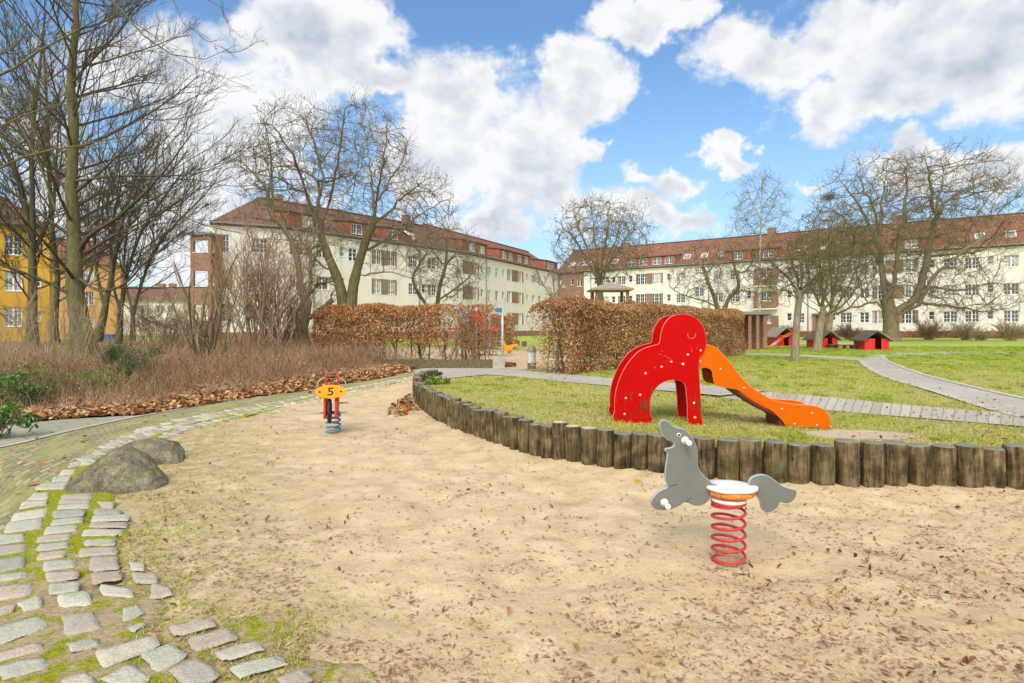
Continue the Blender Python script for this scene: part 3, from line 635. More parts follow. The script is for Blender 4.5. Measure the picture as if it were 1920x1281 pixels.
# ------------------------------------------------------------------ granite setts between pavers and sand
rs = np.random.RandomState(5)
SETT_TRACES = [  # corner points of the larger stones by the near curve, measured in half photo pixels from row 640
 (130,578,185,575,180,602,103,605),(85,612,178,606,175,625,70,640),(58,655,175,640,170,668,40,686),(30,690,160,678,155,712,12,732),(-12,742,95,735,92,760,-20,778),(-22,782,100,770,98,798,-30,822),(-30,837,95,820,92,862,-36,882),(-30,894,105,878,100,900,-30,918),(-30,938,118,922,118,965,-30,992),
 (240,585,350,582,345,600,225,600),(225,604,340,603,335,616,215,619),(220,625,340,618,335,635,215,640),(200,648,318,643,315,662,190,675),(195,680,312,672,308,690,190,703),(175,708,290,700,288,722,165,738),(140,745,268,733,262,755,135,768),(145,775,258,764,255,786,140,800),(150,806,250,798,245,822,135,835),(165,842,288,832,282,860,165,876),(170,885,300,875,295,902,180,918),(185,928,300,918,292,948,185,965),(215,968,330,952,345,1000,225,1012),
 (365,612,430,615,425,632,385,634),(355,640,455,640,455,657,350,659),(350,663,485,661,480,682,340,682),(340,688,478,690,474,710,332,708),(315,718,460,716,455,738,305,742),(325,756,435,752,430,775,318,780),(300,790,440,785,436,810,297,820),(340,825,440,820,448,866,335,873),(340,885,460,875,455,905,350,922),(375,930,490,945,500,975,385,965),
 (485,840,540,845,540,870,490,868),(490,880,590,885,590,915,510,918),(570,925,635,935,650,965,560,975),
 (-20,1018,60,1000,50,1030,-20,1048),(66,1002,150,972,160,1010,90,1030),(-40,1095,150,1048,185,1085,-30,1168),(230,1050,350,1035,375,1095,245,1120),(460,1020,520,1005,540,1035,460,1070),(475,1090,535,1070,545,1085,500,1110),(630,1085,800,1055,808,1085,655,1118),(705,1130,860,1095,892,1130,730,1172),
 (245,1155,355,1128,378,1155,275,1190),(-40,1195,150,1155,165,1172,-30,1228),(355,1185,580,1122,600,1155,385,1245),(530,1195,640,1155,700,1200,590,1255),(800,1180,960,1140,990,1175,835,1212),(865,1240,1040,1195,1080,1225,905,1278),(632,1252,745,1210,825,1268,720,1330),(-20,1244,160,1210,190,1240,10,1290),(380,1290,490,1230,565,1278,480,1340),(1035,1285,1130,1250,1175,1285,1090,1330),(230,1292,330,1262,370,1310,260,1350),
 (150,545,262,535,250,562,130,567),(205,515,270,512,262,532,190,537),(235,490,285,488,278,505,220,512),(270,465,310,455,300,475,255,482)]
def sink(f, X, Y):                 # the edging dips under drifted sand towards the pit, unevenly
    return 0.042 * smooth01((f - .70 + (vnoise(X, Y, 2.6, 71) - .5) * .75 + (vnoise(X, Y, 9, 72) - .5) * .3) / .40) * (f > .02)
def sett_strip():
    C1r = resample(C1, 400); C2r = resample(C2, 400)
    nA = C1r; nB = C2r
    strip('sett_edging', nA + (nA - nB) * .12, nB, 420, 26, lambda X, Y: Hl(X, Y), 0.020, M['moss_joint'], vf=lambda t, X, Y: -sink(1.12 * (1 - t), X, Y))
    mid = (nA + nB) / 2; s = np.concatenate([[0], np.cumsum(np.linalg.norm(np.diff(mid, axis=0), axis=1))])
    VV = []; QQ = []; RR = []; base = 0
    # one rounded stone block template
    k = 7; t = np.array([-1, -.94, -.6, 0, .6, .94, 1.]); TX, TY = np.meshgrid(t, t)
    h = (1 - np.abs(TX) ** 14) * (1 - np.abs(TY) ** 14)
    rx = TX * (1 - .05 * TY ** 4); ry = TY * (1 - .05 * TX ** 4)
    ii, jj = np.meshgrid(np.arange(k - 1), np.arange(k - 1)); TQ = np.column_stack([(jj * k + ii).ravel(), (jj * k + ii + 1).ravel(), ((jj + 1) * k + ii + 1).ravel(), ((jj + 1) * k + ii).ravel()])
    pos = 0.0
    def width(sv):
        x = np.array([np.interp(sv, s, nA[:, 0] - nB[:, 0]), np.interp(sv, s, nA[:, 1] - nB[:, 1])]); return np.linalg.norm(x)
    # columns keep their own running position so that joints do not line up
    for c in range(9):
        pos = rs.rand() * 0.1
        while pos < s[-1]:
            wd = width(pos); ncol = max(2, int(round(wd / 0.285)))
            L = rs.uniform(0.135, 0.185) * (1.2 if rs.rand() < .12 else 1)
            if pos < 2.6: L = rs.uniform(0.16, 0.22)
            if c < ncol:
                f = (c + .5) / ncol + rs.uniform(-.012, .012)
                a = np.array([np.interp(pos + L / 2, s, nA[:, q_]) for q_ in (0, 1)]); b = np.array([np.interp(pos + L / 2, s, nB[:, q_]) for q_ in (0, 1)])
                ctr = b + (a - b) * f                     # f=0 at the pavers, f=1 at the sand
                ac = (a - b) / (wd + 1e-9); 
                al = np.array([-ac[1], ac[0]])
                ctr = ctr + ac * rs.uniform(-.01, .01)
                buried = False
                edge = f > .72
                ppx = CX + ctr[0] / ctr[1] * F; ppy = CY + F * CAMZ / max(ctr[1], .3)
                if ppx > -40 and ppy > 876: pos += L; continue
                if not buried or rs.rand() < .25:
                    hw = min(wd / ncol * 0.455, 0.14) * rs.uniform(0.84, 1.04); hl = L * 0.5 - rs.uniform(.010, .018)
                    ang = rs.normal(0, 0.06); ca, sa = math.cos(ang), math.sin(ang)
                    X = rx * hw * (1 + 0.10 * (TY * rs.uniform(-1, 1))) + 0.0035 * rs.randn(k, k); Y = ry * hl * (1 + 0.12 * (TX * rs.uniform(-1, 1))) + 0.003 * rs.randn(k, k)
                    X, Y = X * ca - Y * sa, X * sa + Y * ca
                    hi = rs.uniform(0.003, 0.007) - (0.011 if buried else 0.0) - (0.004 if edge else 0)
                    ox = ctr[0] + ac[0] * X + al[0] * Y; oy = ctr[1] + ac[1] * X + al[1] * Y
                    Z = Hl(ox, oy) + 0.020 - .35 * sink(f, ctr[0], ctr[1]) + hi * (h ** .5) - 0.012 * (1 - (h > 0)) + 0.0022 * rs.randn(k, k) + (TX * rs.normal(0, .003) + TY * rs.normal(0, .002))
                    VV.append(np.column_stack([ox.ravel(), oy.ravel(), Z.ravel()])); QQ.append(TQ + base); base += k * k
                    RR.append(np.full(len(TQ), rs.rand()))
            pos += L + (0.006 if pos > 3 else 0.014)
    for q8 in SETT_TRACES:
        w4 = [np.array(gp(q8[2 * i_] / 2, 640 + q8[2 * i_ + 1] / 2)) for i_ in range(4)]
        a_ = (1 + rx * 1.04) / 2; b_ = (1 + ry * 1.10) / 2
        ox = w4[0][0] * (1 - a_) * b_ + w4[1][0] * a_ * b_ + w4[2][0] * a_ * (1 - b_) + w4[3][0] * (1 - a_) * (1 - b_) + .003 * rs.randn(k, k)
        oy = w4[0][1] * (1 - a_) * b_ + w4[1][1] * a_ * b_ + w4[2][1] * a_ * (1 - b_) + w4[3][1] * (1 - a_) * (1 - b_) + .003 * rs.randn(k, k)
        c0 = ox.mean(); c1 = oy.mean(); dd_ = dist_line(np.array([c0]), np.array([c1]), C1)[0]
        sandy = dd_ < .22
        Z = Hl(ox, oy) + (.0245 if not sandy else .0225) + rs.uniform(.000, .003) * h ** .5 - .007 * (1 - (h > 0)) + .0022 * rs.randn(k, k) + TX * rs.normal(0, .002) + TY * rs.normal(0, .002)
        VV.append(np.column_stack([ox.ravel(), oy.ravel(), Z.ravel()])); QQ.append(TQ + base); base += k * k; RR.append(np.full(len(TQ), rs.rand()))
    V = np.vstack(VV); Q = np.vstack(QQ)
    o = put('granite_setts', mesh_np('setts', V, Q[:, ::-1] if False else Q, rnd=np.concatenate(RR), smooth=True), M['granite'])
    tag(o, kind='structure')
sett_strip()
# a single row of pale bordering setts along the sand edge of the lawn junction is part of the asphalt path's kerb
KL = catmull([gp(835, 713, z=.30), gp(870, 708, z=.32), gp(908, 703.6, z=.33)], 6)
strip('kerb_line', KL + np.array([0, .05]), KL - np.array([0.02, .09]), 20, 2, lambda X, Y: np.full(np.shape(X), 0.335), 0.012, M['kerb_stone'])

# ------------------------------------------------------------------ scattered small stuff as batched meshes
def frames(rs, n, tilt):
    yaw = rs.rand(n) * 2 * np.pi; tl = rs.normal(0, tilt, n); ro = rs.normal(0, tilt, n)
    cy, sy = np.cos(yaw), np.sin(yaw)
    a = np.column_stack([cy * np.cos(tl), sy * np.cos(tl), np.sin(tl)])
    b = np.column_stack([-sy * np.cos(ro), cy * np.cos(ro), np.sin(ro)])
    return a, b, np.cross(a, b)
def leaf_cloud(name, P, size, tilt, m, rs, parent=None, aspect=0.6, rnd=None, fold=0.35, ncurl=True, kind='stuff', label=None, cat=None):
    """folded, pointed leaves of six vertices each at the points P"""
    n = len(P); P = np.asarray(P); size = np.broadcast_to(size, (n,)).astype(float)
    a, b, c = frames(rs, n, tilt)
    L = size[:, None]; W = size[:, None] * aspect * rs.uniform(.7, 1.15, (n, 1)); C = L * fold * rs.uniform(-.3, 1, (n, 1))
    v0 = P - a * L * .5; v3 = P + a * L * .5 + c * C * .5
    l1 = P - a * L * .12 + b * W * .5 + c * C * .6; l2 = P + a * L * .24 + b * W * .40 + c * C * .7
    r1 = P - a * L * .12 - b * W * .5 + c * C * .6; r2 = P + a * L * .24 - b * W * .40 + c * C * .7
    V = np.stack([v0, l1, l2, v3, r2, r1], 1).reshape(-1, 3); k = np.arange(n)[:, None] * 6
    Q = np.concatenate([k + np.array([0, 1, 2, 3]), k + np.array([0, 3, 4, 5])])
    r = rs.rand(n) if rnd is None else rnd
    o = put(name, mesh_np(name, V, Q, rnd=np.concatenate([r, r])), m, parent)
    if parent is None: tag(o, label, cat, kind=kind)
    elif kind == 'stuff': pass
    return o
def blades(P, h, w, lean, rs):
    n = len(P); yaw = rs.rand(n) * 2 * np.pi; d = np.column_stack([np.cos(yaw), np.sin(yaw), np.zeros(n)])
    ly = rs.rand(n) * 2 * np.pi; le = np.column_stack([np.cos(ly), np.sin(ly), np.zeros(n)]) * (lean * rs.uniform(.2, 1.3, n) * h)[:, None]
    up = np.column_stack([np.zeros(n), np.zeros(n), h])
    W = (w * np.ones(n))[:, None]
    v = np.stack([P - d * W, P + d * W, P + up * .6 + le * .4 + d * W * .8, P + up * .6 + le * .4 - d * W * .8, P + up + le * 1.1], 1)
    k = np.arange(n)[:, None] * 5
    return v.reshape(-1, 3), k + np.array([0, 1, 2, 3]), k + np.array([3, 2, 4])
def rand_ground(rs, n, x0, x1, d0, d1, power=1.0):
    """random ground points inside the view wedge, denser near the camera"""
    u = rs.rand(n) ** power; d = d0 * (d1 / d0) ** u
    x = rs.uniform(x0, x1, n); return (x - CX) / F * d, d

rs = np.random.RandomState(11)
LAWNPOLY = [(p[0], p[1] + 0.08) for p in PALp[::-1]] + [(40, 5), (60, 60), (-3, 60), (-1.9, 15.0)]
def inp(L1, L2): return [tuple(p) for p in L1] + [tuple(p) for p in L2[::-1]]
P_SLAB = inp(catmull(UP, 6), catmull(LO, 6)); P_CURVE = inp(A_, B_)
P_FAR = inp(g33((1340, 665), (1500, 670), (1612, 677)), g33((1340, 662), (1500, 665), (1612, 670)))
# lawn grass: short tufts, patchy
X, Y = rand_ground(rs, 620000, 780, 2050, 4.9, 34, 1.0)
dens = vnoise(X, Y, 1.3, 21) * .5 + vnoise(X, Y, 5, 22) * .5
keep = in_poly(X, Y, LAWNPOLY) & ~in_poly(X, Y, P_SLAB) & ~in_poly(X, Y, P_CURVE) & ~in_poly(X, Y, P_FAR) & (rs.rand(len(X)) < (dens - .15) * 2.2)
keep &= (((X - 3.65) / 0.55) ** 2 + ((Y - 6.1) / 0.33) ** 2 > 1 + 0.6 * rs.rand(len(X)))
keep &= ~((Y > 12.6) & (Y < 26) & (Y > 12.6 + (X - 0.5) * 1.28) & (X < 10.2))
X, Y = X[keep], Y[keep]; d2 = dens[keep]
P = np.column_stack([X, Y, Zl(X, Y)]); h = (0.012 + 0.020 * rs.rand(len(X)) ** 2 + 0.028 * smooth01((vnoise(X, Y, 4.0, 23) - .72) / .1)) * np.clip(0.85 + Y / 60, 0, 1.4)
V, Q, T = blades(P, h, 0.0018 + 0.00034 * Y, 0.9, rs)
fresh = smooth01((Y - 9) / 14)
r = np.clip(0.68 - 0.24 * fresh + rs.normal(0, .15, len(X)) - 0.30 * (vnoise(X, Y, 2.2, 25) - .5) - 0.25 * (h > .04), 0, 1)
tag(put('grass', mesh_np('grass', V, Q, T, rnd=np.concatenate([r, r])), M['grass_blade']), kind='stuff')
# sparse grass growing through the sand and along the setts
X, Y = rand_ground(rs, 60000, -100, 2050, 2.1, 14, 1.0)
edge = dist_line(X, Y, C1); pz = in_poly(X, Y, SANDPOLY)
pr = 0.75 * smooth01(1 - edge / 0.75) * (vnoise(X, Y, 1.6, 31) > .42) + (0.5 * smooth01((4.2 - Y) / 2.0) * smooth01((vnoise(X, Y, 3.0, 32) - .60) / .2) * 0.16) + 0.003
keep = pz & (rs.rand(len(X)) < pr); X, Y = X[keep], Y[keep]
# clusters: each point becomes a small tuft
kk = 4; X = np.repeat(X, kk) + rs.normal(0, .008, len(X) * kk); Y = np.repeat(Y, kk) + rs.normal(0, .008, len(Y) * kk)
P = np.column_stack([X, Y, Sz(X, Y)]); h = 0.008 + 0.02 * rs.rand(len(X)) ** 2
V, Q, T = blades(P, h, 0.0018 + 0.0002 * Y, 1.3, rs); r = np.clip(rs.normal(.58, .2, len(X)), 0, 1)
tag(put('sparse_grass', mesh_np('sparse_grass', V, Q, T, rnd=np.concatenate([r, r])), M['grass_blade']), kind='stuff')

# litter on the sand: stalks and scraps lying in drifts
X, Y = rand_ground(rs, 125000, -60, 2000, 2.05, 13.0, 0.9)
dn = vnoise(X, Y, 1.5, 41) * .5 + vnoise(X, Y, 6.5, 42) * .5
near = smooth01((4.6 - Y + X * 0.4) / 2.6)
clear = np.exp(-(((X + 0.9) / 2.1) ** 2 + ((Y - 5.3) / 2.0) ** 2))
pr = (0.05 + 0.50 * near + 0.14 * smooth01(1 - dist_line(X, Y, PAL) / 1.0)) * smooth01((dn - .42 + .12 * near) / .22) * (1 - .5 * clear) + 0.075 + .8 * smooth01((vnoise(X, Y, 2.3, 46) * vnoise(X, Y, 8, 47) - .42) / .12) + .55 * smooth01(1 - dist_line(X, Y, C1) / 1.1) * (vnoise(X, Y, 4, 48) > .4)
keep = in_poly(X, Y, SANDPOLY) & (rs.rand(len(X)) < pr); X, Y = X[keep], Y[keep]
P = np.column_stack([X, Y, Sz(X, Y) + 0.004]); n = len(P)
leaf_cloud('sand_litter', P, 0.007 + 0.034 * rs.rand(n) ** 3.4 + 0.0011 * Y, 0.16, M['litter'], rs, aspect=0.26, fold=.3, rnd=np.clip(rs.beta(2.4, 1.9, n), 0, 1))
# broken brown leaves on the sand
X, Y = rand_ground(rs, 5200, 150, 2000, 2.1, 12.0, 0.9)
dn = vnoise(X, Y, 1.2, 43)
keep = in_poly(X, Y, SANDPOLY) & (rs.rand(len(X)) < 0.05 + 0.35 * smooth01((dn - .55) / .2)); X, Y = X[keep], Y[keep]
P = np.column_stack([X, Y, Sz(X, Y) + 0.010])
leaf_cloud('scattered_leaves', P, rs.uniform(.018, .05, len(P)), 0.6, M['fallen_leaf'], rs, aspect=.5, fold=.9, rnd=rs.uniform(.0, .55, len(P)))
# leaves on the raised lawn and drifted against the palisade's far end
X, Y = rand_ground(rs, 9000, 800, 1950, 5.0, 20, 1.0)
keep = in_poly(X, Y, LAWNPOLY) & (rs.rand(len(X)) < 0.10 + .25 * (vnoise(X, Y, 1.0, 45) > .6)) ; X, Y = X[keep], Y[keep]
P = np.column_stack([X, Y, Zl(X, Y) + 0.03])
leaf_cloud('lawn_leaves', P, rs.uniform(.02, .055, len(P)), 0.4, M['fallen_leaf'], rs, aspect=.6, rnd=rs.uniform(.1, .75, len(P)))
a_ = rs.rand(420); ang = rs.rand(420) * 2 * np.pi
X = -1.78 + 0.36 * a_ ** .7 * np.cos(ang) - 0.0; Y = 10.2 + 1.1 * a_ ** .7 * np.sin(ang)
keep = in_poly(X, Y, SANDPOLY) & (dist_line(X, Y, PAL) > .12); X, Y = X[keep], Y[keep]
P = np.column_stack([X, Y, Sz(X, Y) + 0.015 + 0.02 * rs.rand(len(X))])
leaf_cloud('leaf_drift', P, rs.uniform(.05, .10, len(P)), 0.5, M['fallen_leaf'], rs, aspect=.7, rnd=rs.uniform(.05, .7, len(P)))

# deep drift of fallen leaves along the bed edge
EDGE = resample(np.array([C4[1], C4[2], C4[3], C4[4], gp(400, 757), gp(560, 735), gp(690, 715), gp(765, 700), (-2.7, 17.5)]), 60)
en = np.gradient(EDGE, axis=0); en = np.column_stack([-en[:, 1], en[:, 0]]); en /= np.linalg.norm(en, axis=1)[:, None]
def bed_points(rs, n, a, b, power=1.0):
    t = rs.rand(n) * 59; i = np.floor(t).astype(int); i = np.clip(i, 0, 58); f = t - i
    p = EDGE[i] * (1 - f)[:, None] + EDGE[i + 1] * f[:, None]; nn = en[i]
    o = a + (b - a) * rs.rand(n) ** power
    p = p + nn * o[:, None]; return p[:, 0], p[:, 1], o
X, Y, o_ = bed_points(rs, 30000, -0.04, 3.6, 1.25)
o_ = o_ + (vnoise(X, Y, 2.0, 51) - .5) * .25
keep = o_ > -.02 + 0.1 * rs.rand(len(X)); X, Y, o_ = X[keep], Y[keep], o_[keep]
P = np.column_stack([X, Y, Hl(X, Y) + 0.03 + 0.05 * rs.rand(len(X)) * smooth01(o_ / .35) + 0.03 * smooth01(o_ / .6)])
leaf_cloud('fallen_leaves', P, rs.uniform(.05, .13, len(P)), 0.40, M['fallen_leaf'], rs, aspect=.72, fold=.5, rnd=np.clip(rs.beta(2.2, 1.7, len(P)), 0, 1))
# leaves under the hedges and at the kerb of the left hedge
X = rs.uniform(-4.5, .1, 3000); Y = 15.75 + rs.rand(3000) ** 1.3 * 1.3 - 0.05 * X
P = np.column_stack([X, Y, np.full(3000, .35) + .05 * rs.rand(3000)])
leaf_cloud('hedge_foot_leaves', P, rs.uniform(.06, .12, 3000), .4, M['fallen_leaf'], rs, aspect=.7, rnd=rs.uniform(.05, .75, 3000))
# a few stray leaves on the paving
X, Y = rand_ground(rs, 1500, -50, 800, 4, 15, 1.0)
keep = in_poly(X, Y, inp(C2, C3)) & (rs.rand(len(X)) < .10); X, Y = X[keep], Y[keep]
leaf_cloud('stray_leaves', np.column_stack([X, Y, Hl(X, Y) + .025]), rs.uniform(.05, .11, len(X)), .3, M['fallen_leaf'], rs, rnd=rs.uniform(.2, .8, len(X)))

# ------------------------------------------------------------------ dead thicket of the bed: fine upright stems (stuff)
def stems(P, h, lean, r, rs, seg=4, wig=.12, fan=None):
    """slender three-sided stems; returns verts, quads"""
    n = len(P); D = np.column_stack([rs.normal(0, lean, n), rs.normal(0, lean, n), np.ones(n)])
    if fan is not None: D[:, :2] += fan
    D /= np.linalg.norm(D, axis=1)[:, None]; pts = [P]; p = P
    for s in range(seg - 1):
        D = D + rs.normal(0, wig, (n, 3)); D /= np.linalg.norm(D, axis=1)[:, None]; p = p + D * (h / (seg - 1))[:, None]; pts.append(p)
    pts = np.stack(pts, 1); return tubes(pts, np.linspace(1, .45, seg)[None, :] * (np.ones(n) * r)[:, None], 3)
def tubes(pts, rad, k, cap=False):
    B, N, _ = pts.shape
    t = np.gradient(pts, axis=1); t /= np.linalg.norm(t, axis=2)[..., None] + 1e-9
    ref = np.where(np.abs(t[..., 2:3]) > .85, np.array([1., 0, 0]), np.array([0, 0, 1.]))
    ref = np.repeat(ref[:, :1], N, 1)
    a = np.cross(t, ref); a /= np.linalg.norm(a, axis=2)[..., None] + 1e-9; b = np.cross(a, t)
    an = np.arange(k) * 2 * np.pi / k
    V = pts[:, :, None] + (a[:, :, None] * np.cos(an)[None, None, :, None] + b[:, :, None] * np.sin(an)[None, None, :, None]) * rad[:, :, None, None]
    V = V.reshape(-1, 3)
    bi, ni, ki = np.meshgrid(np.arange(B), np.arange(N - 1), np.arange(k), indexing='ij'); bi = bi.ravel(); ni = ni.ravel(); ki = ki.ravel(); k2 = (ki + 1) % k
    o = bi * N * k
    Q = np.column_stack([o + ni * k + ki, o + ni * k + k2, o + (ni + 1) * k + k2, o + (ni + 1) * k + ki])
    return V, Q
def stem_obj(name, P, h, lean, r, m, rs, parent=None, rnd=None, seg=4, wig=.12, kind='stuff', fan=None):
    V, Q = stems(P, h, lean, r, rs, seg, wig, fan); n = len(P); rr = rs.rand(n) if rnd is None else rnd
    o = put(name, mesh_np(name, V, Q, rnd=np.repeat(rr, (seg - 1) * 3)), m, parent)
    if parent is None: tag(o, kind=kind)
    return o
X, Y, o_ = bed_points(rs, 11500, 0.45, 5.2, 0.9)
kk = 4; X = np.repeat(X, kk) + rs.normal(0, .06, len(X) * kk); Y = np.repeat(Y, kk) + rs.normal(0, .06, len(Y) * kk); o_ = np.repeat(o_, kk)
leftness = smooth01((X + 5.2) / -2.0)
keep = (dist_line(X, Y, [(-60, 20), (-6.3, 9.0)]) > -1) & (Y < 19.5) & (rs.rand(len(X)) < 1 - .72 * smooth01((-6.6 - X) / 1.4)); X, Y, o_ = X[keep], Y[keep], o_[keep]
hh = (0.16 + 0.46 * smooth01(o_ / 2.6)) * rs.uniform(.55, 1.1, len(X)) * (0.55 + 0.6 * vnoise(X, Y, .55, 61) + .45 * vnoise(X, Y, 1.7, 66))
P = np.column_stack([X, Y, Hl(X, Y)])
mixn = vnoise(X, Y, .5, 62)
sel = rs.rand(len(X)) < .84
stem_obj('dead_thicket', P[sel], hh[sel], .62, .0034, M['dead_stem'], rs, rnd=np.clip(rs.beta(2, 2, sel.sum()) + .25 * (mixn[sel] - .5), 0, 1), wig=.42)
stem_obj('dead_thicket', P[~sel], hh[~sel] * 1.12, .5, .0032, M['straw_stem'], rs, wig=.2)
X2, Y2, o2 = bed_points(rs, 1100, 0.9, 5.2, 0.9); k2 = (Y2 < 19); X2, Y2 = X2[k2], Y2[k2]
k3 = 3; X2 = np.repeat(X2, k3) + rs.normal(0, .03, len(X2) * k3); Y2 = np.repeat(Y2, k3) + rs.normal(0, .03, len(Y2) * k3)
stem_obj('tall_dead_stems', np.column_stack([X2, Y2, Hl(X2, Y2)]), rs.uniform(.45, .95, len(X2)), .28, .0055, M['dead_stem'], rs, rnd=rs.uniform(0, .35, len(X2)), wig=.22, seg=5)
# small dry remnants hanging in the thicket
sel = rs.rand(len(P)) < .5; Pt = P[sel] + np.column_stack([rs.normal(0, .12, sel.sum()), rs.normal(0, .12, sel.sum()), hh[sel] * rs.uniform(.3, 1.0, sel.sum())])
leaf_cloud('dry_remnants', Pt, rs.uniform(.014, .032, len(Pt)), 1.2, M['dead_stem'], rs, aspect=.7)
# rough ground cover behind the thicket
X = rs.uniform(-26, -1.0, 60000); Y = rs.uniform(13, 34, 60000)
keep = in_poly(X, Y, BED) & (Y > 15 + (-X) * .1) & (rs.rand(len(X)) < smooth01((vnoise(X, Y, .5, 64) - .1) / .4)); X, Y = X[keep], Y[keep]
P = np.column_stack([X, Y, Hl(X, Y)]); stem_obj('undergrowth', P, rs.uniform(.15, .75, len(P)) * (.6 + .5 * vnoise(X, Y, .4, 65)), .4, .0065, M['dead_stem'], rs, wig=.25)

# ------------------------------------------------------------------ bare trees
def nrmz(v): return v / (np.linalg.norm(v, axis=-1, keepdims=True) + 1e-9)
def env_inside(P, env):
    ins = np.zeros(len(P), bool)
    for c, r in env: ins |= (((P - np.array(c)) / np.array(r)) ** 2).sum(1) < 1
    return ins
def grow(P, D, L, n, wig, trop, rs, env=None, droop=0.0, ctr=None, spread=0.0):
    pts = [P]; B = len(P)
    for s in range(n - 1):
        D = D + rs.normal(0, wig, (B, 3)); D[:, 2] += trop - droop * s / n
        if ctr is not None: D = D + nrmz(P - ctr) * spread
        if env is not None:
            out = ~env_inside(P, env)
            if out.any():
                c = np.array(env[0][0]); best = np.full(B, 1e9); cc = np.repeat(c[None], B, 0)
                for e, r in env:
                    dd = (((P - np.array(e)) / np.array(r)) ** 2).sum(1); m_ = dd < best; best[m_] = dd[m_]; cc[m_] = e
                D = D + out[:, None] * nrmz(cc - P) * .22
        D = nrmz(D); P = P + D * (L / (n - 1))[:, None]; pts.append(P)
    return np.stack(pts, 1)
def spawn(pts, rad, k, t0, t1, ang, angv, lr, rs, up=0.0, minlen=0.0, rr=.62, flat=0.0):
    B, N, _ = pts.shape
    T = (np.arange(k)[None, :] + rs.rand(B, k)) / k * (t1 - t0) + t0; T = np.clip(T, 0, .999)
    x = T * (N - 1); i = x.astype(int); f = (x - i)[..., None]; bi = np.arange(B)[:, None]
    P = pts[bi, i] * (1 - f) + pts[bi, i + 1] * f; t = nrmz(pts[bi, i + 1] - pts[bi, i])
    r0 = rad[bi, i] * (1 - f[..., 0]) + rad[bi, i + 1] * f[..., 0]
    q_ = rs.normal(0, 1, (B, k, 3)); q_[..., 1] *= (1 - flat); q_ = nrmz(q_ - (q_ * t).sum(-1, keepdims=True) * t)
    A = np.clip(rs.normal(ang, angv, (B, k, 1)), .15, 1.7)
    D = np.cos(A) * t + np.sin(A) * q_; D[..., 2] += up; D = nrmz(D)
    PL = np.linalg.norm(np.diff(pts, axis=1), axis=2).sum(1)[:, None]
    L = np.maximum(PL * lr * (1.15 - .55 * T) * rs.uniform(.65, 1.25, (B, k)), minlen)
    return P.reshape(-1, 3), D.reshape(-1, 3), L.ravel(), (r0 * rr).ravel()
def bare_tree(name, label, limbs, levels, env=None, seed=1, bark_m='bark_green', twig_m='twig_brown', group=None, trunk_n=1, clump=None, origin=None, rough=.05, spread_c=None):
    """limbs: list of (Nx3 points, radius at start, radius at end); the first trunk_n are trunks.
       levels: dicts n,t0,t1,ang,len,rr,wig,trop,pts,k,rmin"""
    rs = np.random.RandomState(seed)
    o3 = np.array(limbs[0][0][0] if origin is None else origin, float); o3 = np.array([o3[0], o3[1], limbs[0][0][0][2]])
    root = empty(name, label, 'tree', tuple(o3), 0, group)
    LP_ = []; LR = []; fork = np.array(limbs[trunk_n - 1][0][-1], float) if spread_c is None else np.array(spread_c, float)
    TV, TQ, tb = [], [], 0; CV, CQ, cb = [], [], 0
    for i, (pts, r0, r1) in enumerate(limbs):
        p = resample(catmull(pts, 5), 14); p[1:-1] += rs.normal(0, rough * max(r0, .03) * 2, (12, 3)) * np.array([1, 1, .4])
        rad = r0 + (r1 - r0) * np.linspace(0, 1, 14) ** .8
        if i < trunk_n:
            rad = rad * (1 + .55 * np.exp(-np.arange(14) * 1.1)) if np.linalg.norm(p[0] - o3) < 2.0 else rad
        rad = rad * (1 + rs.normal(0, .04, 14))
        V, Q = tubes(p[None] - o3, rad[None], 12 if i < trunk_n else 8)
        if i < trunk_n: TV.append(V); TQ.append(Q + tb); tb += len(V)
        else: CV.append(V); CQ.append(Q + cb); cb += len(V)
        LP_.append(p); LR.append(rad)
    put('trunk', mesh_np('trunk', np.vstack(TV), np.vstack(TQ), smooth=True), M[bark_m], root)
    pts = np.stack(LP_); rad = np.stack(LR)
    for li, lv in enumerate(levels):
        P, D, L, r = spawn(pts, rad, lv['n'], lv.get('t0', .15), lv.get('t1', 1), lv.get('ang', .8), lv.get('angv', .2), lv['len'], rs, lv.get('up', 0), lv.get('minlen', 0), lv.get('rr', .6), lv.get('flat', 0))
        if env is not None:
            k_ = env_inside(P, env); P, D, L, r = P[k_], D[k_], L[k_], r[k_]
        r = np.clip(r, lv.get('rmin', .004), lv.get('rmax', 9)); L = np.minimum(L, lv.get('maxlen', 1e9))
        if lv.get('keep'):
            k_ = rs.rand(len(P)) < lv['keep']; P, D, L, r = P[k_], D[k_], L[k_], r[k_]
        pts = grow(P, D, L, lv.get('pts', 6), lv.get('wig', .2), lv.get('trop', .05), rs, env, lv.get('droop', 0), fork, lv.get('spread', .06))
        rad = r[:, None] * np.linspace(1, lv.get('tip', .45), pts.shape[1])[None]
        rad = np.maximum(rad, lv.get('rmin', .004) * .7)
        V, Q = tubes(pts - o3, rad, lv.get('k', 4)); CV.append(V); CQ.append(Q + cb); cb += len(V)
    cr = put('crown', mesh_np('crown', np.vstack(CV), np.vstack(CQ), smooth=True), M[twig_m], root)
    if clump:
        nC, sz, mm = clump; ends = pts[:, -1]; idx = rs.randint(0, len(ends), nC)
        leaf_cloud('withered_leaves', ends[idx] - o3 + rs.normal(0, .04, (nC, 3)), rs.uniform(.6, 1.3, nC) * sz, 1.5, M[mm], rs, root, rnd=rs.uniform(0, .7, nC))
    return root
def tr(pxs, d, jit=None):
    """trace at distance d: (x, y[, depth offset])"""
    return [at(p[0], p[1], d + (p[2] if len(p) > 2 else 0)) for p in pxs]
def el(cx, cy, rx, ry, d, rd): return (at(cx, cy, d), (rx * d / F, rd, ry * d / F))
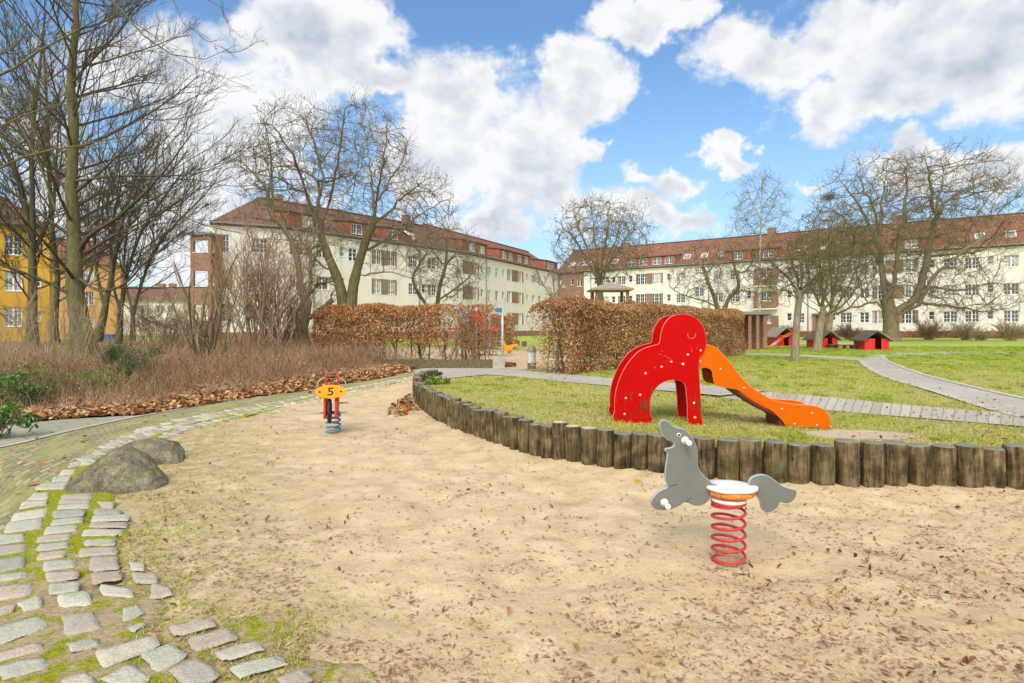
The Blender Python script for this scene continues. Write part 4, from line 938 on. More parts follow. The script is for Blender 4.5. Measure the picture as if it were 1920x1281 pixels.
def LV(ns, ls, r=(.035, .018, .010, .007), **kw):
    out = []
    for i, (n_, l_) in enumerate(zip(ns, ls)):
        d = dict(n=n_, len=l_, rmin=r[i], rmax=kw.get('rmaxs', (.12, .05, .03, .02))[i], k=(5, 4, 3, 3)[i], pts=(7, 6, 4, 3)[i], ang=kw.get('ang', .75), angv=.25,
                 wig=kw.get('wig', .22), trop=kw.get('trop', .05), rr=.6, up=kw.get('up', .1), t0=kw.get('t0', (.25, .12, .1, .1))[i], droop=kw.get('droop', 0), flat=0)
        out.append(d)
    return out


def colonise(limbs, env, n_att, step, seed, trunk_n, rtip=.008, ex=2.35, infl=6.0, kill=1.35, iters=140, shell=.45, wig=.12):
    """space colonisation: a skeleton grown from the given limbs until it fills the crown's volume evenly"""
    rs = np.random.RandomState(seed); N = []; PA = []
    for li, (pts, r0, r1) in enumerate(limbs):
        p = catmull(pts, 5); L = np.linalg.norm(np.diff(p, axis=0), axis=1).sum(); p = resample(p, max(3, int(L / step)))
        p[1:-1] += rs.normal(0, step * .10, (len(p) - 2, 3))
        if N:
            q_ = np.array(N); par = int(np.argmin(((q_ - p[0]) ** 2).sum(1)))
            if li < trunk_n: par = 0
        else: par = -1
        for k, x in enumerate(p):
            if N and k == 0 and li >= trunk_n: continue
            N.append(x); PA.append(par); par = len(N) - 1
    n_seed = len(N)
    A = []
    vol = np.array([r[0] * r[1] * r[2] for c, r in env]); cnt = (vol / vol.sum() * n_att).astype(int)
    for (c, r), m_ in zip(env, cnt):
        v = nrmz(rs.normal(0, 1, (m_, 3))) * (rs.rand(m_, 1) ** shell); A.append(np.array(c) + v * np.array(r))
    A = np.vstack(A); A = A[A[:, 2] > 1.9]
    P = np.array(N); PA = list(PA)
    kd = kill * step
    near = np.full(len(A), 0); dmin = np.full(len(A), 1e9)
    def upd(lo):
        for a in range(lo, len(P), 400):
            D = np.linalg.norm(A[:, None] - P[None, a:a + 400], axis=2); j = D.argmin(1); d_ = D[np.arange(len(A)), j]
            b = d_ < dmin; dmin[b] = d_[b]; near[b] = j[b] + a
    upd(max(1, int(n_seed * .10)))
    grown = {}
    for it in range(iters):
        al = (dmin > kd) & (dmin < infl * step * (3 if it < 12 else 1.6))
        if al.sum() < 3: break
        k_ = dmin > kd; A = A[k_]; near = near[k_]; dmin = dmin[k_]; al = al[k_]
        idx = near[al]; V = nrmz(A[al] - P[idx]); acc = {}
        u, inv = np.unique(idx, return_inverse=True); S = np.zeros((len(u), 3)); np.add.at(S, inv, V)
        par_dir = np.array([P[i] - P[PA[i]] if PA[i] >= 0 else (0, 0, 1) for i in u]); S = nrmz(S) + .35 * nrmz(par_dir) + rs.normal(0, wig, S.shape)
        newp = P[u] + nrmz(S) * step
        ok = np.array([grown.get(int(i), 0) < 3 for i in u]); u = u[ok]; newp = newp[ok]
        if not len(u): break
        for i in u: grown[int(i)] = grown.get(int(i), 0) + 1
        lo = len(P); P = np.vstack([P, newp]); PA += [int(i) for i in u]; upd(lo)
    n = len(P); PA = np.array(PA); R_ = np.zeros(n); ch = [[] for _ in range(n)]
    for i in range(n):
        if PA[i] >= 0: ch[PA[i]].append(i)
    order = sorted(range(n), key=lambda i: -i)
    # children always follow their parents in the list
    for i in order: R_[i] = rtip if not ch[i] else sum(R_[c] ** ex for c in ch[i]) ** (1 / ex)
    chains = []; stack = [(0, None)]
    while stack:
        i, par = stack.pop(); c_ = ([par] if par is not None else []) + [i]; cur = i
        while ch[cur]:
            k = sorted(ch[cur], key=lambda c: -R_[c])
            for o_ in k[1:]: stack.append((o_, cur))
            cur = k[0]; c_.append(cur)
        chains.append(c_)
    return P, R_, chains
def crown_tree(name, label, limbs, env, n_att, step, seed, trunk_n=1, rtip=.008, ex=2.35, bark_m='bark_green', twig_m='twig_brown', twigs=5, tlen=.7, tr_=.005, clump=None, shell=.45, group=None, trunk_r=None, wig=.12):
    rs = np.random.RandomState(seed + 500); P, R_, chains = colonise(limbs, env, n_att, step, seed, trunk_n, rtip, ex, shell=shell, wig=wig)
    o3 = np.array(limbs[0][0][0], float); root = empty(name, label, 'tree', tuple(o3), 0, group)
    TV = []; TQ = []; tb = 0; rl = []
    for i, (pts, r0, r1) in enumerate(limbs[:trunk_n]):
        p = resample(catmull(pts, 5), 14); rad = (r0 + (r1 - r0) * np.linspace(0, 1, 14) ** .7) * (1 + .5 * np.exp(-np.arange(14) * 1.2)) * (1 + rs.normal(0, .03, 14)); V, Q = tubes(p[None] - o3, rad[None], 14); TV.append(V); TQ.append(Q + tb); tb += len(V); rl.append(r1)
    put('trunk', mesh_np('trunk', np.vstack(TV), np.vstack(TQ), smooth=True), M[bark_m], root)
    cap = max(rl) * .98; CV = []; CQ = []; cb = 0; groups = {}
    for c in chains: groups.setdefault(len(c), []).append(c)
    for L, cs in groups.items():
        if L < 2: continue
        c = np.array(cs); p = P[c]; r = np.minimum(R_[c], cap)
        if L > 2: r[:, 0] = np.minimum(r[:, 0], r[:, 1] * 1.05)
        r[:, -1] *= .6
        V, Q = tubes(p - o3, r, 6 if L > 8 else 4); CV.append(V); CQ.append(Q + cb); cb += len(V)
    # fine twigs along the outer chains
    outer = np.array([c[-3:] if len(c) > 2 else [c[0], c[0], c[1]] for c in chains]); pp = P[outer]; pp[:, 0] = np.where(outer[:, :1] == outer[:, 1:2], pp[:, 0] * .6 + pp[:, 2] * .4, pp[:, 0])
    a, b, c_, d_ = spawn(pp, np.full(pp.shape[:2], rtip), twigs, .05, 1.0, .75, .25, 1, rs, .12); L = tlen * rs.uniform(.45, 1.25, len(a))
    t1 = grow(a, b, L, 5, .20, .05, rs); V, Q = tubes(t1 - o3, np.linspace(1, .5, 5)[None] * np.full((len(a), 1), tr_), 3); CV.append(V); CQ.append(Q + cb); cb += len(V)
    k_ = rs.rand(len(t1)) < .75; a, b, c_, d_ = spawn(t1[k_], np.full((k_.sum(), 5), tr_), 3, .2, 1.0, .7, .25, .55, rs, .1)
    t2 = grow(a, b, c_, 3, .2, .03, rs); V, Q = tubes(t2 - o3, np.linspace(1, .6, 3)[None] * np.full((len(a), 1), tr_ * .75), 3); CV.append(V); CQ.append(Q + cb)
    put('crown', mesh_np('crown', np.vstack(CV), np.vstack(CQ), smooth=True), M[twig_m], root)
    if clump:
        nC, sz, mm = clump; e_ = t2[:, -1]; idx = rs.randint(0, len(e_), nC)
        leaf_cloud('withered_leaves', e_[idx] - o3 + rs.normal(0, .03, (nC, 3)), rs.uniform(.6, 1.3, nC) * sz, 1.5, M[mm], rs, root, rnd=rs.uniform(0, .7, nC))
    return root

# big twin-stemmed tree behind the left hedge
d = 27
L_ = [(tr([(643, 612), (643, 570), (638, 540), (630, 515), (615, 480), (603, 445), (590, 410)], d), .30, .15),
      (tr([(658, 612), (659, 570), (662, 540), (671, 500), (685, 455), (700, 420)], d, ), .31, .16),
      (tr([(590, 410), (600, 370, .5), (604, 330, 1), (590, 270, 1.5), (570, 210, 2)], d), .20, .03),
      (tr([(600, 430), (618, 380), (628, 330, -1), (640, 270, -1.5), (646, 205, -2)], d), .17, .03),
      (tr([(590, 410), (575, 360, -.5), (560, 320, -1), (545, 285, -2), (510, 235, -2.5)], d), .17, .03),
      (tr([(604, 350), (585, 330), (560, 320, 1), (520, 310, 2), (478, 290, 2)], d), .12, .02),
      (tr([(575, 362), (545, 350, 1), (520, 320, 2), (490, 250, 3)], d), .11, .02),
      (tr([(700, 420), (702, 380), (695, 330, 1), (690, 280, 2), (680, 215, 2.5)], d), .21, .03),
      (tr([(690, 440), (705, 390), (712, 340, -1), (720, 290, -2), (728, 220, -2)], d), .20, .03),
      (tr([(705, 380), (730, 340, 1), (750, 310, 2), (765, 270, 2)], d), .13, .02),
      (tr([(700, 420), (735, 395, -.5), (750, 375, -1), (775, 355, -2), (810, 330, -3)], d), .17, .02),
      (tr([(682, 470), (720, 450, 1), (745, 440, 1), (790, 400, 2), (850, 370, 2)], d), .14, .02),
      (tr([(672, 520), (710, 510, -.5), (755, 515, -1), (810, 540, -1.5)], d), .06, .015),
      (tr([(628, 510), (600, 495, .5), (580, 470, 1), (545, 430, 2)], d), .13, .02),
      (tr([(633, 545), (600, 520, -.5), (570, 515, -1), (520, 520, -2)], d), .06, .015),
      (tr([(604, 345), (650, 330, -1.5), (665, 350, -2), (672, 300, -3)], d), .08, .02)]
L_ = L_[:2] + [(p, a * .72, .014) for p, a, b in L_[2:]]
env = [el(572, 290, 105, 98, d, 3.4), el(690, 290, 88, 98, d, 3.4), el(770, 395, 92, 72, d, 3.2), el(630, 385, 100, 90, d, 2.8), el(505, 335, 62, 70, d, 2.8), el(760, 480, 80, 45, d, 2.2), el(555, 470, 55, 45, d, 2)]
crown_tree('oak_tree', 'large bare tree with twin mossy stems and broad round crown behind the left brown hedge', L_, env, 3600, .32, 3, trunk_n=2, rtip=.0115, ex=2.30, twigs=6, tlen=.75, tr_=.0075, clump=(2600, .08, 'beech_leaf'))

# old pruned tree in front of the gable
d = 20
L_ = [(tr([(566, 648), (568, 610), (575, 580), (570, 555), (562, 535)], d), .23, .15),
      (tr([(562, 535), (560, 500), (550, 460), (535, 430), (512, 408), (502, 380), (502, 355)], d), .13, .06),
      (tr([(502, 360), (490, 340, .4), (468, 318, .8), (440, 285, 1)], d), .06, .015),
      (tr([(512, 408), (510, 350), (508, 300), (500, 240, .3)], d), .06, .012),
      (tr([(572, 560), (582, 530), (582, 480), (578, 462)], d), .085, .06),
      (tr([(580, 472), (590, 462), (606, 459)], d), .05, .035),
      (tr([(570, 600), (590, 590), (610, 575), (622, 562)], d), .10, .085),
      (tr([(578, 555), (592, 538), (600, 532), (628, 526)], d), .07, .02),
      (tr([(580, 480), (565, 450, .3), (555, 430, .5), (530, 425, 1)], d), .05, .012)]
bare_tree('pruned_tree', 'old crooked tree with sawn-off limbs leaning in front of the cream gable wall', L_, LV((5, 6, 4), (.45, .55, .5), r=(.012, .008, .006), wig=.3, trop=.04, rmaxs=(.03, .014, .009)), None, 5, trunk_n=1, bark_m='bark_green', twig_m='bark_green')

# smaller tree further right behind the same hedge
d = 34
L_ = [(tr([(822, 612), (820, 580), (824, 540), (835, 500), (838, 460)], d), .17, .07),
      (tr([(808, 612), (800, 575), (782, 545), (774, 520), (790, 490), (800, 475)], d), .13, .05),
      (tr([(826, 560), (850, 545), (880, 520), (900, 490)], d), .10, .03),
      (tr([(838, 470), (845, 440, .5), (840, 425)], d), .06, .02), (tr([(835, 500), (855, 470, -1), (875, 455)], d), .07, .02), (tr([(834, 500), (815, 475, 1), (805, 450)], d), .07, .02)]
crown_tree('linden_tree', 'small bare tree with forked stems behind the middle of the left hedge', L_, [el(838, 495, 85, 76, d, 2.6)], 1100, .33, 8, trunk_n=2, rtip=.013, twigs=6, tlen=.7, tr_=.0088)

# tree behind the roofed tower
d = 42
L_ = [(tr([(1126, 615), (1126, 570), (1124, 530), (1118, 500)], d), .30, .17)] + \
     [(tr([(1124, 530), (1124 + dx * .35, 480, dd * .5), (1124 + dx * .75, 430, dd), (1124 + dx, yy, dd)], d), .13, .025) for dx, yy, dd in ((-75, 440, 1), (-50, 395, -1), (-15, 375, 2), (20, 380, -2), (50, 385, 1), (80, 410, 0), (88, 450, -1), (-85, 470, 0))]
crown_tree('maple_tree', 'bare round-crowned tree standing behind the small roofed lookout tower', L_, [el(1127, 452, 98, 82, d, 3.8)], 2000, .40, 9, rtip=.0165, ex=2.25, twigs=6, tlen=.9, tr_=.0115, clump=(1800, .12, 'beech_leaf'))

# faint small tree at the inner corner of the blocks
d = 58
L_ = [(tr([(1038, 620), (1038, 580), (1040, 550)], d), .15, .08), (tr([(1039, 560), (1020, 535), (1005, 510)], d), .08, .02), (tr([(1040, 555), (1055, 530), (1070, 515)], d), .08, .02), (tr([(1040, 560), (1038, 530), (1030, 500)], d), .08, .02)]
bare_tree('young_tree', 'thin pale bare tree at the inner corner of the cream blocks', L_, LV((7, 6, 4), (.55, .5, .5), r=(.03, .018, .013), rmaxs=(.05, .03, .02)), [el(1036, 545, 48, 52, d, 2.5)], 10, bark_m='bark_pale', twig_m='twig_brown')

# spreading tree behind the brown hedge's right half
d = 33
L_ = [(tr([(1348, 625), (1346, 590), (1340, 560), (1328, 530), (1318, 500)], d), .16, .08), (tr([(1356, 625), (1358, 590), (1366, 560), (1385, 540), (1378, 505)], d), .17, .07),
      (tr([(1342, 575), (1310, 560), (1280, 555), (1255, 535)], d), .08, .02), (tr([(1318, 500), (1305, 480, .5), (1300, 450)], d), .06, .02), (tr([(1378, 505), (1372, 480, -.5), (1385, 450)], d), .06, .02),
      (tr([(1372, 550), (1410, 545, -1), (1440, 560, -1.5), (1475, 575, -2)], d), .09, .03), (tr([(1322, 515), (1345, 490, 1), (1350, 460)], d), .05, .02), (tr([(1378, 515), (1405, 500, 1), (1415, 475)], d), .05, .02)]
crown_tree('spreading_tree', 'low forked bare tree with spreading mossy limbs behind the right end of the brown hedge', L_, [el(1345, 515, 95, 75, d, 2.6), el(1420, 530, 70, 50, d, 2)], 1300, .31, 12, trunk_n=2, rtip=.0125, twigs=5, tlen=.7, tr_=.0083)

# birch
d = 62
L_ = [(tr([(1424, 628), (1424, 560), (1425, 480), (1427, 400), (1429, 330)], d), .20, .03)] + \
     [(tr([(1425, y0), (1425 + dx * .5, y0 - 28, dd), (1425 + dx, y0 - dy, dd)], d), .07, .02) for y0, dx, dy, dd in ((500, -30, 60, 0), (480, 38, 62, 1), (450, -40, 65, -1), (430, 35, 70, 1), (410, -28, 60, 1), (395, 40, 55, -1), (375, -20, 45, 0), (360, 22, 40, 0))]
crown_tree('birch_tree', 'slim pale-barked birch rising above the long red roof', L_, [el(1425, 405, 55, 82, d, 4)], 900, .55, 13, rtip=.016, ex=2.5, bark_m='birch_bark', twig_m='twig_brown', twigs=5, tlen=1.5, tr_=.011, clump=(500, .13, 'straw_stem'))

# near fruit tree on the lawn
d = 18.6
L_ = [(tr([(1490, 682), (1492, 640), (1494, 600), (1498, 565), (1500, 545)], d), .128, .095),
      (tr([(1499, 550), (1480, 525, .2), (1462, 505, .4), (1440, 490, .6)], d), .07, .02), (tr([(1499, 550), (1505, 515, -.3), (1502, 480, -.4), (1510, 445, -.5)], d), .075, .015),
      (tr([(1502, 555), (1530, 525, .3), (1560, 500, .5), (1590, 470, .7), (1625, 470, .9)], d), .075, .02), (tr([(1498, 560), (1475, 545, -.4), (1445, 545, -.8), (1420, 555, -1)], d), .055, .012),
      (tr([(1502, 545), (1488, 500), (1478, 465), (1470, 440)], d), .06, .012), (tr([(1505, 540), (1530, 520, -.6), (1548, 485, -.9)], d), .05, .012), (tr([(1510, 550), (1545, 545, .4), (1580, 555, .7)], d), .045, .01)]
crown_tree('fruit_tree', 'small gnarled bare tree with light grey trunk standing alone on the lawn', L_, [el(1500, 498, 92, 62, d, 1.4)], 1300, .16, 14, rtip=.0072, bark_m='bark_pale', twig_m='bark_green', twigs=5, tlen=.34, tr_=.0050, clump=(300, .04, 'beech_leaf'))
# two trees close together behind it
for k_, (tx, ty, d, lab, nm_, sd_) in enumerate(((1532, 661, 26.5, 'leaning bare tree with mossy crown, left of the middle red playhouse', 'fruit_tree', 15), (1549, 652, 33, 'straight bare tree directly behind the leaning one beside the middle red playhouse', 'fruit_tree', 16))):
    L_ = [(tr([(tx, ty + 3), (tx + 3, 630), (tx + 8, 600), (tx + 12, 575)], d), .21, .13),
          (tr([(tx + 11, 580), (tx - 8, 545, .4), (tx - 18, 505, .8), (tx - 25, 460, 1)], d), .10, .02), (tr([(tx + 11, 580), (tx + 10, 530, -.4), (tx + 5, 480, -.8), (tx + 5, 420, -1)], d), .10, .02),
          (tr([(tx + 11, 585), (tx + 35, 550, .3), (tx + 55, 510, .6), (tx + 70, 460, 1)], d), .10, .02), (tr([(tx + 12, 590), (tx + 45, 575, -.6), (tx + 75, 540, -1), (tx + 90, 520, -1)], d), .08, .02),
          (tr([(tx + 9, 590), (tx - 20, 570, -.6), (tx - 45, 545, -1)], d), .07, .02), (tr([(tx + 10, 570), (tx + 20, 520, 1), (tx + 28, 450, 1.4)], d), .07, .02)]
    crown_tree(nm_, lab, L_, [el(tx + 20, 480, 78, 92, d, 2.3)], 1500, .24, sd_, rtip=.0105, bark_m='bark_pale', twig_m='bark_green', twigs=5, tlen=.48, tr_=.0072)

# the great tree in front of the right block
d = 47
L_ = [(tr([(1671, 646), (1671, 625), (1670, 600), (1668, 585), (1662, 560)], d), .70, .48),
      (tr([(1664, 585), (1640, 560), (1612, 540), (1600, 520)], d), .28, .05), (tr([(1664, 570), (1655, 520, .5), (1650, 460, 1), (1640, 400, 2), (1615, 340, 2)], d), .30, .04),
      (tr([(1668, 565), (1678, 510, -.5), (1685, 455, -1), (1695, 400, -2), (1700, 320, -2)], d), .32, .04), (tr([(1676, 585), (1715, 560, .5), (1735, 500, 1), (1755, 400, 2), (1770, 320, 2)], d), .34, .04),
      (tr([(1680, 592), (1722, 570, -1), (1750, 520, -2), (1800, 475, -3), (1850, 440, -3)], d), .28, .04), (tr([(1655, 480), (1630, 420, -1), (1600, 370, -2), (1575, 340, -2)], d), .20, .03),
      (tr([(1650, 450), (1652, 390, 2), (1660, 340, 3), (1665, 300, 3)], d), .16, .03), (tr([(1755, 400), (1785, 370, 1), (1830, 345, 2), (1870, 330, 2)], d), .16, .03), (tr([(1752, 410), (1748, 360, -1), (1735, 300, -2)], d), .16, .03),
      (tr([(1718, 568), (1790, 575, 1), (1850, 585, 2), (1890, 580, 2)], d), .12, .02), (tr([(1740, 535), (1800, 545, -1), (1860, 530, -2)], d), .10, .02), (tr([(1645, 565), (1600, 575, 1), (1570, 590, 1)], d), .10, .02),
      (tr([(1800, 475), (1840, 470, 1), (1895, 440, 2)], d), .12, .02), (tr([(1665, 540), (1640, 480, 2), (1600, 430, 3), (1570, 400, 3)], d), .20, .03)]
L_ = L_[:1] + [(p, a * .85, .02) for p, a, b in L_[1:]]
env = [el(1640, 395, 108, 108, d, 6), el(1760, 370, 115, 92, d, 6), el(1850, 400, 68, 75, d, 4), el(1720, 480, 150, 110, d, 5), el(1830, 560, 85, 40, d, 4), el(1600, 540, 60, 60, d, 4)]
crown_tree('chestnut_tree', 'huge old bare tree with thick grey trunk and wide crown before the right-hand block', L_, env, 5000, .50, 17, rtip=.0195, ex=2.08, bark_m='bark_brown', twig_m='twig_brown', twigs=6, tlen=1.15, tr_=.0128, clump=(2800, .13, 'beech_leaf'))

# tall tree of the left bed with many rising limbs
def whorl(trunk, n, t0, t1, lenf, r0, rs, asc=.55, az=None, curve=.25, out=1.0):
    p = resample(catmull(trunk, 6), 60); res = []
    for i in range(n):
        t = t0 + (t1 - t0) * (i + rs.rand() * .6) / n; b = p[int(t * 59)]; a = rs.rand() * 6.283 if az is None else az[i % len(az)] + rs.normal(0, .3)
        L = lenf(t) * rs.uniform(.75, 1.15); dr = np.array([math.cos(a) * out, math.sin(a) * out, asc * rs.uniform(.6, 1.3)]); pts = [b]
        for s in range(4):
            dr = dr / np.linalg.norm(dr); pts.append(pts[-1] + dr * L / 4); dr = dr + np.array([0, 0, curve * rs.uniform(-.4, 1)]) + rs.normal(0, .07, 3)
        res.append(([tuple(q_) for q_ in pts], r0 * (1.15 - .75 * t), .010))
    return res
rs = np.random.RandomState(77)
d = 19
tk = tr([(158, 668), (150, 620), (146, 560), (140, 480), (136, 400), (136, 300), (136, 200), (138, 90), (142, 0), (146, -150)], d)
L_ = [(tk, .29, .045)] + whorl(tk, 44, .13, .97, lambda t: 5.6 * (1 - .45 * t), .062, rs, asc=.75, curve=.10)
L_ += [(tr([(150, 470), (170, 440, -.6), (230, 400, -1.0), (300, 330, -1.6), (360, 250, -2)], d), .09, .015), (tr([(146, 520), (185, 545, -.5), (230, 535, -.8), (275, 490, -1.4), (350, 430, -2)], d), .06, .01),
       (tr([(140, 340), (220, 330, -.8), (320, 330, -1.5), (390, 320, -2), (440, 296, -2.4)], d), .055, .009), (tr([(138, 280), (210, 250, .5), (300, 200, 1), (375, 140, 1)], d), .07, .01)]
bare_tree('beech_tree', 'tallest bare tree at the left, thick straight mossy trunk with rising branches', L_, LV((9, 7, 4), (.5, .5, .5), r=(.0085, .0055, .0042), wig=.13, trop=.05, rmaxs=(.022, .011, .007), ang=.65), None, 20, twig_m='twig_grey', spread_c=at(146, 620, 19))
d = 23
tk = tr([(62, 665), (60, 600), (62, 520), (55, 440), (38, 340), (5, 280), (-40, 220)], d)
L_ = [(tk, .20, .06)] + whorl(tk, 18, .2, .95, lambda t: 3.6 * (1 - .4 * t), .042, rs, asc=.7, curve=.1) + [(tr([(60, 500), (62, 430), (60, 330), (62, 250), (75, 120), (85, 20)], d), .12, .03), (tr([(60, 480), (95, 400, .5), (105, 320, 1), (112, 200, 1)], d), .08, .02)]
bare_tree('beech_tree', 'slender bare tree nearest the yellow house, its trunk bending left', L_, LV((9, 7, 4), (.5, .5, .5), r=(.009, .0062, .0050), wig=.16, rmaxs=(.035, .018, .010), ang=.65), None, 21, twig_m='twig_grey', spread_c=at(60, 600, 23))
d = 26
tk = tr([(105, 660), (102, 600), (108, 520), (98, 440), (92, 330), (88, 200), (80, 60)], d)
L_ = [(tk, .15, .035)] + whorl(tk, 20, .15, .95, lambda t: 4.0 * (1 - .4 * t), .042, rs, asc=.8, curve=.1)
bare_tree('beech_tree', 'dark bare tree in the gap between the yellow house and the thickest trunk', L_, LV((9, 7, 4), (.5, .5, .5), r=(.009, .0062, .0050), wig=.18, rmaxs=(.035, .018, .010), ang=.65), None, 22, twig_m='twig_grey', spread_c=at(105, 600, 26))
d = 24
for k_, (pp, lab, sd_) in enumerate((([(182, 640), (196, 580), (212, 500), (228, 420), (245, 360), (262, 290)], 'bare tree leaning right in front of the orange house', 23),
                                     ([(222, 645), (226, 590), (236, 520), (262, 440), (300, 380), (345, 320)], 'slim bare tree arching right beside the blue bin', 24),
                                     ([(248, 640), (250, 590), (266, 530), (290, 470), (330, 420), (380, 370)], 'rightmost slim tree of the left grove, arching toward the cream block', 25))):
    tk = tr([(x, y, k_ * 1.2) for x, y in pp], d)
    L_ = [(tk, .15 - .03 * k_, .03)] + whorl(tk, 8, .25, .95, lambda t: 3.1 * (1 - .35 * t), .030, rs, asc=.75, curve=.1) + [(tr([(pp[1][0], pp[1][1]), (pp[1][0] - 18, pp[2][1] - 20, 1), (pp[1][0] - 10, pp[3][1] - 40, 1.5), (pp[1][0] + 10, pp[4][1] - 70, 2)], d), .07, .02)]
    bare_tree('lime_tree', lab, L_, LV((8, 7, 4), (.55, .5, .5), r=(.0095, .007, .0056), wig=.17, rmaxs=(.03, .015, .009), ang=.65), None, sd_, twig_m='twig_grey', spread_c=at(pp[0][0], pp[0][1], d))
# branches reaching in from a tree beyond the left edge
d = 8.5
tk = tr([(-420, 760), (-400, 500), (-380, 200), (-330, -100), (-260, -400)], d)
L_ = [(tk, .26, .12), (tr([(-390, 330), (-150, 190), (0, 143), (67, 98), (129, 66), (210, 20)], d), .055, .006), (tr([(-385, 260), (-120, 150), (0, 104), (46, 68), (50, 20)], d), .05, .005),
      (tr([(-390, 420), (-120, 290), (0, 238), (77, 205), (144, 184), (175, 176)], d), .05, .004), (tr([(-390, 480), (-100, 360), (0, 315), (62, 288), (155, 272), (257, 252), (330, 256)], d), .045, .004),
      (tr([(-400, 560), (-120, 500), (0, 502), (80, 502), (120, 506)], d), .03, .003), (tr([(-395, 440), (-150, 300), (0, 210, 1), (60, 280, 1), (112, 415, 1)], d), .045, .012),
      (tr([(-300, -200), (0, -120), (198, -12), (240, 42), (288, 82), (330, 106), (391, 111), (443, 85)], d), .04, .003), (tr([(-300, -220), (100, -140), (320, -10), (345, 45), (395, 75)], d), .03, .003), (tr([(-280, -250), (150, -150), (375, -10), (405, 15), (445, 28)], d), .03, .003),
      (tr([(-400, 600), (-150, 470), (0, 590, .5), (40, 620, .5)], d), .03, .006), (tr([(-390, 300), (-100, 80), (20, -10), (110, -60)], d), .04, .006)]
bare_tree('overhanging_tree', 'tree beyond the left edge whose long mossy branches hang into the upper left corner', L_, LV((5, 5, 4), (.22, .42, .5), r=(.0045, .003, .0022), wig=.16, trop=.07, rmaxs=(.009, .0045, .003), ang=.7, t0=(.45, .15, .1)), None, 30, bark_m='bark_green', twig_m='bark_green')

# multi-stemmed shrubs
def shrub(name, label, cat, x, y, d, h, spread, n, r, m, seed, lv=(6, 4), arch=.10, lean=0.0, base=.25, twigs=None, rmin=.004):
    rs = np.random.RandomState(seed); X0, Y0 = (x - CX) / F * d, d; z0 = float(Hl(X0, Y0))
    root = empty(name, label, cat, (X0, Y0, z0))
    P = np.column_stack([rs.normal(0, base, n), rs.normal(0, base, n), np.zeros(n)])
    D = np.column_stack([rs.normal(0, spread, n) + lean, rs.normal(0, spread, n), np.ones(n)]); D = nrmz(D)
    pts = grow(P, D, h * rs.uniform(.55, 1.05, n), 9, .07, arch, rs); rad = r * rs.uniform(.6, 1.2, n)[:, None] * np.linspace(1, .25, 9)[None]
    VV, QQ, b = [], [], 0
    V, Q = tubes(pts, rad, 5); put('stems', mesh_np('stems', V, Q, smooth=True), M[m], root)
    for i, k in enumerate(lv):
        P, D, L, r_ = spawn(pts, rad, k, .25 if i == 0 else .15, 1, .55, .2, .42, rs, .15)
        pts = grow(P, D, L, 5, .13, .06, rs); rad = np.maximum(np.clip(r_, rmin, .02)[:, None] * np.linspace(1, .4, 5)[None], rmin * .7)
        V, Q = tubes(pts, rad, 3); VV.append(V); QQ.append(Q + b); b += len(V)
    put('twigs', mesh_np('twigs', np.vstack(VV), np.vstack(QQ)), M[twigs or m], root)
    return root
shrub('multi_stem_shrub', 'tall brown many-stemmed bare shrub in front of the cream gable', 'shrub', 492, 640, 16.5, 4.2, .22, 44, .030, 'twig_red', 40, (7, 6), .05, .05, .5, rmin=.005)
shrub('multi_stem_shrub', 'tan many-stemmed bare shrub just right of the taller brown shrub, before the gable', 'shrub', 548, 640, 18, 3.2, .24, 26, .026, 'twig_red', 41, (6, 5), .04, .0, .4, rmin=.005)
shrub('multi_stem_shrub', 'mossy low-branched shrub with thick forking stems left of the tall brown shrub', 'shrub', 395, 650, 14.5, 3.0, .32, 12, .038, 'bark_green', 42, (5, 5), .10, .0, .18, rmin=.005, twigs='cane_tan')
shrub('cane_shrub', 'tan upright canes growing at the foot of the thickest trunk', 'shrub', 92, 660, 13.5, 2.1, .25, 22, .012, 'cane_tan', 43, (4, 3), .06, .0, .5)
shrub('cane_shrub', 'leggy tan canes at the far left, below the yellow house', 'shrub', 20, 660, 13, 2.0, .25, 30, .011, 'cane_tan', 44, (4, 3), .06, .0, .5)
shrub('cane_shrub', 'thin pale canes between the thickest trunk and the blue bin', 'shrub', 178, 660, 15, 2.2, .28, 18, .012, 'cane_tan', 45, (4, 3), .06, .0, .4)
for k_, (x_, d_, h_, lb) in enumerate(((300, 24, 2.4, 'grey-brown bare shrub right of the blue bin'), (335, 22, 1.9, 'low brown bare shrub left of the brick balcony stack'), (268, 28, 2.6, 'hazy bare shrub directly behind the blue bin'), (365, 27, 2.2, 'thin bare shrub at the foot of the brick balcony stack'))):
    shrub('bare_shrub', lb, 'shrub', x_, 640, d_, h_, .35, 26, .014, 'twig_red', 46 + k_, (6, 5), .05, 0, .5, rmin=.007)
# low bushes along the right block and in the far garden
for k_, (x_, d_, h_, lb) in enumerate(((1592, 56, 1.7, 'round dark bare bush below the white narrow window, left of the huge trunk'), (1742, 54, 2.0, 'round reddish bare bush right of the huge tree trunk'), (1812, 53, 1.9, 'pale bare bush below the right-hand windows'), (1895, 50, 1.8, 'wide pale bush at the right edge by the block'), (1840, 51, .9, 'low dark bush between the two pale bushes'), (1480, 60, 1.4, 'small bush by the foot of the block left of the near lawn tree'))):
    shrub('bare_bush', lb, 'bush', x_, 640, d_, h_, .75, 60, .016, 'twig_red' if k_ in (0, 1) else 'cane_tan', 60 + k_, (7, 6), .0, 0, .2, rmin=.011)

shrub('bare_shrub', 'grey twiggy shrub growing up through the thin right end of the left hedge', 'shrub', 885, 690, 16.9, 1.85, .16, 30, .011, 'twig_red', 76, (5, 4), .03, 0, .42, rmin=.0045)
